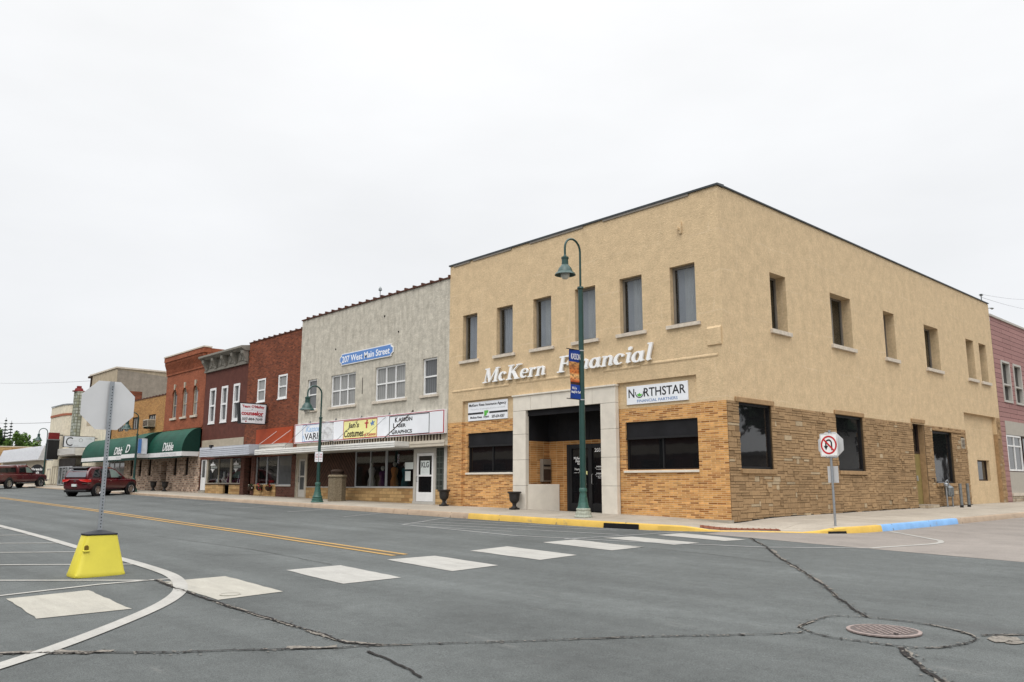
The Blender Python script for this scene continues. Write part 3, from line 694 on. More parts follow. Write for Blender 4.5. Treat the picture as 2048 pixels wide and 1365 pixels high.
m.quad((-12.55, 0, 0), (-12.55, 23.5, 0), (-12.55, 23.5, ZT), (-12.55, 0, ZT)); m.quad((-12.55, 23.5, 0), (0, 23.5, 0), (0, 23.5, ZT), (-12.55, 23.5, ZT))
m.wall(WF, -11.67, -8.70, ZB, 4.14, n=-.09); m.wall(WF, -3.96, -.97, ZB, 4.16, n=-.09)      # recessed sign panels
m.wall(SF, 18.72, 22.9, -.2, 4.13, [(20.36, 21.95, 1.18, 2.10, .2)], n=-.16)
m.build('stucco_wall', 'tan_stucco', B1)
m = MB()                                                                      # raised plaster seams
for a, b, z in ((-12.3, -9.0, 4.56), (-8.6, -5.4, 4.60), (-4.5, -3.0, 4.62), (-2.9, -.2, 4.66)):
    m.prism_n(WF, [(-.01, z-.09), (.022, z-.01), (.014, z+.03), (-.01, z+.06)], a, b)
m.prism_n(WF, [(-.01, 4.93), (.045, 4.96), (.045, 5.44), (-.01, 5.52)], -.52, -.06)
m.build('plaster_moulding', 'tan_stucco', B1)
m = MB()                                                                      # front brick
m.wall(WF, -12.55, -11.67, -.2, ZB, n=.012); m.quad(WF(-12.55, .012, ZB), WF(-11.67, .012, ZB), WF(-11.67, -.01, ZB), WF(-12.55, -.01, ZB)); m.quad(WF(-11.67, .012, -.2), WF(-11.67, -.09, -.2), WF(-11.67, -.09, ZB), WF(-11.67, .012, ZB))
m.wall(WF, -11.67, -8.70, -.2, ZB, [(-11.44, -8.70, 1.42, 2.90, .22)], n=-.082)
m.build('brick_wall', 'roman_brick', B1); m = MB()
m.wall(WF, -3.96, -.97, -.2, ZB, [(-3.72, -.97, 1.44, 2.91, .22)], n=-.082)
m.wall(WF, -.97, .012, -.2, ZB, n=.012); m.quad(WF(-.97, .012, -.2), WF(-.97, -.09, -.2), WF(-.97, -.09, ZB), WF(-.97, .012, ZB))
m.quad(WF(-.97, .012, ZB), WF(.012, .012, ZB), WF(.012, -.01, ZB), WF(-.97, -.01, ZB))
m.build('brick_wall', 'roman_brick', B1)
m = MB(); m.box(WF, -1.9, .045, -.05, .05, -.3, .035); m.build('foundation', 'concrete', B1); m = MB()
for k in range(60):
    y_ = .1+k*.31; m.box(SF, y_, y_+.31, 0, random.uniform(.02, .06), zs(0, y_)-.1, zs(.02, y_+.15)+random.uniform(.004, .03))
m.build('base_gap', 'crack_dark', B1)
# random ashlar on the side street
def ashlar(u0, u1, v0, v1, holes, seed):
    rnd = random.Random(seed); du, dv = .085, .078; nu, nv = round((u1-u0)/du), round((v1-v0)/dv); du, dv = (u1-u0)/nu, (v1-v0)/nv
    used = [[any(h[0] < u0+(i+.5)*du < h[1] and h[2] < v0+(j+.5)*dv < h[3] for h in holes) for i in range(nu)] for j in range(nv)]
    mb = MB(); cols = []
    for j in range(nv):
        for i in range(nu):
            if used[j][i]: continue
            h = rnd.choice((1, 1, 1, 2, 2)) if v0+j*dv > 1.0 else rnd.choice((1, 1, 2, 2, 2)); w = rnd.choice((3, 4, 5, 6, 7)) if h == 1 else rnd.choice((2, 3, 4, 5))
            ww = 0
            while ww < w and i+ww < nu and not used[j][i+ww]: ww += 1
            hh = 1
            while hh < h and j+hh < nv and not any(used[j+hh][i+k] for k in range(ww)): hh += 1
            for a in range(hh):
                for b in range(ww): used[j+a][i+b] = True
            a, b, c, d = u0+i*du+.004, u0+(i+ww)*du-.004, v0+j*dv+.004, v0+(j+hh)*dv-.004
            n = rnd.uniform(.008, .024)+(.018 if rnd.random() < .1 else 0); t = [rnd.uniform(-.004, .004) for _ in range(4)]
            v = [SF(a, -.01, c), SF(b, -.01, c), SF(b, -.01, d), SF(a, -.01, d), SF(a+.003, n+t[0], c+.003), SF(b-.003, n+t[1], c+.003), SF(b-.003, n+t[2], d-.003), SF(a+.003, n+t[3], d-.003)]
            mb.add(v, [(4, 5, 6, 7), (0, 1, 5, 4), (1, 2, 6, 5), (2, 3, 7, 6), (3, 0, 4, 7)])
            k = rnd.uniform(.88, 1.10); hue = rnd.random()
            base = (.345, .227, .122) if hue < .90 else ((.42, .325, .21) if hue < .945 else (.255, .165, .088))
            cols.append(tuple(x*k for x in base))
    return mb, cols
HB = [(.58, 2.42, 1.33, 3.5), (6.58, 8.58, 1.33, 3.5), (12.95, 14.08, -.5, 3.5), (14.9, 16.98, 1.0, 3.2), (18.04, 18.45, 2.53, 3.0)]
mb, cols = ashlar(.01, 18.70, -.25, ZB+.01, HB, 3)
mb2, cols2 = ashlar(22.92, 23.48, -.2, 4.13, [], 5); mb.add(mb2.v, mb2.f); cols += cols2
ob = mb.build('stone_wall', 'ashlar', B1, recalc=False)
at = ob.data.color_attributes.new('stone', 'FLOAT_COLOR', 'CORNER')
buf = []
for c in cols: buf += [*c, 1]*20
at.data.foreach_set('color', buf)
m = MB(); m.wall(SF, .0, 18.72, -.3, ZB, [(.6, 2.40, 1.44, 3.33, .2), (6.6, 8.56, 1.46, 3.32, .2), (12.97, 14.07, -.4, 3.4, .28), (14.92, 16.96, 1.06, 3.15, .2), (18.05, 18.44, 2.54, 2.98, .12)], n=-.004); m.build('mortar_bed', 'ashlar_mortar', B1); M('lintel_brick', (.335, .218, .115), .88, .2, 7, .4, 40); m = MB(); m.box(SF, 22.906, 23.495, -.2, -.004, -.3, 3.335); m.build('pier_core', 'lintel_brick', B1); MB().box(SF, 14.045, 14.068, -.22, -.006, -.1, 3.39).build('door_reveal', 'lintel_brick', B1); m = MB(); m.box(SF, 18.66, 18.72, -.2, -.005, -.3, 4.13); m.build('reveal', 'tan_stucco', B1)
for a, b, z in ((.42, 2.52, 3.33), (6.46, 8.66, 3.33), (12.85, 14.15, 3.39), (14.9, 18.6, 3.17)): MB().box(SF, a, b, -.02, .055, z, z+(.14 if z > 3.2 else .08)).build('lintel', 'lintel_brick', B1, bevel=.01)
for a, b, z in ((.6, 2.46, 1.44), (6.58, 8.58, 1.46), (14.88, 17.0, 1.06)): MB().box(SF, a-.02, b+.03, -.2, .07, z-.13, z).build('stone_sill', 'lintel_brick', B1, bevel=.01)

# coping and roof
m = MB(); m.prism_n(WF, [(-.3, ZT+.03), (.05, ZT+.03), (.055, ZT+.085), (-.3, ZT+.11)], -12.6, .05); m.prism_n(SF, [(-.3, ZT+.04), (.045, ZT+.04), (.05, ZT+.08), (-.3, ZT+.108)], .3, 23.5)
for a, b in ((-12.3, -11.3), (-11.1, -8.9), (-7.9, -5.3), (-4.4, -1.0)): pass
m.build('coping', 'coping_metal', B1); m = MB()
for a, b in ((-12.3, -11.3), (-11.1, -8.9), (-7.9, -5.3), (-4.4, -1.0)): m.box(WF, a, b, .0, .035, ZT-.04, ZT+.028)
m.build('coping_strip', 'bronze_frame', B1)
MB().box(WF, -12.5, -.02, -.28, -.005, ZT, ZT+.035).build('parapet_top', 'tan_stucco', B1); MB().box(SF, .3, 23.45, -.28, -.005, ZT, ZT+.038).build('parapet_top', 'tan_stucco', B1)
MB().box(WF, -12.5, -.05, -23.4, -.2, ZT-.35, ZT-.25).build('roof', 'roof_gravel', B1)
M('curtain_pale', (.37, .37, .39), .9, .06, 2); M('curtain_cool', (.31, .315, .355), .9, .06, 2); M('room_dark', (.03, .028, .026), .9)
for i, (a, b) in enumerate(AW):
    fr = window(B1, WF, a, b, 5.72, 7.53, -.21, 'bronze_frame', 'clear_glass', .075, d=.05, sill=(.15, .11, -.26, .075, 'sill_stone'))
    blind(fr, WF, a+.17, b, 5.72, 7.53, -.30, ['curtain_cool', 'curtain_cool', 'curtain_pale', 'curtain_pale', 'curtain_pale', 'curtain_pale'][i])
    if i != 1: blind(fr, WF, a+.12, a+.34, 5.72, 7.53, -.285, 'curtain_cool')
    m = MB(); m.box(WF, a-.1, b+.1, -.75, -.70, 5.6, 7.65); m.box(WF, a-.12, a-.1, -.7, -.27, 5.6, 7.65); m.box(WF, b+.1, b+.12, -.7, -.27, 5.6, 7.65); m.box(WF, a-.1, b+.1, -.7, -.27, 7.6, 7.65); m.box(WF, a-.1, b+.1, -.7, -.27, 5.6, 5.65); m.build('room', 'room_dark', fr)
for i, (a, b) in enumerate(BW):
    fr = window(B1, SF, a, b, 5.73, 7.55, -.4, 'bronze_frame', 'clear_glass', .06, cols=2 if b-a > 1.2 else 1, d=.06, mw=.09, sill=(.12, .13, -.4, .09, 'sill_stone'))
    if i in (0, 1, 3): blind(fr, SF, a, a+(.32 if i == 0 else .28), 5.73, 7.55, -.47, 'curtain_pale')
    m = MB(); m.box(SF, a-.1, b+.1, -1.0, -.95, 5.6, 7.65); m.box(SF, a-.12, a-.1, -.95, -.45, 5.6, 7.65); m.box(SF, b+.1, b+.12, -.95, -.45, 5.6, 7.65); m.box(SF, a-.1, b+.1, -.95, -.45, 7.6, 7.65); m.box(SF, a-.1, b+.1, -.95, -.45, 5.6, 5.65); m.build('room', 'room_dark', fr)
for a, b in ((-11.44, -8.70), (-3.72, -.97)):
    fr = window(B1, WF, a, b, 1.42, 2.90, -.225, 'black_metal', 'glass_dark', .06, cols=2, d=.06, sill=(.06, .07, -.24, -.03, 'limestone'))
    MB().box(WF, a+.005, b-.005, -.165, -.135, 2.37, 2.90).build('roller_valance', 'valance_black', fr, bevel=.004); MB().box(WF, a+.005, b-.005, -.135, -.115, 2.37, 2.43).build('valance_rail', 'black_metal', fr)
for a, b, c, d in ((.6, 2.40, 1.44, 3.33), (6.6, 8.56, 1.46, 3.32), (14.92, 16.96, 1.06, 3.15)): window(B1, SF, a, b, c, d, -.12, 'black_metal', 'glass_side', .07, d=.06)
window(B1, SF, 20.36, 21.95, 1.18, 2.10, -.34, 'dark_brown', 'glass_side', .06, d=.05)
fr = MB(); fr.box(SF, 18.05, 18.44, -.02, .03, 2.54, 2.98)
for k in range(6): fr.mi = 1; fr.box(SF, 18.09, 18.40, .03, .036, 2.59+k*.058, 2.62+k*.058)
fr.build('wall_vent', ['beige_trim', 'dark_brown'], B1)
m = MB(); m.box(SF, 12.97, 14.04, -.28, -.22, .17, 2.20); dr = m.build('door', 'door_olive', B1); MB().box(SF, 13.5, 13.58, -.22, -.17, 1.15, 1.35).build('handle', 'alu', dr)
window(B1, SF, 12.97, 14.04, 2.20, 3.40, -.28, 'dark_brown', 'glass_dark', .09, d=.07, name='transom_window')
MB().box(SF, 12.95, 14.1, -.27, .34, -.2, .25).build('step', 'limestone_rough', B1)
# limestone entrance
m = MB(); P = [(-8.70, .95), (-8.70, 1.84)]
for z0, z1 in ((-.2, .945), (.955, 1.835), (1.845, 2.725), (2.735, 3.55)):
    m.box(WF, -8.70, -8.05, -.06, .10, z0, z1); m.box(WF, -4.58, -3.95, -.06, .10, z0, z1)
for a, b in ((-8.70, -7.80), (-7.79, -6.78), (-6.77, -4.93), (-4.92, -3.95)): m.box(WF, a, b, -.06, .10, 3.56, 4.08)
m.box(WF, -8.73, -3.92, -.06, .14, 4.08, 4.13)
m.build('limestone_surround', 'limestone', B1, bevel=.004)
m = MB(); m.box(WF, -8.69, -8.06, -.055, .092, -.2, 3.6); m.box(WF, -4.57, -3.96, -.055, .092, -.2, 3.6); m.box(WF, -8.69, -3.96, -.055, .092, 3.555, 4.075); m.build('joint_backing', 'joint_dark', B1)
m = MB(); m.wall(WF, -8.05, -7.10, -.1, 2.5, n=-1.05); m.wall(WF, -7.10, -4.3, 2.36, 2.5, n=-1.05)
m.quad((-8.05, .06, -.1), (-8.05, 1.06, -.1), (-8.05, 1.06, 2.5), (-8.05, .06, 2.5)); m.quad((-4.58, .06, -.1), (-4.58, 1.06, -.1), (-4.58, 1.06, 2.5), (-4.58, .06, 2.5))
m.build('entry_wall', 'entry_tile', B1)
m = MB(); m.quad((-8.05, .06, 2.5), (-8.05, 1.04, 2.5), (-8.05, 1.04, 3.55), (-8.05, .06, 3.55)); m.wall(WF, -8.05, -4.58, 2.5, 3.55, n=-1.04); m.quad((-4.58, .06, 2.5), (-4.58, 1.04, 2.5), (-4.58, 1.04, 3.55), (-4.58, .06, 3.55)); m.box(WF, -8.05, -4.58, -.12, -.02, 3.36, 3.555)
for k in range(7): m.box(WF, -7.6+k*.5, -7.585+k*.5, -1.04, -1.032, 2.5, 3.55)
m.build('black_panel', 'valance_black', B1)
m = MB(); m.box(WF, -8.05, -4.58, -1.04, -.12, 3.5, 3.54); m.build('soffit', 'soffit_dark', B1)
for x in (-7.45, -5.6):
    m = MB(); m.lathe((x, .55, 3.43), [(.16, 0), (.2, .03), (.2, .07)], 20); m.build('ceiling_light', 'bulb_glass', B1, smooth=True)
m = MB(); m.add([(-8.05, .02, -.1), (-7.5, 1.02, -.1), (-7.62, 1.04, -.1), (-8.05, .2, -.1), (-8.05, .02, 1.0), (-7.5, 1.02, 1.0), (-7.62, 1.04, 1.0), (-8.05, .2, 1.0)], [(0, 1, 5, 4), (4, 5, 6, 7), (2, 3, 7, 6), (1, 2, 6, 5), (0, 4, 7, 3)]); m.build('planter_wall', 'limestone', B1, bevel=.006)
# doors of the corner building
m = MB()
m.box(WF, -7.10, -6.98, -1.06, -.98, .1, 2.36); m.box(WF, -6.10, -5.94, -1.06, -.98, .1, 2.36); m.box(WF, -4.70, -4.58, -1.06, -.98, .1, 2.36); m.box(WF, -6.98, -6.10, -1.06, -.985, 2.22, 2.36); m.box(WF, -5.94, -4.70, -1.06, -.985, 2.22, 2.36)
m.box(WF, -6.98, -6.10, -1.06, -.99, .1, .36); m.box(WF, -5.94, -4.70, -1.06, -.99, .1, .36); m.box(WF, -6.98, -6.88, -1.06, -.99, .36, 2.22)
df = m.build('entrance_doors', 'black_metal', B1)
MB().box(WF, -6.95, -4.65, -1.05, -1.03, .3, 2.3).build('pane', 'glass_dark', df)
m = MB(); m.tube([WF(-6.16, -.96, 1.0), WF(-6.16, -.90, 1.02), WF(-6.16, -.90, 1.32), WF(-6.16, -.96, 1.34)], .012); m.tube([WF(-5.88, -.96, 1.0), WF(-5.88, -.90, 1.02), WF(-5.88, -.90, 1.32), WF(-5.88, -.96, 1.34)], .012); m.build('handle', 'alu', df)
words(df, WF, [('203', -5.84, -5.58, 2.08, 2.21, dict(bold=.02)), ('McKern', -6.80, -6.44, 1.84, 1.93, dict(bold=.02)), ('Financial', -6.72, -6.32, 1.74, 1.83, dict(bold=.02)), ('Group', -6.64, -6.34, 1.64, 1.73, dict(bold=.02)),
    ('North', -6.76, -6.48, 1.47, 1.55), ('Star', -6.56, -6.28, 1.42, 1.49), ('BUSINESS HOURS', -5.77, -5.31, 1.575, 1.61, dict(bold=.03)), ('Mon - Thurs 8am to 5pm', -5.83, -5.29, 1.525, 1.555, dict(bold=.01)), ('Friday 8am to 4pm', -5.77, -5.31, 1.475, 1.505, dict(bold=.01)),
    ('BUSINESS HOURS', -5.77, -5.31, 1.345, 1.38, dict(bold=.03)), ('Mon - Thurs 8am to 5pm', -5.83, -5.29, 1.295, 1.325, dict(bold=.01)), ('Friday 8am to 4pm', -5.79, -5.31, 1.245, 1.275, dict(bold=.01)), ('Other times', -5.71, -5.35, 1.195, 1.225, dict(bold=.01))], 'white_letter', n=-1.026, th=.002)
MB().box(WF, -6.80, -6.28, -1.026, -1.024, 1.385, 1.393).build('door_rule', 'white_letter', df)
MB().box(WF, -6.24, -6.18, -1.026, -1.022, 1.32, 1.44).build('door_sticker', 'panel_yellow', df)

# mailbox in the entry
o = thing('drop_box', 'bronze metal drop box with slot on the entry wall above the white planter wall', 'mail box', (-8.05, .82, 1.08))
m = MB(); m.box(SF, .60, 1.02, -8.05, -7.90, 1.08, 1.88); m.build('body', 'bronze_frame', o, bevel=.01)
MB().box(SF, .64, .98, -7.90, -7.885, 1.62, 1.68).build('slot', 'black_metal', o); MB().box(SF, .64, .98, -7.90, -7.885, 1.14, 1.52).build('panel', 'dark_brown', o)
m = MB(); m.box(WF, -1.42, -1.28, 0, .05, 8.66, 8.86); m.box(WF, -1.36, -1.28, 0, .05, 8.50, 8.66); m.box(WF, -1.40, -1.34, .05, .12, 8.62, 8.68)
tag(m.build('wall_bracket', 'tan_stucco', None), 'small tan painted metal bracket high on the tan stucco front', 'bracket')

# ---- raised serif italic letters
def rib(mb, F, pts, org, sc_, shear, n0, n1):
    L_, R_ = [], []
    for i, (x, y, w) in enumerate(pts):
        a, b = pts[max(0, i-1)], pts[min(len(pts)-1, i+1)]; d = Vector((b[0]-a[0], b[1]-a[1])).normalized(); q = Vector((-d.y, d.x))*w/2
        L_.append((x+q.x, y+q.y)); R_.append((x-q.x, y-q.y))
    k = len(pts); T = lambda p, n: F(org[0]+(p[0]+shear*p[1])*sc_[0], n, org[1]+p[1]*sc_[1])
    v = [T(p, n1) for p in L_]+[T(p, n1) for p in R_]+[T(p, n0) for p in L_]+[T(p, n0) for p in R_]
    fs = []
    for i in range(k-1): fs += [(i, i+1, k+i+1, k+i), (2*k+i, 3*k+i, 3*k+i+1, 2*k+i+1), (i, 2*k+i, 2*k+i+1, i+1), (k+i, k+i+1, 3*k+i+1, 3*k+i)]
    fs += [(0, k, 3*k, 2*k), (k-1, 3*k-1, 4*k-1, 2*k-1)]; mb.add(v, fs)
def arc(cx, cy, rx, ry, a0, a1, w, n=14):
    return [(cx+rx*math.cos(math.radians(a0+(a1-a0)*i/n)), cy+ry*math.sin(math.radians(a0+(a1-a0)*i/n)), w(a0+(a1-a0)*i/n)) for i in range(n+1)]
thick = lambda a: .055+.085*abs(math.cos(math.radians(a)))**1.5
dot = lambda x, y, r_: [(x-r_, y, r_*.9), (x-r_*.6, y, r_*1.7), (x, y, r_*2), (x+r_*.6, y, r_*1.7), (x+r_, y, r_*.9)]
srf = lambda x0, x1, y: [(x0, y, .05), (x1, y, .05)]
GL = {'M': (1.02, [[(.17, 0, .05), (.20, .7, .05)], [(.22, .69, .16), (.47, .02, .10)], [(.47, .02, .05), (.80, .69, .07)], [(.83, 0, .15), (.83, .7, .15)], srf(.04, .32, .025), srf(.68, .99, .025), srf(.06, .28, .675), srf(.74, .98, .675)]),
 'c': (.47, [arc(.24, .225, .175, .195, 50, 310, lambda a: .05+.10*max(0, -math.cos(math.radians(a)))), dot(.35, .35, .055)]),
 'K': (.86, [[(.21, 0, .15), (.21, .7, .15)], [(.26, .30, .06), (.66, .68, .05)], [(.36, .42, .14), (.66, .03, .14)], srf(.04, .38, .025), srf(.04, .38, .675), srf(.52, .84, .675), srf(.54, .84, .025)]),
 'e': (.47, [arc(.235, .225, .175, .195, 0, 312, lambda a: .05+.095*max(0, -math.cos(math.radians(a)))+.03*max(0, math.cos(math.radians(a)))), [(.09, .235, .045), (.42, .235, .045)]]),
 'r': (.44, [[(.15, 0, .13), (.15, .43, .13)], [(.17, .28, .05), (.24, .38, .06), (.33, .40, .08)], dot(.36, .375, .055), srf(.02, .28, .022), srf(.02, .18, .41)]),
 'n': (.56, [[(.14, 0, .13), (.14, .43, .13)], [(.16, .27, .05), (.24, .38, .06), (.33, .41, .08), (.41, .35, .12), (.42, .22, .13), (.42, .04, .13), (.45, .03, .06), (.54, .06, .04)], srf(.02, .24, .022), srf(.02, .18, .41)]),
 'F': (.70, [[(.21, 0, .15), (.21, .7, .15)], srf(.04, .40, .025), [(.04, .67, .06), (.66, .67, .06)], [(.64, .52, .04), (.66, .69, .06)], [(.24, .37, .055), (.50, .37, .055)], [(.50, .27, .04), (.50, .47, .04)]]),
 'i': (.30, [[(.15, .04, .13), (.15, .43, .13)], [(.14, .03, .06), (.27, .06, .04)], srf(.02, .18, .41), dot(.15, .59, .075)]),
 'a': (.54, [arc(.22, .215, .16, .19, 20, 380, thick, 20), [(.40, .43, .12), (.40, .05, .13)], [(.39, .03, .06), (.53, .06, .04)]]),
 'l': (.30, [[(.15, .04, .13), (.15, .70, .13)], [(.14, .03, .06), (.28, .06, .04)], srf(.02, .18, .68)])}
o = thing('lettering_sign', 'raised white italic serif lettering across the tan stucco front below the upper windows', 'sign', (-6.4, 0, 4.74))
def rword(wd_, u0, u1, z0, z1, base):
    tot = sum(GL[c][0] for c in wd_); sx_ = (u1-u0)/(tot+.12); x = 0; mb = MB(); hh = z1-z0
    for c in wd_:
        adv, st = GL[c]
        for i, s_ in enumerate(st): rib(mb, WF, s_, (u0+x*sx_, base), (sx_, hh/.7), .24, .03, .095+.0012*i)
        x += adv
    mb.build('word', 'white_letter', o)
rword('McKern', -10.43, -7.0, 4.74, 5.27, 4.73); rword('Financial', -6.56, -2.40, 4.74, 5.29, 4.74)

def board(name, label, F, u0, u1, v0, v1, n0, n1, mat='white_board', cat='sign'):
    o = thing(name, label, cat, F((u0+u1)/2, n0, v0)); MB().box(F, u0, u1, n0, n1, v0, v1).build('panel', mat, o, bevel=.004); return o
o = board('wall_sign', 'white sign board with thin black capitals and green emblem over the right brick bay', WF, -3.61, -1.31, 3.45, 4.02, -.09, -.05)
words(o, WF, [('N', -3.53, -3.30, 3.66, 3.93, dict(bold=.012)), ('RTHSTAR', -2.93, -1.39, 3.66, 3.93, dict(bold=.012))], 'text_black', n=-.049)
words(o, WF, [('FINANCIAL PARTNERS', -3.20, -1.68, 3.50, 3.585, dict(bold=.004))], 'text_blue', n=-.049)
m = MB(); rib(m, WF, arc(0, 0, .155, .16, 172, 368, lambda a: .026), (-3.10, 3.81), (1, 1), 0, -.05, -.045); m.build('lettering', 'text_black', o)
m = MB(); m.prism(WF, [(-3.20, 3.735), (-3.16, 3.695), (-3.10, 3.68), (-3.04, 3.695), (-3.0, 3.735), (-3.035, 3.765), (-3.06, 3.745), (-3.105, 3.80), (-3.14, 3.75), (-3.165, 3.77)], -.05, -.046); m.build('emblem', 'text_green', o)
o = board('wall_sign', 'white sign board with black stripe and small green square above the left brick bay', WF, -11.40, -9.16, 3.36, 4.07, -.09, -.055)
words(o, WF, [('McKern Riess Insurance Agency', -11.34, -9.22, 3.87, 4.00, dict(bold=.025)), ('Melissa Riess  Agent', -11.26, -10.18, 3.42, 3.53, dict(bold=.02)), ('507-634-4387', -10.02, -9.32, 3.42, 3.53, dict(bold=.02))], 'text_black', n=-.054)
words(o, WF, [('The policy of strength of personal needs', -11.26, -9.28, 3.75, 3.83)], 'text_grey', n=-.054)
m = MB(); m.box(WF, -11.40, -10.50, -.055, -.051, 3.60, 3.67); m.box(WF, -10.16, -9.16, -.055, -.051, 3.60, 3.67); m.build('stripe', 'text_black', o)
m = MB(); m.prism(WF, [(-10.45, 3.72), (-10.22, 3.72), (-10.22, 3.62), (-10.30, 3.62), (-10.30, 3.56), (-10.36, 3.52), (-10.45, 3.52)], -.055, -.051); m.build('emblem', 'text_green', o)

# ------------------------------------------------------------------ 207: grey stucco building
B2 = thing('grey_stucco_building', 'two-storey grey stucco shop building with a long white sign board over its storefront', 'building', (-18.6, 0, .2))
W2 = [(-23.88, -22.97, 1), (-21.62, -19.44, 3), (-17.82, -15.52, 3), (-14.29, -13.33, 1)]; T2 = 9.22
m = MB(); m.wall(WF, -24.7, -12.55, 2.45, T2, [(a, b, 4.57, 6.09, .16) for a, b, c in W2]); m.wall(WF, -24.7, -12.55, -.2, .20, n=-.05)
m.quad((-24.7, 0, 0), (-24.7, 22, 0), (-24.7, 22, T2), (-24.7, 0, T2)); m.quad((-24.7, 22, 0), (-12.56, 22, 0), (-12.56, 22, T2), (-24.7, 22, T2)); m.build('stucco_wall', 'grey_stucco', B2)
MB().box(WF, -24.65, -12.6, -21.9, -.2, T2-.4, T2-.3).build('roof', 'roof_gravel', B2)
m = MB()
for k in range(20):
    a = -24.72+k*.6085; m.prism_n(WF, [(-.3, T2), (.05, T2), (.06, T2+.05), (-.1, T2+.12), (-.3, T2+.12)], a, a+.55); m.box(WF, a+.54, a+.615, -.3, .075, T2-.01, T2+.13)
m.build('coping', 'tile_red', B2)
for a, b, c in W2: window(B2, WF, a, b, 4.57, 6.09, -.13, 'white_paint', 'glass_curtain_dark' if c == 1 else 'glass_curtain', .075, cols=c, rows=2, d=.07, mw=.06, sill=(.14, .10, -.12, .07, 'sill_stone'))
SB = -.15                                                            # storefront set back
m = MB(); m.wall(WF, -23.75, -14.86, .1, .82, n=SB+.06); m.wall(WF, -13.42, -12.72, .1, .78, n=SB+.06); m.build('knee_wall', 'tan_block', B2)
m = MB(); m.box(WF, -23.75, -14.86, SB-.05, SB+.09, .82, .86); m.box(WF, -12.74, -12.56, SB-.05, .03, -.1, 2.5); m.box(WF, -23.0, -12.6, SB-.02, SB+.06, 2.42, 2.5); m.build('storefront_trim', 'grey_trim', B2)
MB().box(WF, -23.75, -19.42, SB-.03, SB+.02, .86, 2.45).build('wood_panel', 'diag_wood', B2)
MB().box(WF, -13.42, -12.74, SB-.05, SB+.02, .78, 2.42).build('glass_block_panel', 'glass_block', B2)
window(B2, WF, -19.42, -16.98, .86, 2.45, SB-.03, 'alu', 'clear_glass', .035, cols=2, d=.05, name='shop_window'); window(B2, WF, -16.94, -14.90, .86, 2.45, SB-.03, 'alu', 'clear_glass', .035, d=.05, name='shop_window')
def door(parent, F, a, b, z0, z1, n, mat='white_paint', pane='glass_dark', kick=.36, st=.11, rail=None, d=.05, name='door'):
    m = MB(); m.box(F, a, a+st, n, n+d, z0, z1); m.box(F, b-st, b, n, n+d, z0, z1); m.box(F, a+st, b-st, n, n+d, z0, z0+kick); m.box(F, a+st, b-st, n, n+d, z1-st, z1)
    if rail: m.box(F, a+st, b-st, n+.01, n+d-.005, rail-.035, rail+.035)
    o_ = m.build(name, mat, parent); MB().box(F, a+st-.02, b-st+.02, n+.015, n+.022, z0+kick-.02, z1-st+.02).build('pane', pane, o_)
    m = MB(); zz = (z0+z1)/2-.08; m.tube([F(a+.05, n+d, zz-.1), F(a+.05, n+d+.05, zz-.09), F(a+.05, n+d+.05, zz+.09), F(a+.05, n+d, zz+.1)], .012, 6); m.build('handle', 'black_iron', o_)
    return o_
m = MB(); m.box(WF, -14.90, -14.72, SB-.05, SB+.07, .2, 2.42); m.box(WF, -13.56, -13.41, SB-.05, SB+.07, .2, 2.42); m.box(WF, -14.72, -13.56, SB-.05, SB+.065, 2.24, 2.42); m.box(WF, -14.9, -13.4, SB-.05, SB+.1, .1, .30); m.build('door_frame', 'grey_trim', B2)
dd = door(B2, WF, -14.70, -13.58, .31, 2.23, SB, rail=1.33)
m = MB(); m.box(WF, -24.70, -24.58, SB-.05, SB+.07, .2, 2.5); m.box(WF, -23.90, -23.75, SB-.05, SB+.07, .2, 2.5); m.box(WF, -24.58, -23.9, SB-.05, SB+.06, 2.22, 2.5); m.box(WF, -24.6, -23.8, SB-.1, SB+.1, 0, .34); m.build('door_frame', 'beige_trim', B2)
door(B2, WF, -24.57, -23.91, .35, 2.21, SB-.01, 'grey_trim', 'glass_curtain_dark', rail=1.35)
# interior behind the shop windows
m = MB(); m.box(WF, -19.5, -14.85, -2.6, -2.5, .1, 2.6); m.box(WF, -19.6, -19.5, -2.6, SB-.06, .1, 2.6); m.box(WF, -14.9, -14.85, -2.6, SB-.06, .1, 2.6); m.box(WF, -19.5, -14.9, -2.5, SB-.06, .62, .70); m.box(WF, -19.5, -14.9, -2.5, SB-.06, 2.5, 2.56); m.build('shop_interior', 'interior_dark', B2)
def mannequin(x, y, mat, label, h=1.25):
    z = .70; o_ = thing('mannequin', label, 'mannequin', (x, y, z), 'dressed mannequins in the shop window')
    m = MB(); m.lathe((x, y, z), [(.2, 0), (.17, .35*h), (.11, .5*h), (.17, .72*h), (.13, .8*h), (.04, .83*h)], 14); m.build('costume', mat, o_, smooth=True)
    m = MB(); m.lathe((x, y, z+.82*h), [(.03, 0), (.05, .04), (.085, .1), (.085, .16), (.04, .22)], 12); m.build('head', 'cloth_pale', o_, smooth=True)
mannequin(-19.0, .75, 'cloth_pale', 'mannequin in pale costume at the left of the shop window'); mannequin(-18.2, .8, 'cloth_purple', 'mannequin in purple costume in the middle of the shop window', 1.05); mannequin(-17.35, .85, 'cloth_orange', 'mannequin in orange costume right of the purple one'); mannequin(-16.6, .9, 'cloth_teal', 'mannequin in teal costume behind the right shop window', 1.2)
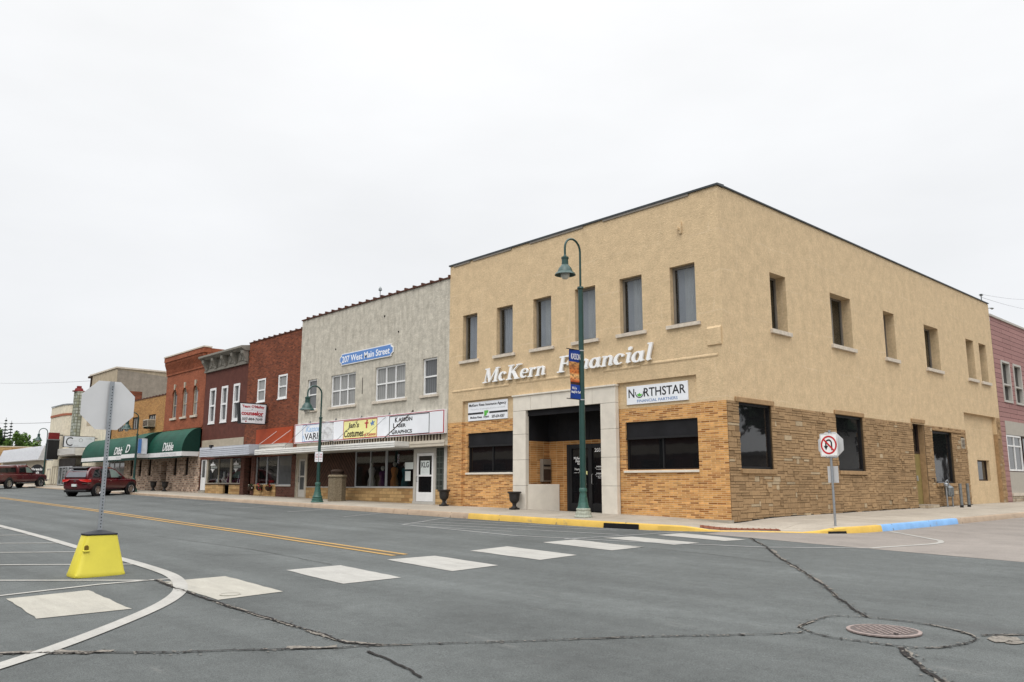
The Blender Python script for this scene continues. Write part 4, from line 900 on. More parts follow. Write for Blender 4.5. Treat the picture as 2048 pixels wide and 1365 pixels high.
# posters
o = thing('door_poster', 'pale poster with black capitals taped inside the white shop door', 'poster', WF(-14.1, SB+.023, 1.33)); MB().box(WF, -14.47, -13.86, SB+.0235, SB+.026, 1.31, 1.93).build('sheet', 'plate_white', o)
words(o, WF, [('KLG', -14.41, -13.92, 1.65, 1.88, dict(bold=.02))], 'text_black', n=SB+.0265, th=.001); words(o, WF, [('Open', -14.30, -14.02, 1.53, 1.60), ('Mon - Fri', -14.36, -13.98, 1.44, 1.50)], 'text_grey', n=SB+.0265, th=.001)
for a, b, c, d, l in ((-15.60, -15.02, 1.60, 1.88, 'white notice sheet taped in the shop window, the upper of two'), (-15.58, -15.2, 1.12, 1.52, 'white notice sheet taped in the shop window, the lower of two')):
    tag(MB().box(WF, a, b, SB-.008, SB-.005, c, d).build('notice', 'plate_white'), l, 'notice', 'notices in the shop window')
# canopy
m = MB(); m.box(WF, -27.2, -14.7, .0, 1.0, 2.46, 2.50)
for k in range(3): m.prism_n(WF, [(.98, 2.455+k*.085), (1.04, 2.455+k*.085), (1.02, 2.535+k*.085), (.98, 2.535+k*.085)], -27.2, -14.7)
m.box(WF, -27.2, -14.7, .0, .975, 2.66, 2.70); m.box(WF, -14.72, -14.68, .0, 1.0, 2.505, 2.655); m.box(WF, -27.22, -27.18, .0, 1.0, 2.505, 2.655)
ca = tag(m.build('flat_canopy', 'ribbed_white'), 'long off-white ribbed metal canopy over the grey stucco storefront, held by rods', 'canopy')
m = MB(); m.box(WF, -14.66, -12.36, .0, .30, 2.46, 2.49)
for k in range(2): m.prism_n(WF, [(.28, 2.46+k*.12), (.33, 2.46+k*.12), (.31, 2.575+k*.12), (.28, 2.575+k*.12)], -14.66, -12.36)
M('ribbed_beige', (.44, .39, .31), .55, .1)
tag(m.build('flat_canopy', 'ribbed_beige'), 'short beige ribbed metal canopy over the white shop door', 'canopy')
m = MB()
for k in range(46): m.box(WF, -22.5+k*.21, -22.42+k*.21, 0, .03, 2.72, 2.95)
m.build('ribbed_band', 'dark_brown', B2); MB().box(WF, -24.69, -12.57, 0, .012, 2.70, 2.96).build('fascia_band', 'beige_trim', B2)
# long sign board
o = board('long_sign_board', 'long white sign board with red edging and three painted panels above the canopy', WF, -24.74, -12.58, 2.96, 3.91, .02, .14)
m = MB(); n = .141
for a, b, c, d in ((-24.70, -12.62, 2.985, 3.01), (-24.70, -12.62, 3.86, 3.885), (-24.70, -24.66, 3.01, 3.86), (-12.68, -12.62, 3.01, 3.86)): m.box(WF, a, b, n, n+.006, c, d)
m.build('edging', 'text_red', o)
def rect_frame(par, a, b, c, d, w, mat, nn=.141):
    m = MB(); m.box(WF, a, b, nn, nn+.008, c, c+w); m.box(WF, a, b, nn, nn+.008, d-w, d); m.box(WF, a, a+w, nn, nn+.008, c+w, d-w); m.box(WF, b-w, b, nn, nn+.008, c+w, d-w); return m.build('panel_border', mat, par)
rect_frame(o, -23.90, -21.02, 3.02, 3.84, .02, 'text_blue'); MB().box(WF, -20.10, -17.33, .14, .1425, 3.0, 3.84).build('yellow_panel', 'panel_yellow', o); rect_frame(o, -20.10, -17.33, 3.0, 3.84, .03, 'text_red', .143); rect_frame(o, -16.41, -13.58, 3.0, 3.84, .03, 'text_black')
words(o, WF, [('Kasson', -23.6, -22.2, 3.48, 3.76, dict(shear=.3, bold=.015))], 'text_pale_blue', n=.141, th=.004)
words(o, WF, [('VARIETY', -23.7, -21.3, 3.10, 3.42, dict(bold=.012))], 'text_black', n=.141, th=.004)
m = MB(); 
for x, z in ((-23.75, 3.2), (-23.7, 3.1), (-23.8, 3.28)): m.lathe(WF(x, .141, z), [(.05, 0), (.045, -.004)], 10, 'y')
m.build('flower_motif', 'text_pale_blue', o)
words(o, WF, [("Jan's", -19.72, -18.78, 3.42, 3.74, dict(shear=.15, bold=.02)), ('Costumes', -20.02, -18.40, 3.08, 3.40, dict(shear=.15, bold=.02))], 'dark_brown', n=.1455, th=.004); words(o, WF, [('of Kasson', -18.38, -17.42, 3.08, 3.22, dict(shear=.2, bold=.02))], 'text_red', n=.1455, th=.004)
m = MB(); m.box(WF, -18.22, -18.12, .143, .149, 3.42, 3.70); m.box(WF, -18.32, -18.02, .143, .15, 3.62, 3.68); m.prism(WF, [(-18.2, 3.71), (-18.08, 3.71), (-18.1, 3.79), (-18.18, 3.79)], .143, .149); m.build('mask_emblem', 'text_red', o)
m = MB(); m.prism(WF, [(-17.8, 3.5), (-17.68, 3.56), (-17.55, 3.52), (-17.62, 3.62), (-17.5, 3.7), (-17.66, 3.68), (-17.7, 3.77), (-17.76, 3.66), (-17.9, 3.64), (-17.8, 3.58)], .143, .149); m.build('mask_emblem', 'text_blue', o)
words(o, WF, [('K', -15.99, -15.78, 3.555, 3.765, dict(bold=.03)), ('ASSON', -15.74, -14.75, 3.575, 3.735, dict(bold=.03)), ('L', -16.11, -15.96, 3.32, 3.52, dict(bold=.03)), ('ASER', -15.92, -15.2, 3.335, 3.485, dict(bold=.03)), ('G', -16.22, -16.0, 3.06, 3.275, dict(bold=.03)), ('RAPHICS', -15.96, -14.75, 3.075, 3.225, dict(bold=.03))], 'text_black', n=.141, th=.004)
# rods holding the canopy
for x in (-23.4, -21.0, -18.8, -16.6, -14.9):
    m = MB(); m.tube([WF(x, .02, 3.98), WF(x-.9, .98, 2.70)], .010 if x < -15 else .02, 5); m.lathe(WF(x, .0, 3.98), [(.04, 0), (.04, -.03)], 8, 'y'); m.build('stay_rod', 'galv_dark' if x < -15 else 'dark_brown', ca)
# blue address sign
o = thing('address_sign', 'blue plaque with notched corners and white lettering on the grey stucco wall', 'sign', WF(-18.6, .01, 6.5)); c_ = .12
def plaque(a, b, c, d, k): return [(a+k, c), (b-k, c), (b-k, c+k*.5), (b, c+k), (b, d-k), (b-k, d-k*.5), (b-k, d), (a+k, d), (a+k, d-k*.5), (a, d-k), (a, c+k), (a+k, c+k*.5)]
MB().prism(WF, plaque(-20.82, -16.40, 6.48, 7.03, .16), .01, .05).build('edge', 'white_paint', o); MB().prism(WF, plaque(-20.77, -16.45, 6.52, 6.99, .15), .05, .056).build('plaque', 'sign_blue', o)
words(o, WF, [('207 West Main Street', -20.60, -16.66, 6.60, 6.90, dict(bold=.012))], 'white_letter', n=.056)
# crack & wall marks
m = MB()
for a, b, c, d in ((-18.86, -18.82, 5.0, 5.75), ): m.box(WF, a, b, .0, .008, c, d)
for x, z in ((-17.2, 8.35), (-16.1, 7.5), (-21.3, 7.35)): m.lathe(WF(x, .0, z), [(.05, .01), (.04, -.02)], 7, 'y')
m.build('wall_mark', 'crack_dark', B2)
o = thing('roof_vent', 'small grey vent cap above the grey stucco parapet', 'vent', (-19, .9, 9.3)); m = MB(); m.tube([(-19, .9, 8.8), (-19, .9, 10.02)], .02, 6); m.build('pipe', 'galv_dark', o); m = MB(); m.lathe((-19, .9, 9.95), [(.02, 0), (.09, .05), (.07, .14), (.02, .22)], 8); m.build('cap', 'galv_dark', o)

# ------------------------------------------------------------------ red brick building
B3 = thing('red_brick_building', 'two-storey red brick building with two white upper windows and an orange panel', 'building', (-27.7, 0, .3)); T3 = 8.82
W3 = [(-29.43, -28.49), (-27.01, -26.03)]
m = MB(); m.wall(WF, -30.75, -24.7, 2.4, T3, [(a, b, 5.38, 6.64, .1) for a, b in W3]); m.quad((-30.75, 0, 0), (-30.75, 20, 0), (-30.75, 20, T3), (-30.75, 0, T3)); m.quad((-30.75, 20, 0), (-24.7, 20, 0), (-24.7, 20, T3), (-30.75, 20, T3))
m.build('brick_wall', 'red_brick', B3); MB().box(WF, -30.7, -24.75, -19.9, -.2, T3-.4, T3-.3).build('roof', 'roof_gravel', B3)
m = MB()
for k in range(10): a = -30.75+k*.605; m.prism_n(WF, [(-.3, T3), (.04, T3), (.04, T3+.04), (-.1, T3+.09), (-.3, T3+.09)], a, a+.56); m.box(WF, a+.55, a+.6, -.3, .055, T3-.01, T3+.1)
m.build('coping', 'tile_red', B3)
for a, b in W3: window(B3, WF, a, b, 5.38, 6.64, -.07, 'white_paint', 'glass_curtain', .09, rows=2, d=.08, sill=(.03, .06, -.07, .05, 'white_paint'))
m = MB()
for k in range(9): x, z = random.uniform(-30.2, -25.2), random.uniform(6.9, 8.5); m.box(WF, x, x+.2, -.02, .006, z, z+.065)
m.build('pale_brick', 'orange_brick', B3)
MB().box(WF, -29.20, -25.15, 0, .05, 2.98, 3.86).build('orange_panel', 'orange_panel', B3)
MB().box(WF, -30.95, -30.50, -.3, .02, 0, 2.5).build('brick_pier', 'brown_brick', B3); MB().box(WF, -29.64, -29.21, -.3, .02, 0, 2.5).build('brick_pier', 'brown_brick', B3); MB().prism(WF, [(-26.70, 0), (-24.72, 0), (-24.72, 2.5), (-25.15, 2.5), (-25.15, .9), (-26.70, .9)], -.3, 0).build('brick_pier', 'brown_brick', B3)
MB().box(WF, -29.2, -26.72, -.3, .03, -.1, .95).build('knee_wall', 'tan_block', B3)
MB().box(WF, -30.5, -29.64, -.75, -.7, .3, 2.5).build('door', 'dark_brown', B3)
window(B3, WF, -29.20, -26.74, .95, 2.5, -.12, 'alu', 'clear_glass', .04, cols=2, d=.06, name='shop_window'); window(B3, WF, -26.72, -25.15, .92, 2.5, -.12, 'alu', 'glass_curtain_dark', .05, d=.06, name='shop_window', sill=(.02, .06, -.12, .04, 'grey_trim'))
m = MB(); m.box(WF, -29.3, -25.1, -2.3, -2.2, .1, 2.6); m.box(WF, -29.3, -25.1, -2.2, -.14, .82, .88); m.box(WF, -29.32, -29.26, -2.2, -.14, .1, 2.6); m.box(WF, -26.72, -26.66, -2.2, -.14, .1, 2.6); m.box(WF, -29.3, -25.1, -2.2, -.14, 2.52, 2.58); m.build('shop_interior', 'interior_dark', B3)
# display in the window: curved pale scarf and papers
m = MB(); m.tube([WF(-29.0, -.5, 2.3), WF(-28.4, -.6, 1.95), WF(-27.6, -.6, 1.9), WF(-27.0, -.5, 2.4)], .05, 6); m.tube([WF(-29.0, -.5, 1.8), WF(-28.2, -.6, 1.5), WF(-27.4, -.6, 1.35), WF(-26.9, -.5, 1.35)], .09, 6)
tag(m.build('window_drape', 'interior_mid'), 'pale fabric swag hanging behind the left shop window of the red brick building', 'drape')
# hanging flower baskets on the knee wall
fl = []
for i, (x, w) in enumerate(((-29.25, .42), (-28.25, .5), (-27.2, .46))):
    o = thing('flower_basket', ['flower basket with white blooms at the left end of the tan knee wall', 'flower basket with red and white blooms in the middle of the tan knee wall', 'flower basket with red blooms at the right end of the tan knee wall'][i], 'flower basket', WF(x, .12, .7), 'flower baskets under the shop window')
    m = MB(); m.lathe(WF(x, .16, .62), [(.06, 0), (.15, .08), (.19, .2), (.19, .22)], 12); m.build('basket', 'dark_brown', o, smooth=True)
    lf, pt = MB(), MB()
    for k in range(60):
        a = random.uniform(0, 2*PI); rr = w*.5*math.sqrt(random.random()); p = WF(x+rr*math.cos(a), .16+rr*.5*math.sin(a), .82+random.uniform(-.12, .16)); q = Vector((random.uniform(-1, 1), random.uniform(-1, 1), random.uniform(-.6, 1))).normalized(); t_ = q.orthogonal().normalized(); b_ = q.cross(t_); s_ = random.uniform(.03, .055)
        (pt if k % 3 == 0 else lf).quad(p+t_*s_, p+b_*s_, p-t_*s_, p-b_*s_)
    lf.build('foliage', 'planting', o, recalc=False); pt.build('blossom', ['petal_white', 'petal_red', 'petal_white'][i] if i != 2 else 'petal_red', o, recalc=False)
m = MB(); m.box(WF, -27.95, -25.1, 0, .42, 2.72, 2.76)
for k in range(2): m.prism_n(WF, [(.4, 2.72+k*.13), (.46, 2.72+k*.13), (.44, 2.845+k*.13), (.4, 2.845+k*.13)], -27.95, -25.1)
m.box(WF, -27.95, -25.1, 0, .45, 2.985, 3.01); m.box(WF, -25.12, -25.08, 0, .42, 2.77, 2.98)
ca2 = tag(m.build('flat_canopy', 'grey_trim'), 'small grey metal canopy below the orange panel of the red brick building', 'canopy')
m = MB()
for x in (-26.8, -25.3): m.tube([WF(x, .03, 3.7), WF(x-1.3, .42, 3.0)], .012, 5)
m.build('stay_rod', 'white_paint', ca2)
# projecting realty sign
PS = Fr((-28.1, 0, 0), (0, 1, 0), (1, 0, 0))
o = thing('projecting_sign', 'white trapezoid projecting sign with red lettering on the red brick building', 'sign', (-28.1, -.85, 4.08))
MB().prism(PS, [(-1.56, 4.08), (-.14, 4.08), (-.10, 5.17), (-1.66, 5.17)], -.16, .14).build('cabinet', 'black_metal', o); MB().prism(PS, [(-1.50, 4.12), (-.20, 4.12), (-.16, 5.12), (-1.60, 5.12)], .14, .15).build('face', 'white_board', o)
words(o, PS, [("Team O'Malley", -1.50, -.26, 4.87, 5.06, dict(bold=.035)), ('counselor', -1.52, -.30, 4.52, 4.75, dict(bold=.045))], 'text_red', n=.151); words(o, PS, [('of', -.98, -.90, 4.79, 4.85), ('realty', -.62, -.32, 4.44, 4.53, dict(bold=.02)), ('507-884-7649', -1.46, -.34, 4.26, 4.40, dict(bold=.02))], 'text_black', n=.151)
m = MB(); m.box(PS, -1.52, -.98, .15, .153, 4.765, 4.772); m.box(PS, -.86, -.30, .15, .153, 4.765, 4.772); m.lathe(PS(-1.25, .15, 4.2), [(.04, 0), (.035, .003)], 10, 'x'); m.build('rule', 'text_red', o); m = MB(); m.box(PS, -.75, -.5, .15, .153, 4.18, 4.21); m.build('small_print', 'text_grey', o)
m = MB(); m.tube([(-28.1, -.15, 4.98), (-28.1, .02, 4.98)], .03, 6); m.tube([(-28.1, -.15, 4.2), (-28.1, .02, 4.2)], .03, 6); m.build('bracket', 'black_metal', o)

# ------------------------------------------------------------------ maroon building with cornice
B4 = thing('maroon_building', 'narrow maroon painted building with three tall white windows and a grey bracketed cornice', 'building', (-33.7, 0, .4))
W4 = [(-35.79, -34.92), (-34.12, -33.26), (-32.47, -31.66)]
m = MB(); m.wall(WF, -36.62, -30.76, 2.4, 8.5, [(a, b, 4.54, 6.65, .12) for a, b in W4]); m.quad((-36.62, 0, 0), (-36.62, 20, 0), (-36.62, 20, 8.5), (-36.62, 0, 8.5)); m.quad((-36.62, 20, 0), (-30.76, 20, 0), (-30.76, 20, 8.5), (-36.62, 20, 8.5)); m.build('painted_wall', 'maroon_paint', B4); MB().box(WF, -36.55, -30.8, -19.9, -.2, 8.1, 8.2).build('roof', 'roof_gravel', B4)
for a, b in W4: window(B4, WF, a, b, 4.54, 6.65, -.1, 'white_paint', 'glass_curtain_dark', .13, rows=2, d=.13, sill=(.02, .06, -.1, .05, 'white_paint'))
m = MB(); m.box(WF, -36.65, -30.78, -.1, .12, 7.68, 7.80); m.box(WF, -36.65, -30.78, -.1, .06, 7.80, 8.42); m.prism_n(WF, [(-.1, 8.42), (.30, 8.42), (.52, 8.55), (.52, 8.66), (-.1, 8.74)], -36.75, -30.68); m.build('cornice', 'cornice_grey', B4)
m = MB()
for k in range(5):
    x = -36.45+k*1.36
    m.prism_n(WF, [(.06, 7.78), (.16, 7.80), (.20, 7.95), (.30, 8.12), (.40, 8.25), (.42, 8.42), (.06, 8.42)], x, x+.28)
    if k < 4: m.box(WF, x+.5, x+1.12, .06, .10, 7.92, 8.30); m.lathe(WF(x+.81, .10, 8.1), [(.16, 0), (.14, -.04), (.05, -.05)], 10, 'y')
m.build('cornice_bracket', 'cornice_grey', B4)
m = MB(); m.box(WF, -36.5, -30.8, 0, .03, 3.02, 3.55)
for k in range(40): m.box(WF, -36.45+k*.14, -36.39+k*.14, .03, .05, 3.03, 3.54)
m.build('pleated_band', 'beige_trim', B4)
m = MB(); m.box(WF, -34.5, -28.05, 0, .9, 2.50, 2.54)
for k in range(5): m.prism_n(WF, [(.88, 2.50+k*.10), (.95, 2.50+k*.10), (.93, 2.595+k*.10), (.88, 2.595+k*.10)], -34.5, -28.05)
m.box(WF, -34.5, -28.05, 0, .93, 3.0, 3.03); m.box(WF, -28.08, -28.03, 0, .9, 2.545, 2.995)
tag(m.build('flat_canopy', 'ribbed_grey'), 'blue-grey ribbed metal canopy over the boutique windows of the maroon building', 'canopy')
m = MB(); m.box(WF, -36.6, -35.62, -.2, -.08, .3, 2.9); m.build('door_recess', 'beige_trim', B4); door(B4, WF, -36.45, -35.78, .6, 2.45, -.07, 'white_paint', 'glass_curtain_dark', kick=.75, st=.1); MB().box(WF, -36.55, -35.63, -.2, .05, 0, .58).build('step', 'concrete', B4)
m = MB(); m.box(WF, -35.62, -33.1, -.1, .02, 0, .93); m.box(WF, -33.1, -32.35, -.9, -.8, 0, .93); m.box(WF, -32.35, -30.95, -.1, .02, 0, .93); m.build('knee_wall', 'tan_block', B4)
MB().box(WF, -35.62, -30.95, -.12, .05, .93, .98).build('window_ledge', 'dark_brown', B4)
window(B4, WF, -35.62, -32.4, .98, 2.52, -.1, 'beige_trim', 'clear_glass', .05, cols=2, d=.06, name='shop_window'); window(B4, WF, -32.35, -30.97, .98, 2.52, -.1, 'beige_trim', 'clear_glass', .05, d=.06, name='shop_window')
m = MB(); m.box(WF, -35.7, -30.9, -2.2, -2.1, .1, 2.6); m.box(WF, -35.7, -30.9, -2.1, -.12, .86, .92); m.box(WF, -35.74, -35.68, -2.1, -.12, .1, 2.6); m.box(WF, -30.96, -30.9, -2.1, -.12, .1, 2.6); m.box(WF, -35.7, -30.9, -2.1, -.12, 2.53, 2.6); m.build('shop_interior', 'interior_dark', B4)
for x in (-34.9, -31.75):
    sg = thing('hanging_sign', 'ornate cream hanging sign inside the left boutique window' if x < -33 else 'ornate cream hanging sign inside the right boutique window', 'sign', WF(x, -.14, 1.9), 'ornate signs inside the boutique windows'); m = MB(); m.box(WF, x-.42, x+.42, -.16, -.14, 1.86, 2.0); m.prism(WF, [(x-.34, 2.03), (x+.34, 2.03), (x+.25, 2.15), (x+.12, 2.1), (x, 2.28), (x-.12, 2.1), (x-.25, 2.15)], -.078, -.062); m.prism(WF, [(x-.3, 1.83), (x-.12, 1.74), (x, 1.62), (x+.12, 1.74), (x+.3, 1.83)], -.078, -.062); m.build('board', 'white_paint', sg)
for i in range(18):
    x = random.choice((random.uniform(-35.2, -32.7), random.uniform(-32.1, -31.2))); hgt = random.uniform(.25, .75); rr = random.uniform(.06, .12); yy = random.uniform(.22, .5)
    m = MB(); m.lathe((x, yy, .92), [(rr, 0), (rr*1.3, hgt*.4), (rr*.5, hgt*.7), (rr*.7, hgt)], 10)
    mt = ['petal_white', 'cloth_pale', 'alu', 'planting', 'cloth_purple'][i % 5]
    tag(m.build('vase', mt, smooth=True), ['white vase among the goods in the boutique window', 'cream vase among the goods in the boutique window', 'silver vase among the goods in the boutique window', 'green vase among the goods in the boutique window', 'purple vase among the goods in the boutique window'][i % 5], 'vase', 'vases in the boutique window '+['white', 'cream', 'silver', 'green', 'purple'][i % 5])
o = thing('security_light', 'small black security light on the blue-grey canopy', 'light', WF(-33.0, .9, 3.03)); m = MB(); m.tube([WF(-33.2, .8, 3.03), WF(-33.0, .9, 3.12)], .02, 6); m.build('arm', 'beige_trim', o); MB().box(WF, -33.05, -32.8, .85, 1.0, 3.0, 3.14).build('head', 'black_metal', o)

# ------------------------------------------------------------------ orange brick building with arched windows
B5 = thing('orange_brick_building', 'tall orange brick building with three arched windows and a corbelled cornice', 'building', (-40, 0, .5))
arcs = [(-41.52, .36), (-39.82, .36), (-38.08, .36)]; ZS, ZA = 5.2, 6.72
m = MB(); holes = [(x-w, x+w, ZS, ZA) for x, w in arcs]
m.wall(WF, -43.15, -36.65, 4.3, 7.12, holes, reveal=.14)
# fill the arch spandrels: cut the hole band to an arch
m2 = MB()
for x, w in arcs:
    n = 12; ap = [(x+w*math.cos(PI*i/n), ZA+w*math.sin(PI*i/n)) for i in range(n+1)]
    m.prism(WF, [(a, b) for a, b in ap], -.139, -.13) if False else None
m.f.clear(); m.v.clear(); m.m.clear()
us = sorted([-43.15, -36.65]+[q for x, w in arcs for q in (x-w, x+w)])
for a, b in zip(us, us[1:]):
    hole = next(((x, w) for x, w in arcs if abs(a-(x-w)) < 1e-6), None)
    if hole is None: m.quad(WF(a, 0, 4.3), WF(b, 0, 4.3), WF(b, 0, 8.1), WF(a, 0, 8.1))
    else:
        x, w = hole; m.quad(WF(a, 0, 4.3), WF(b, 0, 4.3), WF(b, 0, ZS), WF(a, 0, ZS)); n = 12
        ap = [(x-w*math.cos(PI*i/n), ZA+w*math.sin(PI*i/n)) for i in range(n+1)]
        for p, q in zip(ap, ap[1:]): m.quad(WF(p[0], 0, p[1]), WF(q[0], 0, q[1]), WF(q[0], 0, 8.1), WF(p[0], 0, 8.1)); m.quad(WF(p[0], 0, p[1]), WF(q[0], 0, q[1]), WF(q[0], -.14, q[1]), WF(p[0], -.14, p[1]))
        for e in (a, b): m.quad(WF(e, 0, ZS), WF(e, 0, ZA), WF(e, -.14, ZA), WF(e, -.14, ZS))
m.quad((-36.65, 0, 0), (-36.65, 20, 0), (-36.65, 20, 9.3), (-36.65, 0, 9.3)); m.quad((-43.15, 0, 0), (-43.15, 20, 0), (-43.15, 20, 9.3), (-43.15, 0, 9.3)); m.quad((-43.15, 20, 0), (-36.65, 20, 0), (-36.65, 20, 9.3), (-43.15, 20, 9.3))
m.build('brick_wall', 'orange_brick', B5, recalc=False); MB().box(WF, -43.1, -36.7, -19.9, -.3, 8.9, 9.0).build('roof', 'roof_gravel', B5)
m = MB(); m.box(WF, -43.2, -36.6, -.05, .05, 8.1, 8.2)
for k in range(31): x = -43.18+k*.213; m.prism_n(WF, [(0, 8.2), (.05, 8.2), (.10, 8.5), (.22, 8.85), (.22, 9.0), (0, 9.0)], x, x+.115)
m.box(WF, -43.2, -36.6, -.2, .02, 8.2, 9.0); m.box(WF, -43.22, -36.58, -.2, .26, 9.0, 9.32); m.build('corbel_cornice', 'orange_brick', B5)
MB().box(WF, -43.25, -36.55, -.25, .30, 9.32, 9.40).build('coping', 'sill_stone', B5)
m = MB(); m.box(WF, -43.15, -36.65, 0, .05, 4.40, 4.52); m.build('string_course', 'orange_brick', B5)
for i, (x, w) in enumerate(arcs):
    n = 12; inner = [(x-(w-.06)*math.cos(PI*k/n), ZA+(w-.06)*math.sin(PI*k/n)) for k in range(n+1)]; outer = [(x-w*math.cos(PI*k/n), ZA+w*math.sin(PI*k/n)) for k in range(n+1)]
    m = MB(); m.box(WF, x-w, x-w+.06, -.14, -.06, ZS, ZA); m.box(WF, x+w-.06, x+w, -.14, -.06, ZS, ZA); m.box(WF, x-w+.06, x+w-.06, -.14, -.06, ZS, ZS+.06); m.box(WF, x-w+.06, x+w-.06, -.135, -.07, 6.0, 6.05)
    for k in range(n): m.prism(WF, [outer[k], outer[k+1], inner[k+1], inner[k]], -.14, -.06)
    fr = m.build('arched_window', 'beige_trim', B5)
    MB().prism(WF, [(x-w+.03, ZS), (x+w-.03, ZS), (x+w-.03, ZA)]+[(x+(w-.03)*math.cos(PI*k/n), ZA+(w-.03)*math.sin(PI*k/n)) for k in range(1, n+1)], -.12, -.11).build('pane', 'glass_curtain' if i else 'glass_curtain_dark', fr)
    MB().box(WF, x-w-.14, x+w+.14, -.1, .09, ZS-.13, ZS).build('sill', 'sill_stone', fr)
    m = MB(); o2 = [(x-(w+.10)*math.cos(PI*k/n), ZA+(w+.10)*math.sin(PI*k/n)) for k in range(n+1)]
    for k in range(n): m.prism(WF, [o2[k], o2[k+1], outer[k+1], outer[k]], 0, .05)
    m.build('arch_trim', 'orange_brick', fr); MB().prism(WF, [(x-.07, ZA+w-.02), (x+.07, ZA+w-.02), (x+.1, ZA+w+.34), (x-.1, ZA+w+.34)], 0, .085).build('keystone', 'beige_trim', fr)

# ------------------------------------------------------------------ tan brick funeral building, stone ground floor
B6 = thing('tan_brick_building', 'low tan brick building with rubble stone ground floor under green awnings', 'building', (-48, 0, .6)); T6 = 6.88
W6 = [(-46.17, -44.8), (-49.42, -48.1), (-52.6, -51.3)]
m = MB(); m.wall(WF, -55.2, -43.16, 2.9, T6, [(a, b, 4.80, 5.69, .12) for a, b in W6]); m.quad((-55.2, 0, 0), (-55.2, 18, 0), (-55.2, 18, T6), (-55.2, 0, T6)); m.quad((-43.16, 0, 0), (-43.16, 18, 0), (-43.16, 18, T6), (-43.16, 0, T6)); m.build('brick_wall', 'yellow_brick', B6); MB().box(WF, -55.1, -43.2, -17.9, -.2, T6-.4, T6-.3).build('roof', 'roof_gravel', B6)
m = MB()
for k in range(20): a = -55.2+k*.602; m.prism_n(WF, [(-.3, T6), (.03, T6), (.03, T6+.04), (-.1, T6+.08), (-.3, T6+.08)], a, a+.56); m.box(WF, a+.55, a+.602, -.3, .045, T6-.01, T6+.1)
m.build('coping', 'tile_red', B6)
for a, b in W6: window(B6, WF, a, b, 4.80, 5.69, -.1, 'dark_brown', 'glass_curtain', .07, cols=3, d=.06)
SL = [-38.62, -40.52, -45.08, -46.96, -48.7]
m = MB(); m.wall(WF, -50.3, -36.63, -.1, 2.95, [(x-.27, x+.27, 1.5, 2.6, .12) for x in SL]+[(-42.95, -41.95, -.2, 2.4, .35)], n=.04); m.quad(WF(-36.63, .04, 0), WF(-36.63, -.4, 0), WF(-36.63, -.4, 2.95), WF(-36.63, .04, 2.95)); m.build('stone_wall', 'rubble_stone', B6)
for x in SL: window(B6, WF, x-.27, x+.27, 1.5, 2.6, -.08, 'dark_brown', 'glass_dark', .03, d=.05)
m = MB(); m.box(WF, -42.95, -41.95, -.36, -.3, .45, 2.4); dr = m.build('door', 'dark_brown', B6); m = MB(); m.box(WF, -42.3, -42.2, -.3, -.27, 1.2, 1.6); m.build('handle', 'black_iron', dr)
m = MB(); m.box(WF, -55.1, -50.3, -.05, .03, 0, .9); m.box(WF, -55.1, -50.3, -.05, .03, 2.7, 2.95); m.build('knee_wall', 'cream_stucco', B6); window(B6, WF, -55.1, -50.3, .9, 2.7, -.05, 'alu', 'glass_curtain', .05, cols=4, d=.06, name='shop_window')
o = thing('air_conditioner', 'beige window air conditioner below the right window of the tan brick wall', 'air conditioner', WF(-45.35, .0, 4.7)); MB().box(WF, -45.75, -44.75, -.05, .5, 4.80, 5.30).build('casing', 'beige_trim', o, bevel=.02)
m = MB()
for k in range(6): m.box(SF, -.48+k*.075, -.45+k*.075, -44.75, -44.74, 4.86, 5.24)
for k in range(9): m.box(WF, -45.68+k*.1, -45.63+k*.1, .5, .51, 4.86, 5.24)
m.build('grille', 'dark_brown', o); m = MB(); m.box(WF, -45.7, -45.6, 0, .45, 4.7, 4.8); m.box(WF, -44.9, -44.8, 0, .45, 4.7, 4.8); m.build('bracket', 'dark_brown', o)
def awning(label, u0, u1, n1, z0, z1, zt, words_=(), endtext=None, n0=.0, worn=0):
    o = thing('barrel_awning', label, 'awning', WF((u0+u1)/2, n1, z0), 'green barrel awnings along the tan brick building'); n = 10
    pr = [(n0+(n1-n0)*math.sin(PI/2*i/n), z1+(zt-z1)*math.cos(PI/2*i/n)) for i in range(n+1)]
    m = MB()
    for p, q in zip(pr, pr[1:]): m.quad(WF(u0, *p), WF(u1, *p), WF(u1, *q), WF(u0, *q))
    m.mi = 1
    for i in range(2): p, q = pr[i+0], pr[i+1]; m.quad(WF(u0, p[0], p[1]+.004), WF(u1, p[0], p[1]+.004), WF(u1, q[0], q[1]+.004), WF(u0, q[0], q[1]+.004))
    m.build('fabric', ['awning_green', 'awning_faded'], o, smooth=True)
    for u in (u0, u1):
        m = MB(); m.add([WF(u, *p) for p in pr]+[WF(u, n0, z1)], [tuple(range(n+2))]); m.build('end_panel', 'awning_dark', o)
    m = MB(); m.quad(WF(u0, n1, z0), WF(u1, n1, z0), WF(u1, n1, z1), WF(u0, n1, z1)); m.quad(WF(u1, n0, z0), WF(u1, n1, z0), WF(u1, n1, z1), WF(u1, n0, z1)); m.quad(WF(u0, n0, z0), WF(u0, n1, z0), WF(u0, n1, z1), WF(u0, n0, z1)); m.build('valance', 'white_paint', o)
    m = MB(); m.quad(WF(u0, n0, z0+.01), WF(u1, n0, z0+.01), WF(u1, n1, z0+.01), WF(u0, n1, z0+.01)); m.box(WF, u0+.02, u1-.02, n1-.06, n1-.01, z0-.09, z0); m.build('frame', 'awning_dark', o)
    return o, pr
AF = Fr((0, -1.02, 0), (1, 0, 0), (0, -1, -.18))
o, pr = awning('long green barrel awning with white script at the right end of the tan brick building', -42.6, -36.87, 1.08, 2.63, 2.90, 4.36)
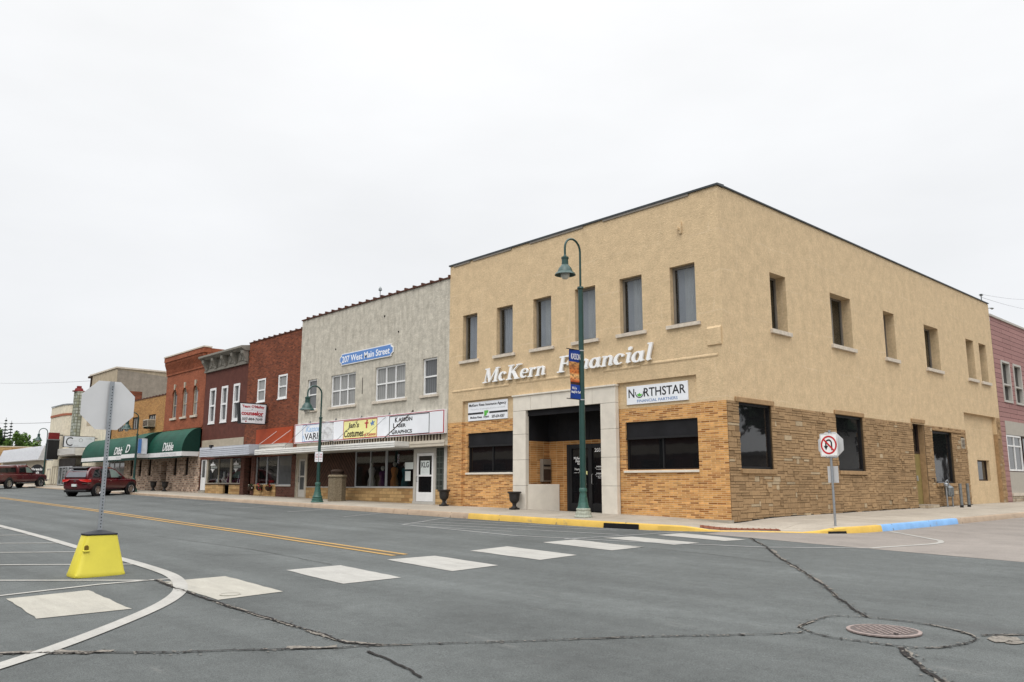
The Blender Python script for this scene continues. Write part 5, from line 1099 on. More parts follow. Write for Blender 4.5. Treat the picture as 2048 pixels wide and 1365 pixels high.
words(o, WF, [('Dibble', -40.0, -38.2, 2.98, 3.50, dict(shear=.45, bold=.012))], 'white_letter', n=1.09, th=.012); words(o, WF, [('FUNERAL HOME', -40.3, -37.75, 2.68, 2.84)], 'text_grey', n=1.085)
o, pr = awning('projecting green barrel awning over the entrance with one white script letter on it', -45.2, -42.62, 1.9, 2.63, 2.88, 4.38)
words(o, WF, [('D', -44.4, -43.5, 2.98, 3.50, dict(shear=.45, bold=.012))], 'white_letter', n=1.91, th=.012)
o, pr = awning('long green barrel awning left of the entrance awning, partly behind the stop sign', -57.2, -45.22, 1.08, 2.63, 2.90, 4.30)
words(o, WF, [('Dibble', -49.4, -47.0, 2.98, 3.50, dict(shear=.45, bold=.012))], 'white_letter', n=1.09, th=.012); words(o, WF, [('FUNERAL HOME', -48.8, -45.4, 2.68, 2.84)], 'text_grey', n=1.085)

# ------------------------------------------------------------------ tall rendered building and theatre
B7 = thing('tall_rendered_building', 'tall plain tan building with a taupe side wall rising behind the tan brick building', 'building', (-57.5, 0, .7))
m = MB(); m.box(WF, -60.7, -54, -10, 0, 3, 9.80); m.build('front_wall', 'tan_render_far', B7); m = MB(); m.add([(-53.99, .06, 0), (-53.99, 12, 0), (-53.99, 12, 9.0), (-53.99, 4, 9.45), (-53.99, .06, 9.72), (-54.2, .06, 0), (-54.2, 12, 0), (-54.2, 12, 9.0), (-54.2, 4, 9.45), (-54.2, .06, 9.72)], [(0, 1, 2, 3, 4), (5, 9, 8, 7, 6), (4, 3, 8, 9), (3, 2, 7, 8)]); m.build('side_wall', 'taupe_render', B7)
MB().box(WF, -60.8, -53.9, -10, .08, 9.8, 9.92).build('coping', 'sill_stone', B7)
m = MB(); m.box(SF, .8, 2.0, -53.98, -53.96, 7.0, 8.1); m.build('exposed_brick', 'red_brick', B7); m = MB(); m.box(SF, 1.2, 4.2, -53.98, -53.97, 6.6, 7.4); m.build('pale_patch', 'tan_render_far', B7)
m = MB(); m.wall(WF, -60.7, -55.2, 0, 5.6, [(-57.3, -56.5, 1.4, 2.3)], n=.04); m.build('lower_front', 'cream_stucco', B7)
m = MB(); m.tube([WF(-60.3, .05, 9.7), WF(-60.3, .1, 8.0)], .06, 6); m.box(WF, -60.6, -60.2, 0, .25, 9.6, 9.75); m.build('downspout', 'dark_brown', B7)
B8 = thing('theatre_building', 'cream art deco theatre with rounded front and glass block tower', 'building', (-66, 0, .8))
m = MB(); rc = 2.2; pts = [(-72.1, .0), (-69.5, -.02)]+[(-67.6+1.2*math.sin(PI/2*i/6), 1.0-1.0*math.cos(PI/2*i/6)) for i in range(7)]
front = [(-72.1, 0), (-68.2, 0), (-67.5, .12), (-67.0, .45), (-66.8, .9), (-62.0, .9), (-61.8, .45), (-61.2, .1), (-60.72, .02)]
for (a, b), (c, d) in zip(front, front[1:]): m.quad((a, b, 0), (c, d, 0), (c, d, 7.9), (a, b, 7.9))
m.quad((-72.1, 0, 0), (-72.1, 12, 0), (-72.1, 12, 7.9), (-72.1, 0, 7.9)); m.quad((-60.72, .02, 0), (-60.72, 12, 0), (-60.72, 12, 7.9), (-60.72, .02, 7.9)); m.add([(a, b, 7.85) for a, b in front]+[(-60.72, 12, 7.85), (-72.1, 12, 7.85)], [tuple(range(len(front)+2))])
m.build('front_wall', 'cream_stucco', B8, smooth=True)
m = MB()
for (a, b), (c, d) in zip(front, front[1:]): m.add([(a, b-.05, 6.95), (c, d-.05, 6.95), (c, d-.05, 7.15), (a, b-.05, 7.15), (a, b, 6.95), (c, d, 6.95), (c, d, 7.15), (a, b, 7.15)], [(0, 1, 2, 3), (3, 2, 6, 7), (0, 4, 5, 1)])
M('band_red', (.33, .12, .07), .8, .15); m.build('band', 'band_red', B8)
m = MB()
for (a, b), (c, d) in zip(front, front[1:]): m.add([(a, b-.06, 7.9), (c, d-.06, 7.9), (c, d-.06, 8.0), (a, b-.06, 8.0), (a, b+.3, 7.9), (c, d+.3, 7.9), (c, d+.3, 8.0), (a, b+.3, 8.0)], [(0, 1, 2, 3), (3, 2, 6, 7)])
m.build('coping', 'galv_dark', B8)
m = MB(); tw = [(x_-.7, y_) for x_, y_ in [(-66.15, .9), (-66.15, .45), (-66.05, .38), (-65.8, .34), (-65.3, .34), (-65.05, .38), (-64.95, .45), (-64.95, .9)]]
for (a, b), (c, d) in zip(tw, tw[1:]): m.quad((a, b, 3.3), (c, d, 3.3), (c, d, 9.0), (a, b, 9.0))
m.add([(a, b, 9.0) for a, b in tw], [tuple(range(len(tw)))]); m.build('glass_tower', 'tower_block', B8, smooth=True)
m = MB(); m.lathe((-66.2, .62, 9.0), [(.52, 0), (.52, .08), (.36, .10), (.30, .30), (.2, .32), (.2, .5)], 14); m.build('tower_cap', 'dull_red', B8)
m = MB()
for a in (-66.6, -63.7): m.box(WF, a, a+.35, -.9, -.86, 3.6, 5.6)
m.build('slot_window', 'glass_dark', B8)
window(B8, WF, -71.5, -70.3, 1.3, 2.3, -.02, 'grey_trim', 'glass_curtain', .06, d=.06); window(B8, WF, -69.8, -68.2, .9, 2.5, -.02, 'beige_trim', 'glass_dark', .06, cols=2, d=.06)
m = MB(); m.box(WF, -67.3, -62.4, .1, .16, .8, 3.1); m.build('entrance_recess', 'interior_dark', B8); window(B8, WF, -66.9, -62.8, .85, 2.4, .17, 'alu', 'glass_curtain_dark', .08, cols=4, d=.06, name='entrance_door')
m = MB(); m.prism_n(WF, [(-.9, 3.3), (.2, 3.3), (.28, 3.4), (.28, 3.95), (-.9, 3.95)], -67.9, -62.2)
for k in range(5): m.box(WF, -67.9, -62.2, .28, .31, 3.42+k*.11, 3.5+k*.11)
m.build('entrance_canopy', 'ribbed_white', B8)
m = MB(); m.wall(WF, -72.1, -68.0, 0, .9, n=.05); m.build('knee_wall', 'limestone_rough', B8)
TF = Fr((-67.3, 0, 0), (.28, .96, 0), (.96, -.28, 0))
o = thing('marquee_sign', 'dark vertical theatre marquee with red top on the cream theatre front', 'sign', WF(-68, 1, 3.2))
m = MB(); m.box(SF, -1.12, -.22, -67.9, -67.45, 3.05, 4.72); m.build('cabinet', 'black_metal', o); m = MB(); m.box(SF, -1.08, -.25, -67.85, -67.5, 4.80, 5.38); m.build('red_top', 'dull_red', o); m = MB(); m.box(SF, -1.14, -.2, -67.95, -67.43, 4.72, 4.80); m.build('divider', 'galv_dark', o)
m = MB(); m.tube([(-67.8, -.3, 5.2), (-67.8, .05, 5.2)], .05, 6); m.build('bracket', 'black_metal', o)
CS = Fr((-57.3, 0, 0), (0, 1, 0), (1, 0, 0))
o = thing('projecting_sign', 'white rectangular projecting sign with a large black letter C near the theatre', 'sign', (-57.3, -1.3, 3.75))
MB().box(CS, -2.46, -.22, -.1, .1, 3.74, 4.62).build('cabinet', 'black_metal', o); MB().box(CS, -2.42, -.26, .1, .11, 3.78, 4.58).build('face', 'white_board', o)
words(o, CS, [('C', -2.30, -1.82, 3.84, 4.52)], 'text_black', n=.111); words(o, CS, [('HIROPRACTIC', -2.0, -1.55, 4.2, 4.28), ('ARE', -2.0, -1.75, 4.04, 4.12), ('ENTER', -1.7, -1.4, 3.84, 3.93), ('CLINIC', -.9, -.42, 4.38, 4.5)], 'text_grey', n=.111)
m = MB(); m.tube([(-57.3, -.22, 4.5), (-57.3, .1, 4.5)], .04, 6); rib(m, CS, arc(0, 0, .13, .13, 0, 360, lambda a: .02), (-1.25, 4.3), (1, 1), 0, .11, .115); m.build('bracket', 'galv_dark', o)

# ------------------------------------------------------------------ far low building
B9 = thing('low_building', 'low far building with a grey standing seam metal mansard', 'building', (-81, 0, .9))
m = MB(); m.box(WF, -91, -73.2, -12, 0, 0, 3.2); m.build('wall', 'beige_trim', B9); m = MB(); m.prism_n(WF, [(.5, 3.1), (.55, 3.15), (.1, 4.45), (-.3, 4.5), (-.3, 3.1)], -90.0, -73.0)
for k in range(34): x = -89.9+k*.5; m.prism_n(WF, [(.57, 3.15), (.59, 3.17), (.13, 4.45), (.1, 4.45)], x, x+.05)
m.build('mansard_roof', 'roof_metal', B9); window(B9, WF, -89, -79.5, 1.2, 2.9, .01, 'grey_trim', 'glass_dark', .08, cols=6, d=.05); m = MB(); m.add([(-82, 6, 4.4), (-72.8, 6, 4.4), (-77, 6, 5.6), (-82, 14, 4.4), (-72.8, 14, 4.4), (-77, 14, 5.6)], [(0, 1, 2), (3, 5, 4), (0, 2, 5, 3), (1, 4, 5, 2)]); m.build('gable_roof', 'dark_brown', B9)
B10 = thing('orange_end_building', 'sliver of an orange sided building at the far left edge', 'building', (-95, 0, 1)); MB().box(WF, -104, -91.05, -10, .3, 0, 4.9).build('wall', 'tan_block', B10); MB().box(WF, -104.1, -91.0, -10.1, .45, 4.9, 5.0).build('coping', 'sill_stone', B10)
o = thing('round_sign', 'round black disc sign with white lettering behind the dark red pickup', 'sign', (-69.7, -1.25, .80)); RS = Fr((-69.7, -1.25, 0), (.733, .68, 0), (.68, -.733, 0))
m = MB(); m.prism(RS, [(.62*math.cos(2*PI*k/28), 2.02+.62*math.sin(2*PI*k/28)) for k in range(28)], -.05, .05); m.build('disc', 'text_black', o); words(o, RS, [('threads', -.52, .52, 2.10, 2.34, dict(bold=.02)), ('on', -.22, .22, 1.80, 2.0, dict(bold=.02)), ('1st', -.16, .16, 1.58, 1.72, dict(bold=.02))], 'white_letter', n=.052, th=.01)
m = MB(); m.box(RS, -.06, .06, -.04, .04, .7, 1.42); m.build('post', 'black_metal', o)

# ------------------------------------------------------------------ pink siding building on the side street
B11 = thing('pink_siding_building', 'pink clapboard building behind the corner building on the side street', 'building', (0, 30, .2)); T11 = 9.12
PW = [(24.48, 25.77), (26.32, 27.6), (29.5, 30.8), (31.4, 32.7)]
m = MB(); m.wall(SF, 23.52, 46, 3.45, T11, [(a, b, 4.98, 7.05, .2) for a, b in PW]); m.wall(SF, 23.52, 24.2, -.1, 3.45); m.quad((-.01, 23.52, 0), (-12, 23.52, 0), (-12, 23.52, T11), (-.01, 23.52, T11)); m.quad((-12, 46, 0), (0, 46, 0), (0, 46, T11), (-12, 46, T11)); m.build('siding_wall', 'pink_siding', B11); MB().box(SF, 23.6, 46, -12, -.1, T11-.3, T11-.2).build('roof', 'roof_gravel', B11)
MB().box(SF, 23.45, 46, -.1, .06, T11, T11+.1).build('coping', 'grey_trim', B11)
for a, b in PW: window(B11, SF, a, b, 4.98, 7.05, -.15, 'grey_trim', 'glass_dark', .10, rows=2, d=.19, tops=.42)
m = MB(); m.box(SF, 24.2, 46, -.1, .02, 3.40, 4.06); m.box(SF, 24.2, 46, -.1, .0, .6, 1.62); M('panel_greige', (.40, .37, .32), .7, .06); m.build('panel', 'panel_greige', B11)
window(B11, SF, 24.2, 26.4, 1.66, 3.38, -.06, 'white_paint', 'glass_curtain_dark', .08, cols=2, rows=2, d=.07, tops=.72, name='shop_window'); window(B11, SF, 26.6, 31, 1.66, 3.38, -.06, 'dark_brown', 'glass_curtain_dark', .08, cols=3, d=.07, name='shop_window')
MB().box(SF, 24.2, 46, -.1, .06, .48, .62).build('ledge', 'sill_stone', B11); MB().box(SF, 24.2, 46, -.1, .03, -.1, .48).build('stone_base', 'limestone_rough', B11)

# ------------------------------------------------------------------ street lamps
def lamp(zc, label, base, group, top=1.42, pr=.075, pedestal=True):
    """zc: collar height where the arm starts; the arm reaches over the street"""
    o = thing('street_lamp', label, 'street lamp', (0, 0, 0), group)
    m = MB(); m.lathe((0, 0, 0), [(.27, 0), (.27, .03), (.24, .06), (.235, .15), (.20, .17), (.215, .23), (.20, .26)], 24); m.build('pedestal', 'pedestal' if pedestal else 'lamp_green_worn', o, smooth=True)
    m = MB(); prof = [(.19, .26), (.165, .32), (.13, .5), (.105, .68), (.098, .72), (.115, .74), (.115, .82), (.095, .85)]; seg = 24; vs = []
    for i, (r_, z) in enumerate(prof):
        for k in range(seg): a = 2*PI*k/seg; rr = r_*(1-.09*(k % 3 == 0)*(0 < i < 4)); vs.append((rr*math.cos(a), rr*math.sin(a), z))
    m.add(vs, [(i*seg+k, i*seg+(k+1) % seg, (i+1)*seg+(k+1) % seg, (i+1)*seg+k) for i in range(len(prof)-1) for k in range(seg)]); m.build('fluted_base', 'lamp_green_worn', o, smooth=True)
    m = MB(); m.tube([(0, 0, .8), (0, 0, zc*.55), (0, 0, zc)], [pr*1.12, pr, pr*.86], 14); m.lathe((0, 0, zc-.03), [(pr*1.1, 0), (pr*1.25, .02), (pr*1.1, .07)], 14); m.build('pole', 'lamp_green', o, smooth=True)
    R_ = .34; pts = [(0, 0, zc), (0, 0, zc+top-R_-.02)]
    for i in range(1, 13): a = PI*i/12; pts.append((0, -R_+R_*math.cos(a), zc+top-R_+R_*math.sin(a)))
    zb = zc+.98 if top > 1.3 else zc+.9
    pts.append((0, -2*R_, zc+.88)); m = MB(); m.tube(pts, .034, 10); m.lathe((0, -2*R_, zc+.86), [(.05, 0), (.05, .05), (.036, .07)], 10); m.build('arm', 'lamp_green', o, smooth=True)
    z0 = zc+.30
    m = MB(); m.lathe((0, -2*R_, z0), [(.285, .05), (.30, .04), (.325, .0), (.315, .015), (.29, .06), (.24, .09), (.20, .20), (.13, .29), (.105, .32), (.10, .50), (.115, .51), (.115, .56), (.05, .585)], 24, cap=False)
    m.build('lamp_shade', 'lamp_green', o, smooth=True, recalc=False)
    m = MB(); m.lathe((0, -2*R_, z0-.14), [(.01, 0), (.07, .015), (.125, .07), (.14, .14), (.14, .20)], 18); m.build('bulb', 'bulb_glass', o, smooth=True)
    o.location = base; return o
lamp(6.92, 'tall green street lamp with gooseneck arm in front of the tan corner building', (-3.88, -1.74, zs(-3.88, -1.74)), 'green gooseneck street lamps', 1.50, .085)
lamp(3.62, 'short green street lamp with two small parking plates, before the grey stucco storefront', (-19.17, -1.86, zs(-19.17, -1.86)), 'green gooseneck street lamps', 1.38, .068, False)
lamp(3.62, 'green street lamp behind the hood of the red sport utility vehicle', (-42.1, -1.98, zs(-42.1, -1.98)), 'green gooseneck street lamps', 1.38, .068, False)
lamp(3.62, 'farthest green street lamp, beside the front of the red pickup and the theatre', (-68.9, -.9, zs(-68.9, -.9)), 'green gooseneck street lamps', 1.38, .068, False)
# banner on the tall lamp
BFr = Fr((-3.88, -1.74, 0), (0, 1, 0), (1, 0, 0))
o = thing('street_banner', 'blue banner with an orange sunset picture hanging from the tall lamp', 'banner', (-3.88, -1.74, 3.45))
def cloth(mb, F, u0, u1, z0, z1, amp=.03, n0=0, ns=10):
    rows_ = []
    for j in range(ns+1):
        t = j/ns; z = z0+(z1-z0)*t; rows_.append([(u, z, n0+amp*math.sin(PI*(z-3.4)*1.1+3*(u-u0))) for u in [u0+(u1-u0)*i/6 for i in range(7)]])
    vs = [F(u, n, z) for r_ in rows_ for u, z, n in r_]; fs = [(j*7+i, j*7+i+1, j*7+i+8, j*7+i+7) for j in range(ns) for i in range(6)]
    b = len(vs); vs += [F(u, n-.006, z) for r_ in rows_ for u, z, n in r_]; fs += [tuple(b+q for q in f_)[::-1] for f_ in fs]; mb.add(vs, fs)
m = MB(); cloth(m, BFr, -.52, -.07, 3.52, 3.94); cloth(m, BFr, -.52, -.07, 4.64, 5.0); m.build('blue_cloth', 'banner_blue', o, smooth=True); m = MB(); cloth(m, BFr, -.52, -.07, 3.94, 4.64); m.build('sunset_picture', 'sunset_print', o, smooth=True)
words(o, BFr, [('KASSON', -.50, -.10, 4.70, 4.88)], 'white_letter', n=.04); words(o, BFr, [("We're", -.47, -.27, 3.79, 3.88, dict(shear=.3)), ('Ready For You!', -.50, -.10, 3.66, 3.76, dict(shear=.3, bold=.015))], 'white_letter', n=.04)
m = MB(); [MB().tube([BFr(.06, 0, z_), BFr(-.66, 0, z_)], .014, 6).build('banner_rod', 'black_iron', o) for z_ in (5.01, 3.51)]; [MB().lathe((-3.88, -1.74, z_), [(.092, 0), (.092, .03)], 12).build('clamp', 'alu', o) for z_ in (4.99, 3.49)]
# faded banners on the other lamps
M('banner_faded', (.66, .69, .73), .7, .08, 3)
def translucent():
    m, t, b = newmat('banner_sheer'); b.inputs['Base Color'].default_value = (.78, .80, .83, 1); b.inputs['Roughness'].default_value = .8; b.inputs['Alpha'].default_value = .72; MATS['banner_sheer'] = m
translucent()
def faded(lx, ly, label, zb, zt, sgn, bluecol=True):
    Fx = Fr((lx, ly, 0), (0, 1, 0), (1, 0, 0)); o_ = thing('street_banner', label, 'banner', (lx, ly, zb), 'faded banners on lamp posts')
    m = MB(); a, b = (.07, .66) if sgn > 0 else (-.66, -.07); 
    vs = [Fx(a+(b-a)*i/6, .025*math.sin(i*1.1+j*.5), zb+(zt-zb)*j/8) for j in range(9) for i in range(7)]; m.add(vs, [(j*7+i, j*7+i+1, j*7+i+8, j*7+i+7) for j in range(8) for i in range(6)]); m.build('cloth', 'banner_faded' if bluecol else 'banner_sheer', o_, smooth=True)
    [MB().tube([Fx(0, 0, z_), Fx(b if sgn > 0 else a, 0, z_)], .012, 6).build('banner_rod', 'black_iron', o_) for z_ in (zt+.01, zb-.01)]
    if bluecol: m = MB(); m.box(Fx, a+.01, a+.22, .035, .04, zb+.05, zt-.05); m.build('blue_stripe', 'sign_blue', o_)
    else: m = MB(); rib(m, Fx, arc(0, 0, .17, .17, 0, 360, lambda q: .025), ((a+b)/2, (zb+zt)/2), (1, 1), 0, .034, .04); m.build('faded_emblem', 'text_grey', o_)
faded(-19.17, -1.86, 'washed out white banner on the lamp before the long sign board', 2.86, 3.66, 1, False)
faded(-42.1, -1.98, 'white and blue banner on the lamp before the green awnings', 2.85, 3.85, 1); faded(-68.9, -.9, 'small white and blue banner on the farthest lamp', 3.0, 4.0, 1)
# two little parking plates on lamp
PP = Fr((-19.17, -1.86, 0), (.62, .78, 0), (.78, -.62, 0))
for a, l in ((-.165, 'white parking plate with red print on the short lamp, the left of two'), (.01, 'white parking plate with red print on the short lamp, the right of two')):
    o = thing('parking_sign', l, 'sign', PP(a+.1, .1, 2.0), 'parking plates on the short lamp'); MB().box(PP, a, a+.155, .085, .095, 1.93, 2.36).build('plate', 'white_board', o, bevel=.003)
    words(o, PP, [('2 HR', a+.03, a+.125, 2.20, 2.28, dict(bold=.02)), ('PARKING', a+.012, a+.143, 2.11, 2.165, dict(bold=.02)), ('ONLY', a+.03, a+.125, 2.0, 2.05)], 'text_red', n=.0955, th=.002)
# ------------------------------------------------------------------ portable stop sign (seen from its back)
o = thing('portable_stop_sign', 'back of an octagonal stop sign on a perforated post in a yellow weighted base', 'stop sign', (-2.2, -15.49, zr(-2.2, -15.49)))
zg = zr(-2.2, -15.49)-.005; FS = Fr((-2.2, -15.49, 0), (0, 1, 0), (1, 0, 0))
def rr_ring(hu, hn, z, r_=.07, k=4):
    P_ = []
    for sx_, sy_, a0 in ((1, 1, 0), (-1, 1, 90), (-1, -1, 180), (1, -1, 270)):
        for i in range(k+1): a = math.radians(a0+90*i/k); P_.append(FS((hu-r_)*sx_+r_*math.cos(a), (hn-r_)*sy_+r_*math.sin(a), z))
    return P_
m = MB(); lv = [(.39, .27, zg+.0, .1), (.395, .275, zg+.03, .1), (.38, .265, zg+.07, .1), (.245, .18, zg+.645, .07), (.235, .17, zg+.655, .07)]; vs = []
for hu, hn, z, r_ in lv: vs += rr_ring(hu, hn, z, r_)
k = 20; m.add(vs, [(i*k+j, i*k+(j+1) % k, (i+1)*k+(j+1) % k, (i+1)*k+j) for i in range(len(lv)-1) for j in range(k)]+[tuple(range((len(lv)-1)*k, len(lv)*k))]); m.build('base', 'yellow_plastic', o, smooth=True)
m = MB(); vs = rr_ring(.25, .185, zg+.655, .07)+rr_ring(.25, .185, zg+.675, .07)+rr_ring(.06, .06, zg+.73, .03); m.add(vs, [(i*k+j, i*k+(j+1) % k, (i+1)*k+(j+1) % k, (i+1)*k+j) for i in range(2) for j in range(k)]+[tuple(range(2*k, 3*k))]); m.build('lid', 'rubber', o, smooth=True)
m = MB(); m.mi = 0; n_ = .263; zc = zg+.47; m.prism(FS, [(-.235+.03*math.cos(a), zc+.035*math.sin(a)) for a in [PI*i/8 for i in range(9)]]+[(-.265, zc-.04), (-.205, zc-.04)], .15, .215); M('yellow_shaded', (.16, .11, .015), .7, .2, mode='obj'); m.build('drain_hole', 'yellow_shaded', o); m = MB(); m.box(FS, -.285, -.19, .16, .235, zc-.075, zc-.045); m.build('drain_lip', 'yellow_plastic', o, bevel=.01)  # drain hole is a solid plug; its inner shade is painted as darker yellow
# U-channel post with punched holes
zt = 2.72; m = MB()
m.prism_n(Fr(FS.o, (0, 0, 1), (1, 0, 0)), [], 0, 0) if False else None
hole_z = [zg+.78+i*.0508 for i in range(int((zt-zg-.8)/.0508))]
m.wall(FS, -.025, .025, zg+.62, zt, [(-.008, .008, z-.009, z+.009, .004) for z in hole_z], n=.028)
m.wall(Fr(FS.o, (1, 0, 0), (0, 1, 0)), -.022, .028, zg+.62, zt, n=.025); m.wall(Fr(FS.o, (1, 0, 0), (0, 1, 0)), -.022, .028, zg+.62, zt, n=-.025)
m.wall(FS, -.025, .025, zg+.62, zt, n=-.022); m.box(FS, -.045, -.025, .020, .026, zg+.62, zt); m.build('post', 'galv', o, recalc=False); MB().box(FS, -.012, .012, .0, .012, zg+.7, zt-.02).build('post_core', 'hole', o)
FO = Fr((-2.2, -15.49, 0), (.06, .998, 0), (.998, -.06, 0)); R8 = .452; FO.o = FO.o+FO.u*(-.035)
m = MB(); m.prism(FO, [(R8*math.cos(PI/8+k*PI/4), 2.315+R8*.985*math.sin(PI/8+k*PI/4)) for k in range(8)], -.034, -.028); m.build('sign_panel', 'sign_back', o)
m = MB(); [m.lathe(FS(0, .028, z), [(.012, 0), (.010, .008)], 8, 'x') for z in (2.62, 2.02)]; m.build('bolt', 'galv_dark', o)
# ------------------------------------------------------------------ no U-turn sign on corner
px_, py_ = 2.706, .47; zg = zs(px_, py_)
o = thing('no_u_turn_sign', 'no U-turn sign on a galvanised post in front of the stone side wall', 'road sign', (px_, py_, zg))
m = MB(); m.tube([(px_, py_, zg-.05), (px_, py_, zg+2.42)], .030, 10); m.build('post', 'galv', o, smooth=True)
FO = Fr((px_, py_, 0), (1, .02, 0), (.02, -1, 0)); R8 = .36; cz = zg+2.04
m = MB(); m.prism(FO, [(R8*math.cos(PI/8+k*PI/4), cz+R8*math.sin(PI/8+k*PI/4)) for k in range(8)], -.04, -.034); m.build('octagon_back', 'sign_back', o)
FQ = Fr((px_, py_, 0), (.98, -.19, 0), (-.19, -.98, 0)); cz = zg+2.04; a = .26
m = MB(); m.prism(FQ, [(-a+.02, cz-.295), (a-.02, cz-.295), (a, cz-.275), (a, cz+.275), (a-.02, cz+.295), (-a+.02, cz+.295), (-a, cz+.275), (-a, cz-.275)], .05, .056); m.build('plate', 'white_letter', o)
def circ(mb, F, r0_, r1_, cz_, n0, n1, k=36, a=1):
    for i in range(k):
        t0, t1 = 2*PI*i/k, 2*PI*(i+1)/k; mb.prism(F, [(a*r0_*math.cos(t0), cz_+r0_*math.sin(t0)), (a*r1_*math.cos(t0), cz_+r1_*math.sin(t0)), (a*r1_*math.cos(t1), cz_+r1_*math.sin(t1)), (a*r0_*math.cos(t1), cz_+r0_*math.sin(t1))], n0, n1)
m = MB(); circ(m, FQ, .195, .238, cz, .0565, .060); k = .7071; L2 = .20
m.prism(FQ, [(-L2*k-.015, cz+L2*k-.015), (-L2*k+.015, cz+L2*k+.015), (L2*k+.015, cz-L2*k+.015), (L2*k-.015, cz-L2*k-.015)], .0565, .0625); m.build('prohibition_ring', 'sign_red', o)
m = MB(); rib(m, FQ, [(.085, -.14, .04), (.085, .04, .04)]+arc(0, .04, .085, .085, 0, 180, lambda q: .04, 12)+[(-.085, -.02, .04)], (0, cz), (1, 1), 0, .0562, .0590); m.prism(FQ, [(-.15, cz-.02), (-.02, cz-.02), (-.085, cz-.13)], .0562, .0592); m.build('u_turn_arrow', 'text_black', o)
m = MB(); n_ = .0562; a2, b2, w = .245, .28, .006
for u0_, u1_, v0_, v1_ in ((-a2, a2, cz-b2, cz-b2+w), (-a2, a2, cz+b2-w, cz+b2), (-a2, -a2+w, cz-b2+w, cz+b2-w), (a2-w, a2, cz-b2+w, cz+b2-w)): m.box(FQ, u0_, u1_, n_, n_+.0015, v0_, v1_)
m.build('border', 'text_black', o)
m = MB(); m.box(FO, -.13, .15, -.045, -.038, zg+1.08, zg+1.50); m.build('small_plate_back', 'sign_back', o, bevel=.003)

# ------------------------------------------------------------------ urn planters
def urn(loc, label):
    o_ = thing('urn_planter', label, 'urn planter', loc, 'black cast iron urn planters')
    m = MB(); m.box(WORLD, loc[0]-.13, loc[0]+.13, loc[1]-.13, loc[1]+.13, loc[2], loc[2]+.06); m.lathe(loc, [(q*.84, w*.86) for q, w in [(.14, .06), (.13, .10), (.085, .13), (.075, .2), (.1, .22), (.09, .25), (.15, .29), (.2, .36), (.215, .5), (.225, .62), (.285, .66), (.295, .70), (.25, .715), (.21, .70), (.2, .62)]], 22)
    m.build('urn', 'black_iron', o_, smooth=True); m = MB(); m.lathe((loc[0], loc[1], loc[2]+.53), [(.175, 0), (.1, .03), (.01, .035)], 16); m.build('soil', 'dark_brown', o_); return o_
def place(x, y): return (x, y, zs(x, y))
urn(place(-8.32, -.38), 'black urn planter on the sidewalk beside the limestone entrance'); urn(place(-12.2, -.42), 'black urn planter right of the white shop door'); urn(place(-42.95, -.45), 'black urn planter left of the funeral home door'); urn(place(-40.9, -.45), 'black urn planter in front of the funeral home door')
# ------------------------------------------------------------------ trash receptacle
tx, ty = -19.45, -.75; zg = zs(tx, ty); o = thing('trash_can', 'octagonal concrete trash receptacle with a dark domed lid beside the short lamp', 'trash can', (tx, ty, zg))
m = MB(); m.lathe((tx, ty, zg), [(.40, 0), (.40, .98), (.37, 1.02), (.43, 1.04), (.43, 1.10), (.38, 1.14)], 8); M('aggregate', (.21, .17, .115), .95, .35, 22, .8, 50); m.build('body', 'aggregate', o); m = MB(); m.lathe((tx, ty, zg+1.13), [(.27, 0), (.27, .12), (.30, .13), (.30, .18), (.24, .23), (.08, .26)], 16); m.build('lid', 'dark_brown', o, smooth=True)
# ------------------------------------------------------------------ gas meter and guard posts on the side wall
gm = thing('gas_meter', 'grey gas meter with pipes on the stone side wall', 'gas meter', (.3, 15.4, zs(.3, 15.4))); zg = zs(.3, 15.4)
m = MB(); m.lathe((.30, 15.35, zg+.42), [(.1, 0), (.17, .04), (.17, .34), (.1, .40)], 14); m.box(SF, 15.2, 15.5, .2, .42, zg+.40, zg+.62); m.build('meter_body', 'galv_dark', gm, smooth=False, bevel=.01)
m = MB(); m.tube([(.3, 15.05, zg), (.3, 15.05, zg+1.0), (.3, 15.25, zg+1.05), (.3, 15.35, zg+.85)], .03, 8); m.tube([(.3, 15.62, zg), (.3, 15.62, zg+.7), (.3, 15.45, zg+.85)], .03, 8); m.lathe((.3, 15.05, zg+.78), [(.05, 0), (.09, .04), (.09, .12), (.05, .16)], 10); m.tube([(.02, 15.05, zg+.95), (.3, 15.05, zg+.95)], .025, 8); m.build('pipe', 'galv', gm, smooth=True)
for (y_, l, x_) in ((15.25, 'galvanised guard pipe nearest the gas meter', .75), (16.15, 'galvanised guard pipe on the right, farther from the gas meter', .72)):
    zg = zs(x_, y_); g_ = thing('guard_post', l, 'bollard', (x_, y_, zg), 'guard pipes by the gas meter'); m = MB(); m.tube([(x_, y_, zg+.09), (x_, y_, zg+.93)], .058, 12); m.build('pipe', 'galv_dark', g_, smooth=True); m = MB(); m.lathe((x_, y_, zg), [(.066, 0), (.066, .09)], 12); m.build('dark_foot', 'black_metal', g_)
o = thing('wall_faucet', 'small dark hose bib on the stone pier beside the olive door', 'faucet', (.05, 14.4, 1.2)); m = MB(); m.tube([(.0, 14.45, 1.25), (.12, 14.45, 1.25), (.12, 14.45, 1.1)], .02, 6); m.build('spout', 'black_iron', o)
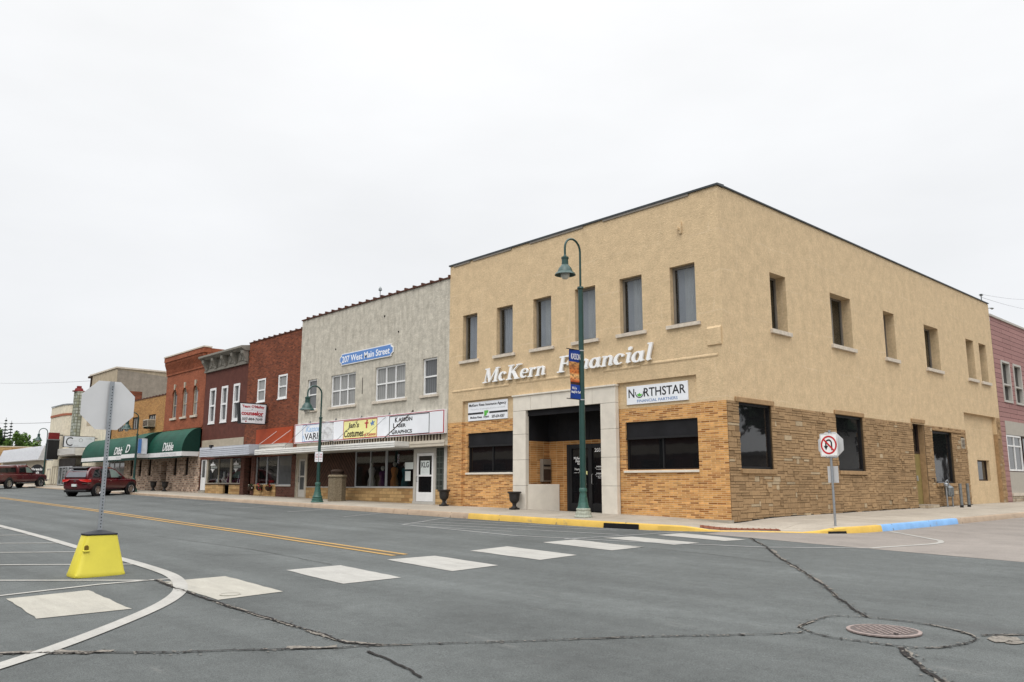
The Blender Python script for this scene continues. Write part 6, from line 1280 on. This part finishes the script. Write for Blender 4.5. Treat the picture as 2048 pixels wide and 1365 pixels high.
o = thing('roof_insulator', 'small insulator bracket with two knobs at the far end of the tan roof edge', 'insulator', (-.3, 23.4, 9.75)); m = MB(); m.tube([(-.2, 23.3, 9.7), (-.2, 23.3, 10.2)], .025, 6); m.lathe((-.2, 23.3, 10.1), [(.03, 0), (.1, .03), (.03, .06), (.1, .09), (.03, .12)], 8); m.build('mast', 'galv_dark', o); m = MB(); m.tube([(-.1, 23.5, 9.5), (.15, 23.55, 9.5)], .02, 6); m.lathe((.15, 23.55, 9.42), [(.03, 0), (.09, .05), (.03, .1)], 8); m.build('side_knob', 'galv_dark', o)
# ------------------------------------------------------------------ vehicles
def wheel(par, c, r_, ax, side, w=.24):
    """ax: unit vector of the axle pointing outwards"""
    m = MB(); c = Vector(c); ax = Vector(ax); up = Vector((0, 0, 1)); fw = ax.cross(up)
    def ring(rr, d, seg=28): return [c+ax*d+(fw*math.cos(2*PI*k/seg)+up*math.sin(2*PI*k/seg))*rr for k in range(seg)]
    prof = [(r_*.62, w*.45), (r_*.70, w*.52), (r_*.93, w*.5), (r_, w*.36), (r_, -w*.36), (r_*.93, -w*.5), (r_*.62, -w*.45)]; vs = []
    for rr, d in prof: vs += ring(rr, d)
    m.add(vs, [(i*28+k, i*28+(k+1) % 28, (i+1)*28+(k+1) % 28, (i+1)*28+k) for i in range(len(prof)-1) for k in range(28)]); wo = m.build('wheel', 'tyre', par, smooth=True)
    m = MB(); m.add(ring(r_*.64, w*.46)+ring(r_*.60, w*.50)+ring(r_*.56, w*.44), [(i*28+k, i*28+(k+1) % 28, (i+1)*28+(k+1) % 28, (i+1)*28+k) for i in range(2) for k in range(28)])
    for s_ in range(5):
        a = 2*PI*s_/5+.3; d = fw*math.cos(a)+up*math.sin(a); t_ = ax.cross(d); o_ = w*.47
        for sg in (-1, 1):
            q = t_*sg*r_*.10
            m.add([c+ax*o_+d*r_*.1+q*.5-t_*.02, c+ax*o_+d*r_*.1+q*.5+t_*.02, c+ax*o_+d*r_*.58+q*1.6+t_*.022, c+ax*o_+d*r_*.58+q*1.6-t_*.022], [(0, 1, 2, 3)])
    m.add(ring(r_*.13, w*.48, 12), [tuple(range(12))]); m.build('rim', 'chrome', wo, recalc=False)
    m = MB(); m.add(ring(r_*.60, w*.30), [tuple(range(28))]); m.build('brake_disc', 'car_black', wo)
def loft(mb, st):
    """st: list of (x, [(halfwidth, z)...]) cross-sections from bottom to top, closed over the top"""
    n = len(st[0][1]); vs = []
    for x, pr in st: vs += [(x, -w, z) for w, z in pr]+[(x, w, z) for w, z in reversed(pr)]
    k = 2*n; fs = [(i*k+j, i*k+(j+1) % k, (i+1)*k+(j+1) % k, (i+1)*k+j) for i in range(len(st)-1) for j in range(k)]+[tuple(range(k)), tuple(range(len(st)*k-1, (len(st)-1)*k-1, -1))]
    return mb.add(vs, fs)
def suv():
    o_ = thing('parked_suv', 'dark red sport utility vehicle seen from the rear, angle parked before the green awnings', 'car')
    m = MB(); S = lambda x, w, zb, zm, zt: (x, [(w*.86, zb), (w*.97, zb+.12), (w, zm), (w*.985, zt-.12), (w*.93, zt)])
    loft(m, [S(-.80, .80, .42, .66, 1.0), S(-.70, .92, .34, .68, 1.08), S(-.3, .95, .32, .7, 1.08), S(.6, .955, .30, .68, 1.05), S(1.8, .955, .30, .66, 1.02), S(2.6, .94, .32, .66, 1.0), S(3.0, .92, .34, .66, .98), S(3.3, .86, .36, .62, .90), S(3.43, .72, .42, .6, .78)]); m.build('body', 'car_red', o_, smooth=True, sub=2)
    m = MB(); loft(m, [(-.74, [(.78, 1.0), (.80, 1.02), (.79, 1.10)]), (-.62, [(.84, 1.02), (.76, 1.40), (.70, 1.44)]), (-.38, [(.86, 1.02), (.70, 1.62), (.62, 1.66)]), (.5, [(.87, 1.02), (.69, 1.67), (.60, 1.71)]), (1.3, [(.87, 1.0), (.68, 1.63), (.59, 1.67)]), (1.65, [(.86, .99), (.69, 1.50), (.60, 1.53)]), (2.35, [(.84, .96), (.80, 1.0), (.76, 1.02)])]); m.build('cabin', 'car_red', o_, smooth=True)
    def sideq(s_, pts):
        out_ = []
        for x, t in pts:
            wb, wt = .875, .70; zb, zt_ = 1.05, 1.62; out_.append((x, s_*(wb+(wt-wb)*t+.004), zb+(zt_-zb)*t))
        return out_
    for s_ in (-1, 1):
        for pts, mat in (([(-.40, .1), (.22, .04), (.22, .93), (-.1, .85)], 'glass_car'), ([(.28, .04), (1.02, .02), (.98, .93), (.28, .94)], 'glass_car'), ([(1.08, .02), (1.95, .02), (1.55, .68), (1.3, .88), (1.04, .92)], 'glass_car_pale')):
            q = sideq(s_, pts); m = MB(); k = len(q); m.add(q+[(x, y-s_*.02, z) for x, y, z in q], [tuple(range(k)), tuple(range(2*k-1, k-1, -1))]+[(i, (i+1) % k, k+(i+1) % k, k+i) for i in range(k)]); m.build('side_window', mat, o_)
        m = MB(); m.box(WORLD, -.3, 1.1, s_*.60-.02, s_*.60+.02, 1.72, 1.75); m.build('roof_rail', 'car_black', o_)
        m = MB(); m.box(WORLD, 1.62, 1.80, s_*.88, s_*1.06, 1.02, 1.16); m.build('mirror', 'car_black', o_, bevel=.03)
        m = MB(); m.box(WORLD, .90, 1.02, s_*.952, s_*.97, .86, .89); m.box(WORLD, 0.0, .12, s_*.952, s_*.97, .88, .91); m.build('door_handle', 'chrome', o_)
        m = MB(); m.add([(-.835, s_*.30, .99), (-.78, s_*.86, .99), (-.60, s_*.95, .98), (-.58, s_*.95, .85), (-.78, s_*.88, .83), (-.845, s_*.45, .89)], [(0, 1, 4, 5), (1, 2, 3, 4)]); ob_ = m.build('tail_light', 'tail_red', o_); md = ob_.modifiers.new('thick', 'SOLIDIFY'); md.thickness = .03; md.offset = 0
        m = MB(); m.box(WORLD, -.82, -.62, s_*.62 if s_ > 0 else -.95, .95 if s_ > 0 else -.62, .755, .785); m.build('chrome_strip', 'chrome', o_)
        for x in (0, 2.83*.955): wheel(o_, (x, s_*.845, .36), .365, (0, s_, 0), s_)
        for x in (0, 2.7): m = MB(); m.lathe((x, s_*.80, .37), [(.425, 0), (.425, s_*.145)], 24, 'y'); m.build('wheel_arch', 'car_black', o_)
    m = MB(); m.add([(-.775, -.70, 1.12), (-.775, .70, 1.12), (-.565, .60, 1.54), (-.565, -.60, 1.54), (-.73, -.70, 1.11), (-.73, .70, 1.11), (-.525, .60, 1.53), (-.525, -.60, 1.53)], [(0, 1, 2, 3), (0, 4, 5, 1), (1, 5, 6, 2), (2, 6, 7, 3), (3, 7, 4, 0)]); m.build('rear_window', 'glass_rear', o_)
    m = MB(); m.prism(Fr((0, 0, 0), (1, 0, 0), (0, 1, 0)), [(-.66, 1.60), (-.30, 1.68), (-.30, 1.715), (-.65, 1.655)], -.60, .60); m.build('spoiler', 'car_black', o_)
    m = MB(); m.add([(2.22, -.72, 1.03), (2.22, .72, 1.03), (1.52, .60, 1.555), (1.52, -.60, 1.555)], [(0, 1, 2, 3)]); m.build('windshield', 'glass_car', o_)
    m = MB(); m.box(WORLD, -.86, -.79, -.16, .16, .58, .72); m.build('licence_plate', 'plate_white', o_); m = MB(); m.box(WORLD, -.78, 3.30, -.78, .78, .25, .40); m.build('lower_cladding', 'car_black', o_, bevel=.05); m = MB(); m.box(WORLD, -.85, -.79, -.02, .02, .84, .96); m.box(WORLD, -.845, -.79, -.72, -.52, .74, .765); m.build('badge', 'chrome', o_)
    return o_
def pickup():
    o_ = thing('parked_pickup', 'dark red pickup truck with a matching bed cap, angle parked at the far left', 'truck')
    m = MB(); S = lambda x, w, zb, zm, zt: (x, [(w*.9, zb), (w*.98, zb+.12), (w, zm), (w*.985, zt-.1), (w*.95, zt)])
    loft(m, [S(-1.25, .88, .55, .8, 1.18), S(-1.15, .97, .48, .8, 1.22), S(-.2, .98, .46, .82, 1.22), S(1.2, .98, .44, .8, 1.20), S(2.6, .98, .44, .8, 1.18), S(3.3, .97, .46, .8, 1.16), S(4.2, .96, .46, .8, 1.12), S(4.5, .9, .5, .78, 1.04), S(4.6, .8, .56, .76, .94)]); m.build('body', 'car_red', o_, smooth=True, sub=1)
    m = MB(); loft(m, [(-1.22, [(.90, 1.16), (.86, 1.5), (.8, 1.66)]), (-1.1, [(.92, 1.16), (.82, 1.72), (.74, 1.80)]), (.86, [(.92, 1.16), (.82, 1.76), (.74, 1.84)]), (.92, [(.92, 1.16), (.82, 1.76), (.74, 1.84)])]); m.build('bed_cap', 'car_red', o_, smooth=True)
    m = MB(); loft(m, [(.95, [(.92, 1.16), (.80, 1.66), (.70, 1.76)]), (1.2, [(.93, 1.16), (.78, 1.76), (.68, 1.84)]), (2.2, [(.93, 1.16), (.77, 1.76), (.67, 1.84)]), (2.5, [(.92, 1.14), (.80, 1.60), (.70, 1.68)]), (3.15, [(.90, 1.10), (.86, 1.15), (.80, 1.18)])]); m.build('cabin', 'car_red', o_, smooth=True)
    for s_ in (-1, 1):
        for pts, mat in (([(-1.0, 1.28, .91), (.75, 1.28, .91), (.75, 1.64, .855), (-.95, 1.64, .855)], 'glass_car'), ([(1.1, 1.24, .92), (1.85, 1.24, .92), (1.85, 1.68, .815), (1.22, 1.66, .82)], 'glass_car'), ([(1.93, 1.24, .92), (2.75, 1.22, .915), (2.36, 1.6, .825), (2.2, 1.67, .815), (1.93, 1.68, .815)], 'glass_car_pale')):
            q = [(x, s_*(y+.006), z) for x, z, y in pts]; m = MB(); k = len(q); m.add(q+[(x, y-s_*.02, z) for x, y, z in q], [tuple(range(k)), tuple(range(2*k-1, k-1, -1))]+[(i, (i+1) % k, k+(i+1) % k, k+i) for i in range(k)]); m.build('side_window', mat, o_)
        for x in (1.3, 2.2): m = MB(); m.box(WORLD, x, x+.14, s_*.978, s_*1.0, 1.06, 1.10); m.build('door_handle', 'chrome', o_)
        m = MB(); m.box(WORLD, 2.55, 2.75, s_*.95, s_*1.16, 1.2, 1.42); m.build('mirror', 'car_black', o_, bevel=.03)
        m = MB(); m.box(WORLD, -1.22, -1.12, s_*.86, s_*.985, .85, 1.15); m.build('tail_light', 'tail_red', o_)
        m = MB(); m.box(WORLD, .8, 2.9, s_*.93, s_*1.0, .42, .48); m.build('running_board', 'chrome', o_)
        for x in (0, 3.65): wheel(o_, (x, s_*.89, .40), .405, (0, s_, 0), s_)
        for x in (0, 3.65): m = MB(); m.lathe((x, s_*.85, .43), [(.48, 0), (.48, s_*.125)], 24, 'y'); m.build('wheel_arch', 'car_black', o_)
    m = MB(); m.box(WORLD, -1.0, 4.3, -.8, .8, .36, .56); m.build('chassis', 'car_black', o_); m = MB(); m.box(WORLD, -1.38, -1.25, -.9, .9, .52, .68); m.build('rear_bumper', 'chrome', o_, bevel=.03)
    m = MB(); m.add([(3.02, -.74, 1.21), (3.02, .74, 1.21), (2.42, .62, 1.69), (2.42, -.62, 1.69)], [(0, 1, 2, 3)]); m.build('windshield', 'glass_car', o_); m = MB(); m.box(WORLD, 4.55, 4.64, -.85, .85, .5, .64); m.build('front_bumper', 'chrome', o_, bevel=.03)
    return o_
def park(o_, rr, ang, T):
    a = math.radians(ang); hd = Vector((math.cos(a), math.sin(a))); lf = Vector((-hd.y, hd.x)); c = Vector(rr)+lf*T/2; fr_ = c+hd*2.8
    o_.location = (c.x, c.y, zr(c.x, c.y)); o_.rotation_euler = (0, -math.atan2(zr(fr_.x, fr_.y)-zr(c.x, c.y), 2.8), a)
sv = suv(); park(sv, (-39.3, -4.95), 122, 1.6)
pk = pickup(); park(pk, (-61.7, -5.0), 131, 1.72)

# ------------------------------------------------------------------ vegetation far left, and what the windows mirror
def leafball(mb, c, rad, n, size, flat=1.0):
    for _ in range(n):
        d = Vector((random.gauss(0, 1), random.gauss(0, 1), random.gauss(0, 1))).normalized()*random.random()**.4; p = Vector(c)+Vector((d.x*rad[0], d.y*rad[1], d.z*rad[2]))
        q = Vector((random.uniform(-1, 1), random.uniform(-1, 1), random.uniform(-.2, 1))).normalized(); t_ = q.orthogonal().normalized(); b_ = q.cross(t_); s_ = size*random.uniform(.5, 1.3)
        mb.quad(p+t_*s_, p+b_*s_*.7, p-t_*s_, p-b_*s_*.7)
def tree(loc, h, w, label, mat='leaf_a', n=9, leaves=260, size=.28, group=None, seed=1):
    random.seed(seed); o_ = thing('broadleaf_tree', label, 'tree', loc, group); m = MB(); L0 = Vector(loc); m.tube([L0, L0+Vector((.1, 0, h*.3)), L0+Vector((0, .1, h*.6))], [h*.03, h*.022, h*.012], 8); cs = []
    for k in range(n):
        a = 2*PI*k/n+random.uniform(-.3, .3); rr = w*random.uniform(.15, .75); c = L0+Vector((rr*math.cos(a), rr*math.sin(a), h*random.uniform(.45, .92))); cs.append(c); m.tube([L0+Vector((0, 0, h*.3)), c], h*.012, 5, .02)
    m.build('trunk', 'bark', o_); lf = MB()
    for c in cs: leafball(lf, c, (w*random.uniform(.28, .45), w*random.uniform(.28, .45), h*random.uniform(.10, .18)), leaves, size)
    lf.build('crown', mat, o_, recalc=False)
def conifer(loc, h, w, label, seed):
    random.seed(seed); o_ = thing('conifer', label, 'tree', loc, 'spruce tops above the far roofs'); L0 = Vector(loc); m = MB(); m.tube([L0, L0+Vector((0, 0, h))], [.2, .02], 8); m.build('trunk', 'bark', o_); lf = MB()
    for k in range(17):
        t = k/17; z = h*(.2+.8*t); rr = w*(1-t)**.95*random.uniform(.6, 1.15)
        for j in range(9):
            a = 2*PI*j/9+random.uniform(-.3, .3)
            for i in range(6): s_ = (i+1)/6; p = L0+Vector((rr*s_*math.cos(a), rr*s_*math.sin(a), z-rr*.25*s_)); leafball(lf, p, (.07, .07, .05), 2, .11)
    lf.build('crown', 'leaf_dark', o_, recalc=False)
conifer((-138.8, 9.2, 1), 10.4, 1.5, 'tall dark spruce at the far left behind the low roof, the taller of two', 11)
conifer((-138.3, 9.9, 1), 9.9, 1.3, 'dark spruce right of the taller one above the far left roof', 12)
tree((-140.5, 8.0, 1), 9.0, 2.6, 'dense green tree at the far left edge behind the low building', 'leaf_a', 10, 330, .22, 'green trees behind the far roofs', 21)
tree((-137.5, 11.0, 1), 8.0, 2.2, 'light green tree right of the spruces above the far roof', 'leaf_b', 9, 300, .2, 'green trees behind the far roofs', 22)
tree((-136.5, 12.6, 1), 6.9, 2.1, 'low light green tree behind the brown gable roof', 'leaf_b', 8, 260, .2, 'green trees behind the far roofs', 23)
# opposite sides of the streets, seen only as reflections
o = thing('white_house', 'white two-storey house across the side street', 'house', (19, 55, 0)); m = MB(); m.box(WORLD, 15.5, 24, 47, 58, -.5, 5.5); m.build('wall', 'siding_white', o); m = MB(); m.add([(15, 46.5, 5.5), (24.5, 46.5, 5.5), (24.5, 58.5, 5.5), (15, 58.5, 5.5), (19.7, 46.5, 9.5), (19.7, 58.5, 9.5)], [(0, 1, 4), (2, 3, 5), (1, 2, 5, 4), (3, 0, 4, 5)]); m.build('roof', 'taupe_render', o)
OF = Fr((0, 47, 0), (1, 0, 0), (0, -1, 0))
for x_ in (16.5, 19.2, 21.8):
    window(o, OF, x_, x_+1.0, .9, 2.4, .01, 'white_paint', 'glass_dark', .1, rows=2, d=.05); window(o, OF, x_, x_+1.0, 3.5, 5.0, .01, 'white_paint', 'glass_dark', .1, rows=2, d=.05)
o = thing('garage', 'low pale garage across the side street', 'garage', (20, 33, 0)); m = MB(); m.box(WORLD, 15.8, 23, 29, 37, -.5, 2.9); m.build('wall', 'shop_render', o); m = MB(); m.box(WORLD, 15.6, 23.2, 28.8, 37.2, 2.9, 3.15); m.build('roof', 'roof_gravel', o)
for i, (x_, y_, h_) in enumerate(((17.5, 27, 11), (19.5, 41, 12), (27, 33, 12), (24, 62, 13), (16.5, 64, 12))):
    tree((x_, y_, -.3), h_, 4.6, ['dark tree before the pale garage across the side street', 'dark tree between the pale garage and the white house', 'dark tree behind the pale garage', 'dark tree right of the white house', 'dark tree beyond the white house'][i], 'leaf_dark', 10, 200, .42, 'trees across the side street', 40+i)
random.seed(9)
for i, (x0_, x1_, hh_, mt_, lb_) in enumerate(((-30, -3.5, 6.2, 'brown_brick', 'dark brick shop row across the main street, nearest the crossing'), (-62, -30.2, 7.2, 'brown_brick', 'dark red shop row across the main street, in the middle'), (-112, -62.2, 6.0, 'shop_render', 'grey rendered shop row across the main street, farthest from the crossing'))):
    o = thing('shop_row', lb_, 'building', ((x0_+x1_)/2, -24, 0)); NF = Fr((0, -22.5, 0), (-1, 0, 0), (0, 1, 0)); m = MB(); m.box(WORLD, x0_, x1_, -34, -22.5, -1.5, hh_); m.build('wall', mt_, o); m = MB(); m.box(WORLD, x0_, x1_, -22.5, -22.4, 2.9, 3.5); m.build('sign_band', 'beige_trim', o)
    for k in range(int((x1_-x0_)/4)): window(o, NF, -(x0_+1+k*4)-2.6, -(x0_+1+k*4), .4, 2.6, .01, 'dark_brown', 'glass_dark', .08, cols=2, d=.06, name='shop_window')
# overhead wires
def wire(a, b, sag, label, r_=.012, mt='cable'):
    a, b = Vector(a), Vector(b); m = MB(); m.tube([a+(b-a)*i/16-Vector((0, 0, sag*4*(i/16)*(1-i/16))) for i in range(17)], r_, 5); tag(m.build('power_line', mt), label, 'power line', 'overhead wires')
wire((-131.5, 5.5, 10.0), (-72, .5, 6.6), .12, 'dark overhead wire running left from the cream theatre wall', .02)
wire((-160, 5.3, 19.0), (-58.5, 3, 9.75), .5, 'faint overhead wire high in the sky left of the tall tan building', .012, 'cable')
M('cable_pale', (.32, .33, .35), .7)
wire((-.2, 23.3, 10.2), (-9, 67, 18.3), .1, 'faint overhead wire running right from the roof insulator, the upper of two', .009, 'cable_pale'); wire((-.2, 23.3, 10.05), (-9, 67, 17.3), .1, 'faint overhead wire running right from the roof insulator, the lower of two', .009, 'cable_pale')
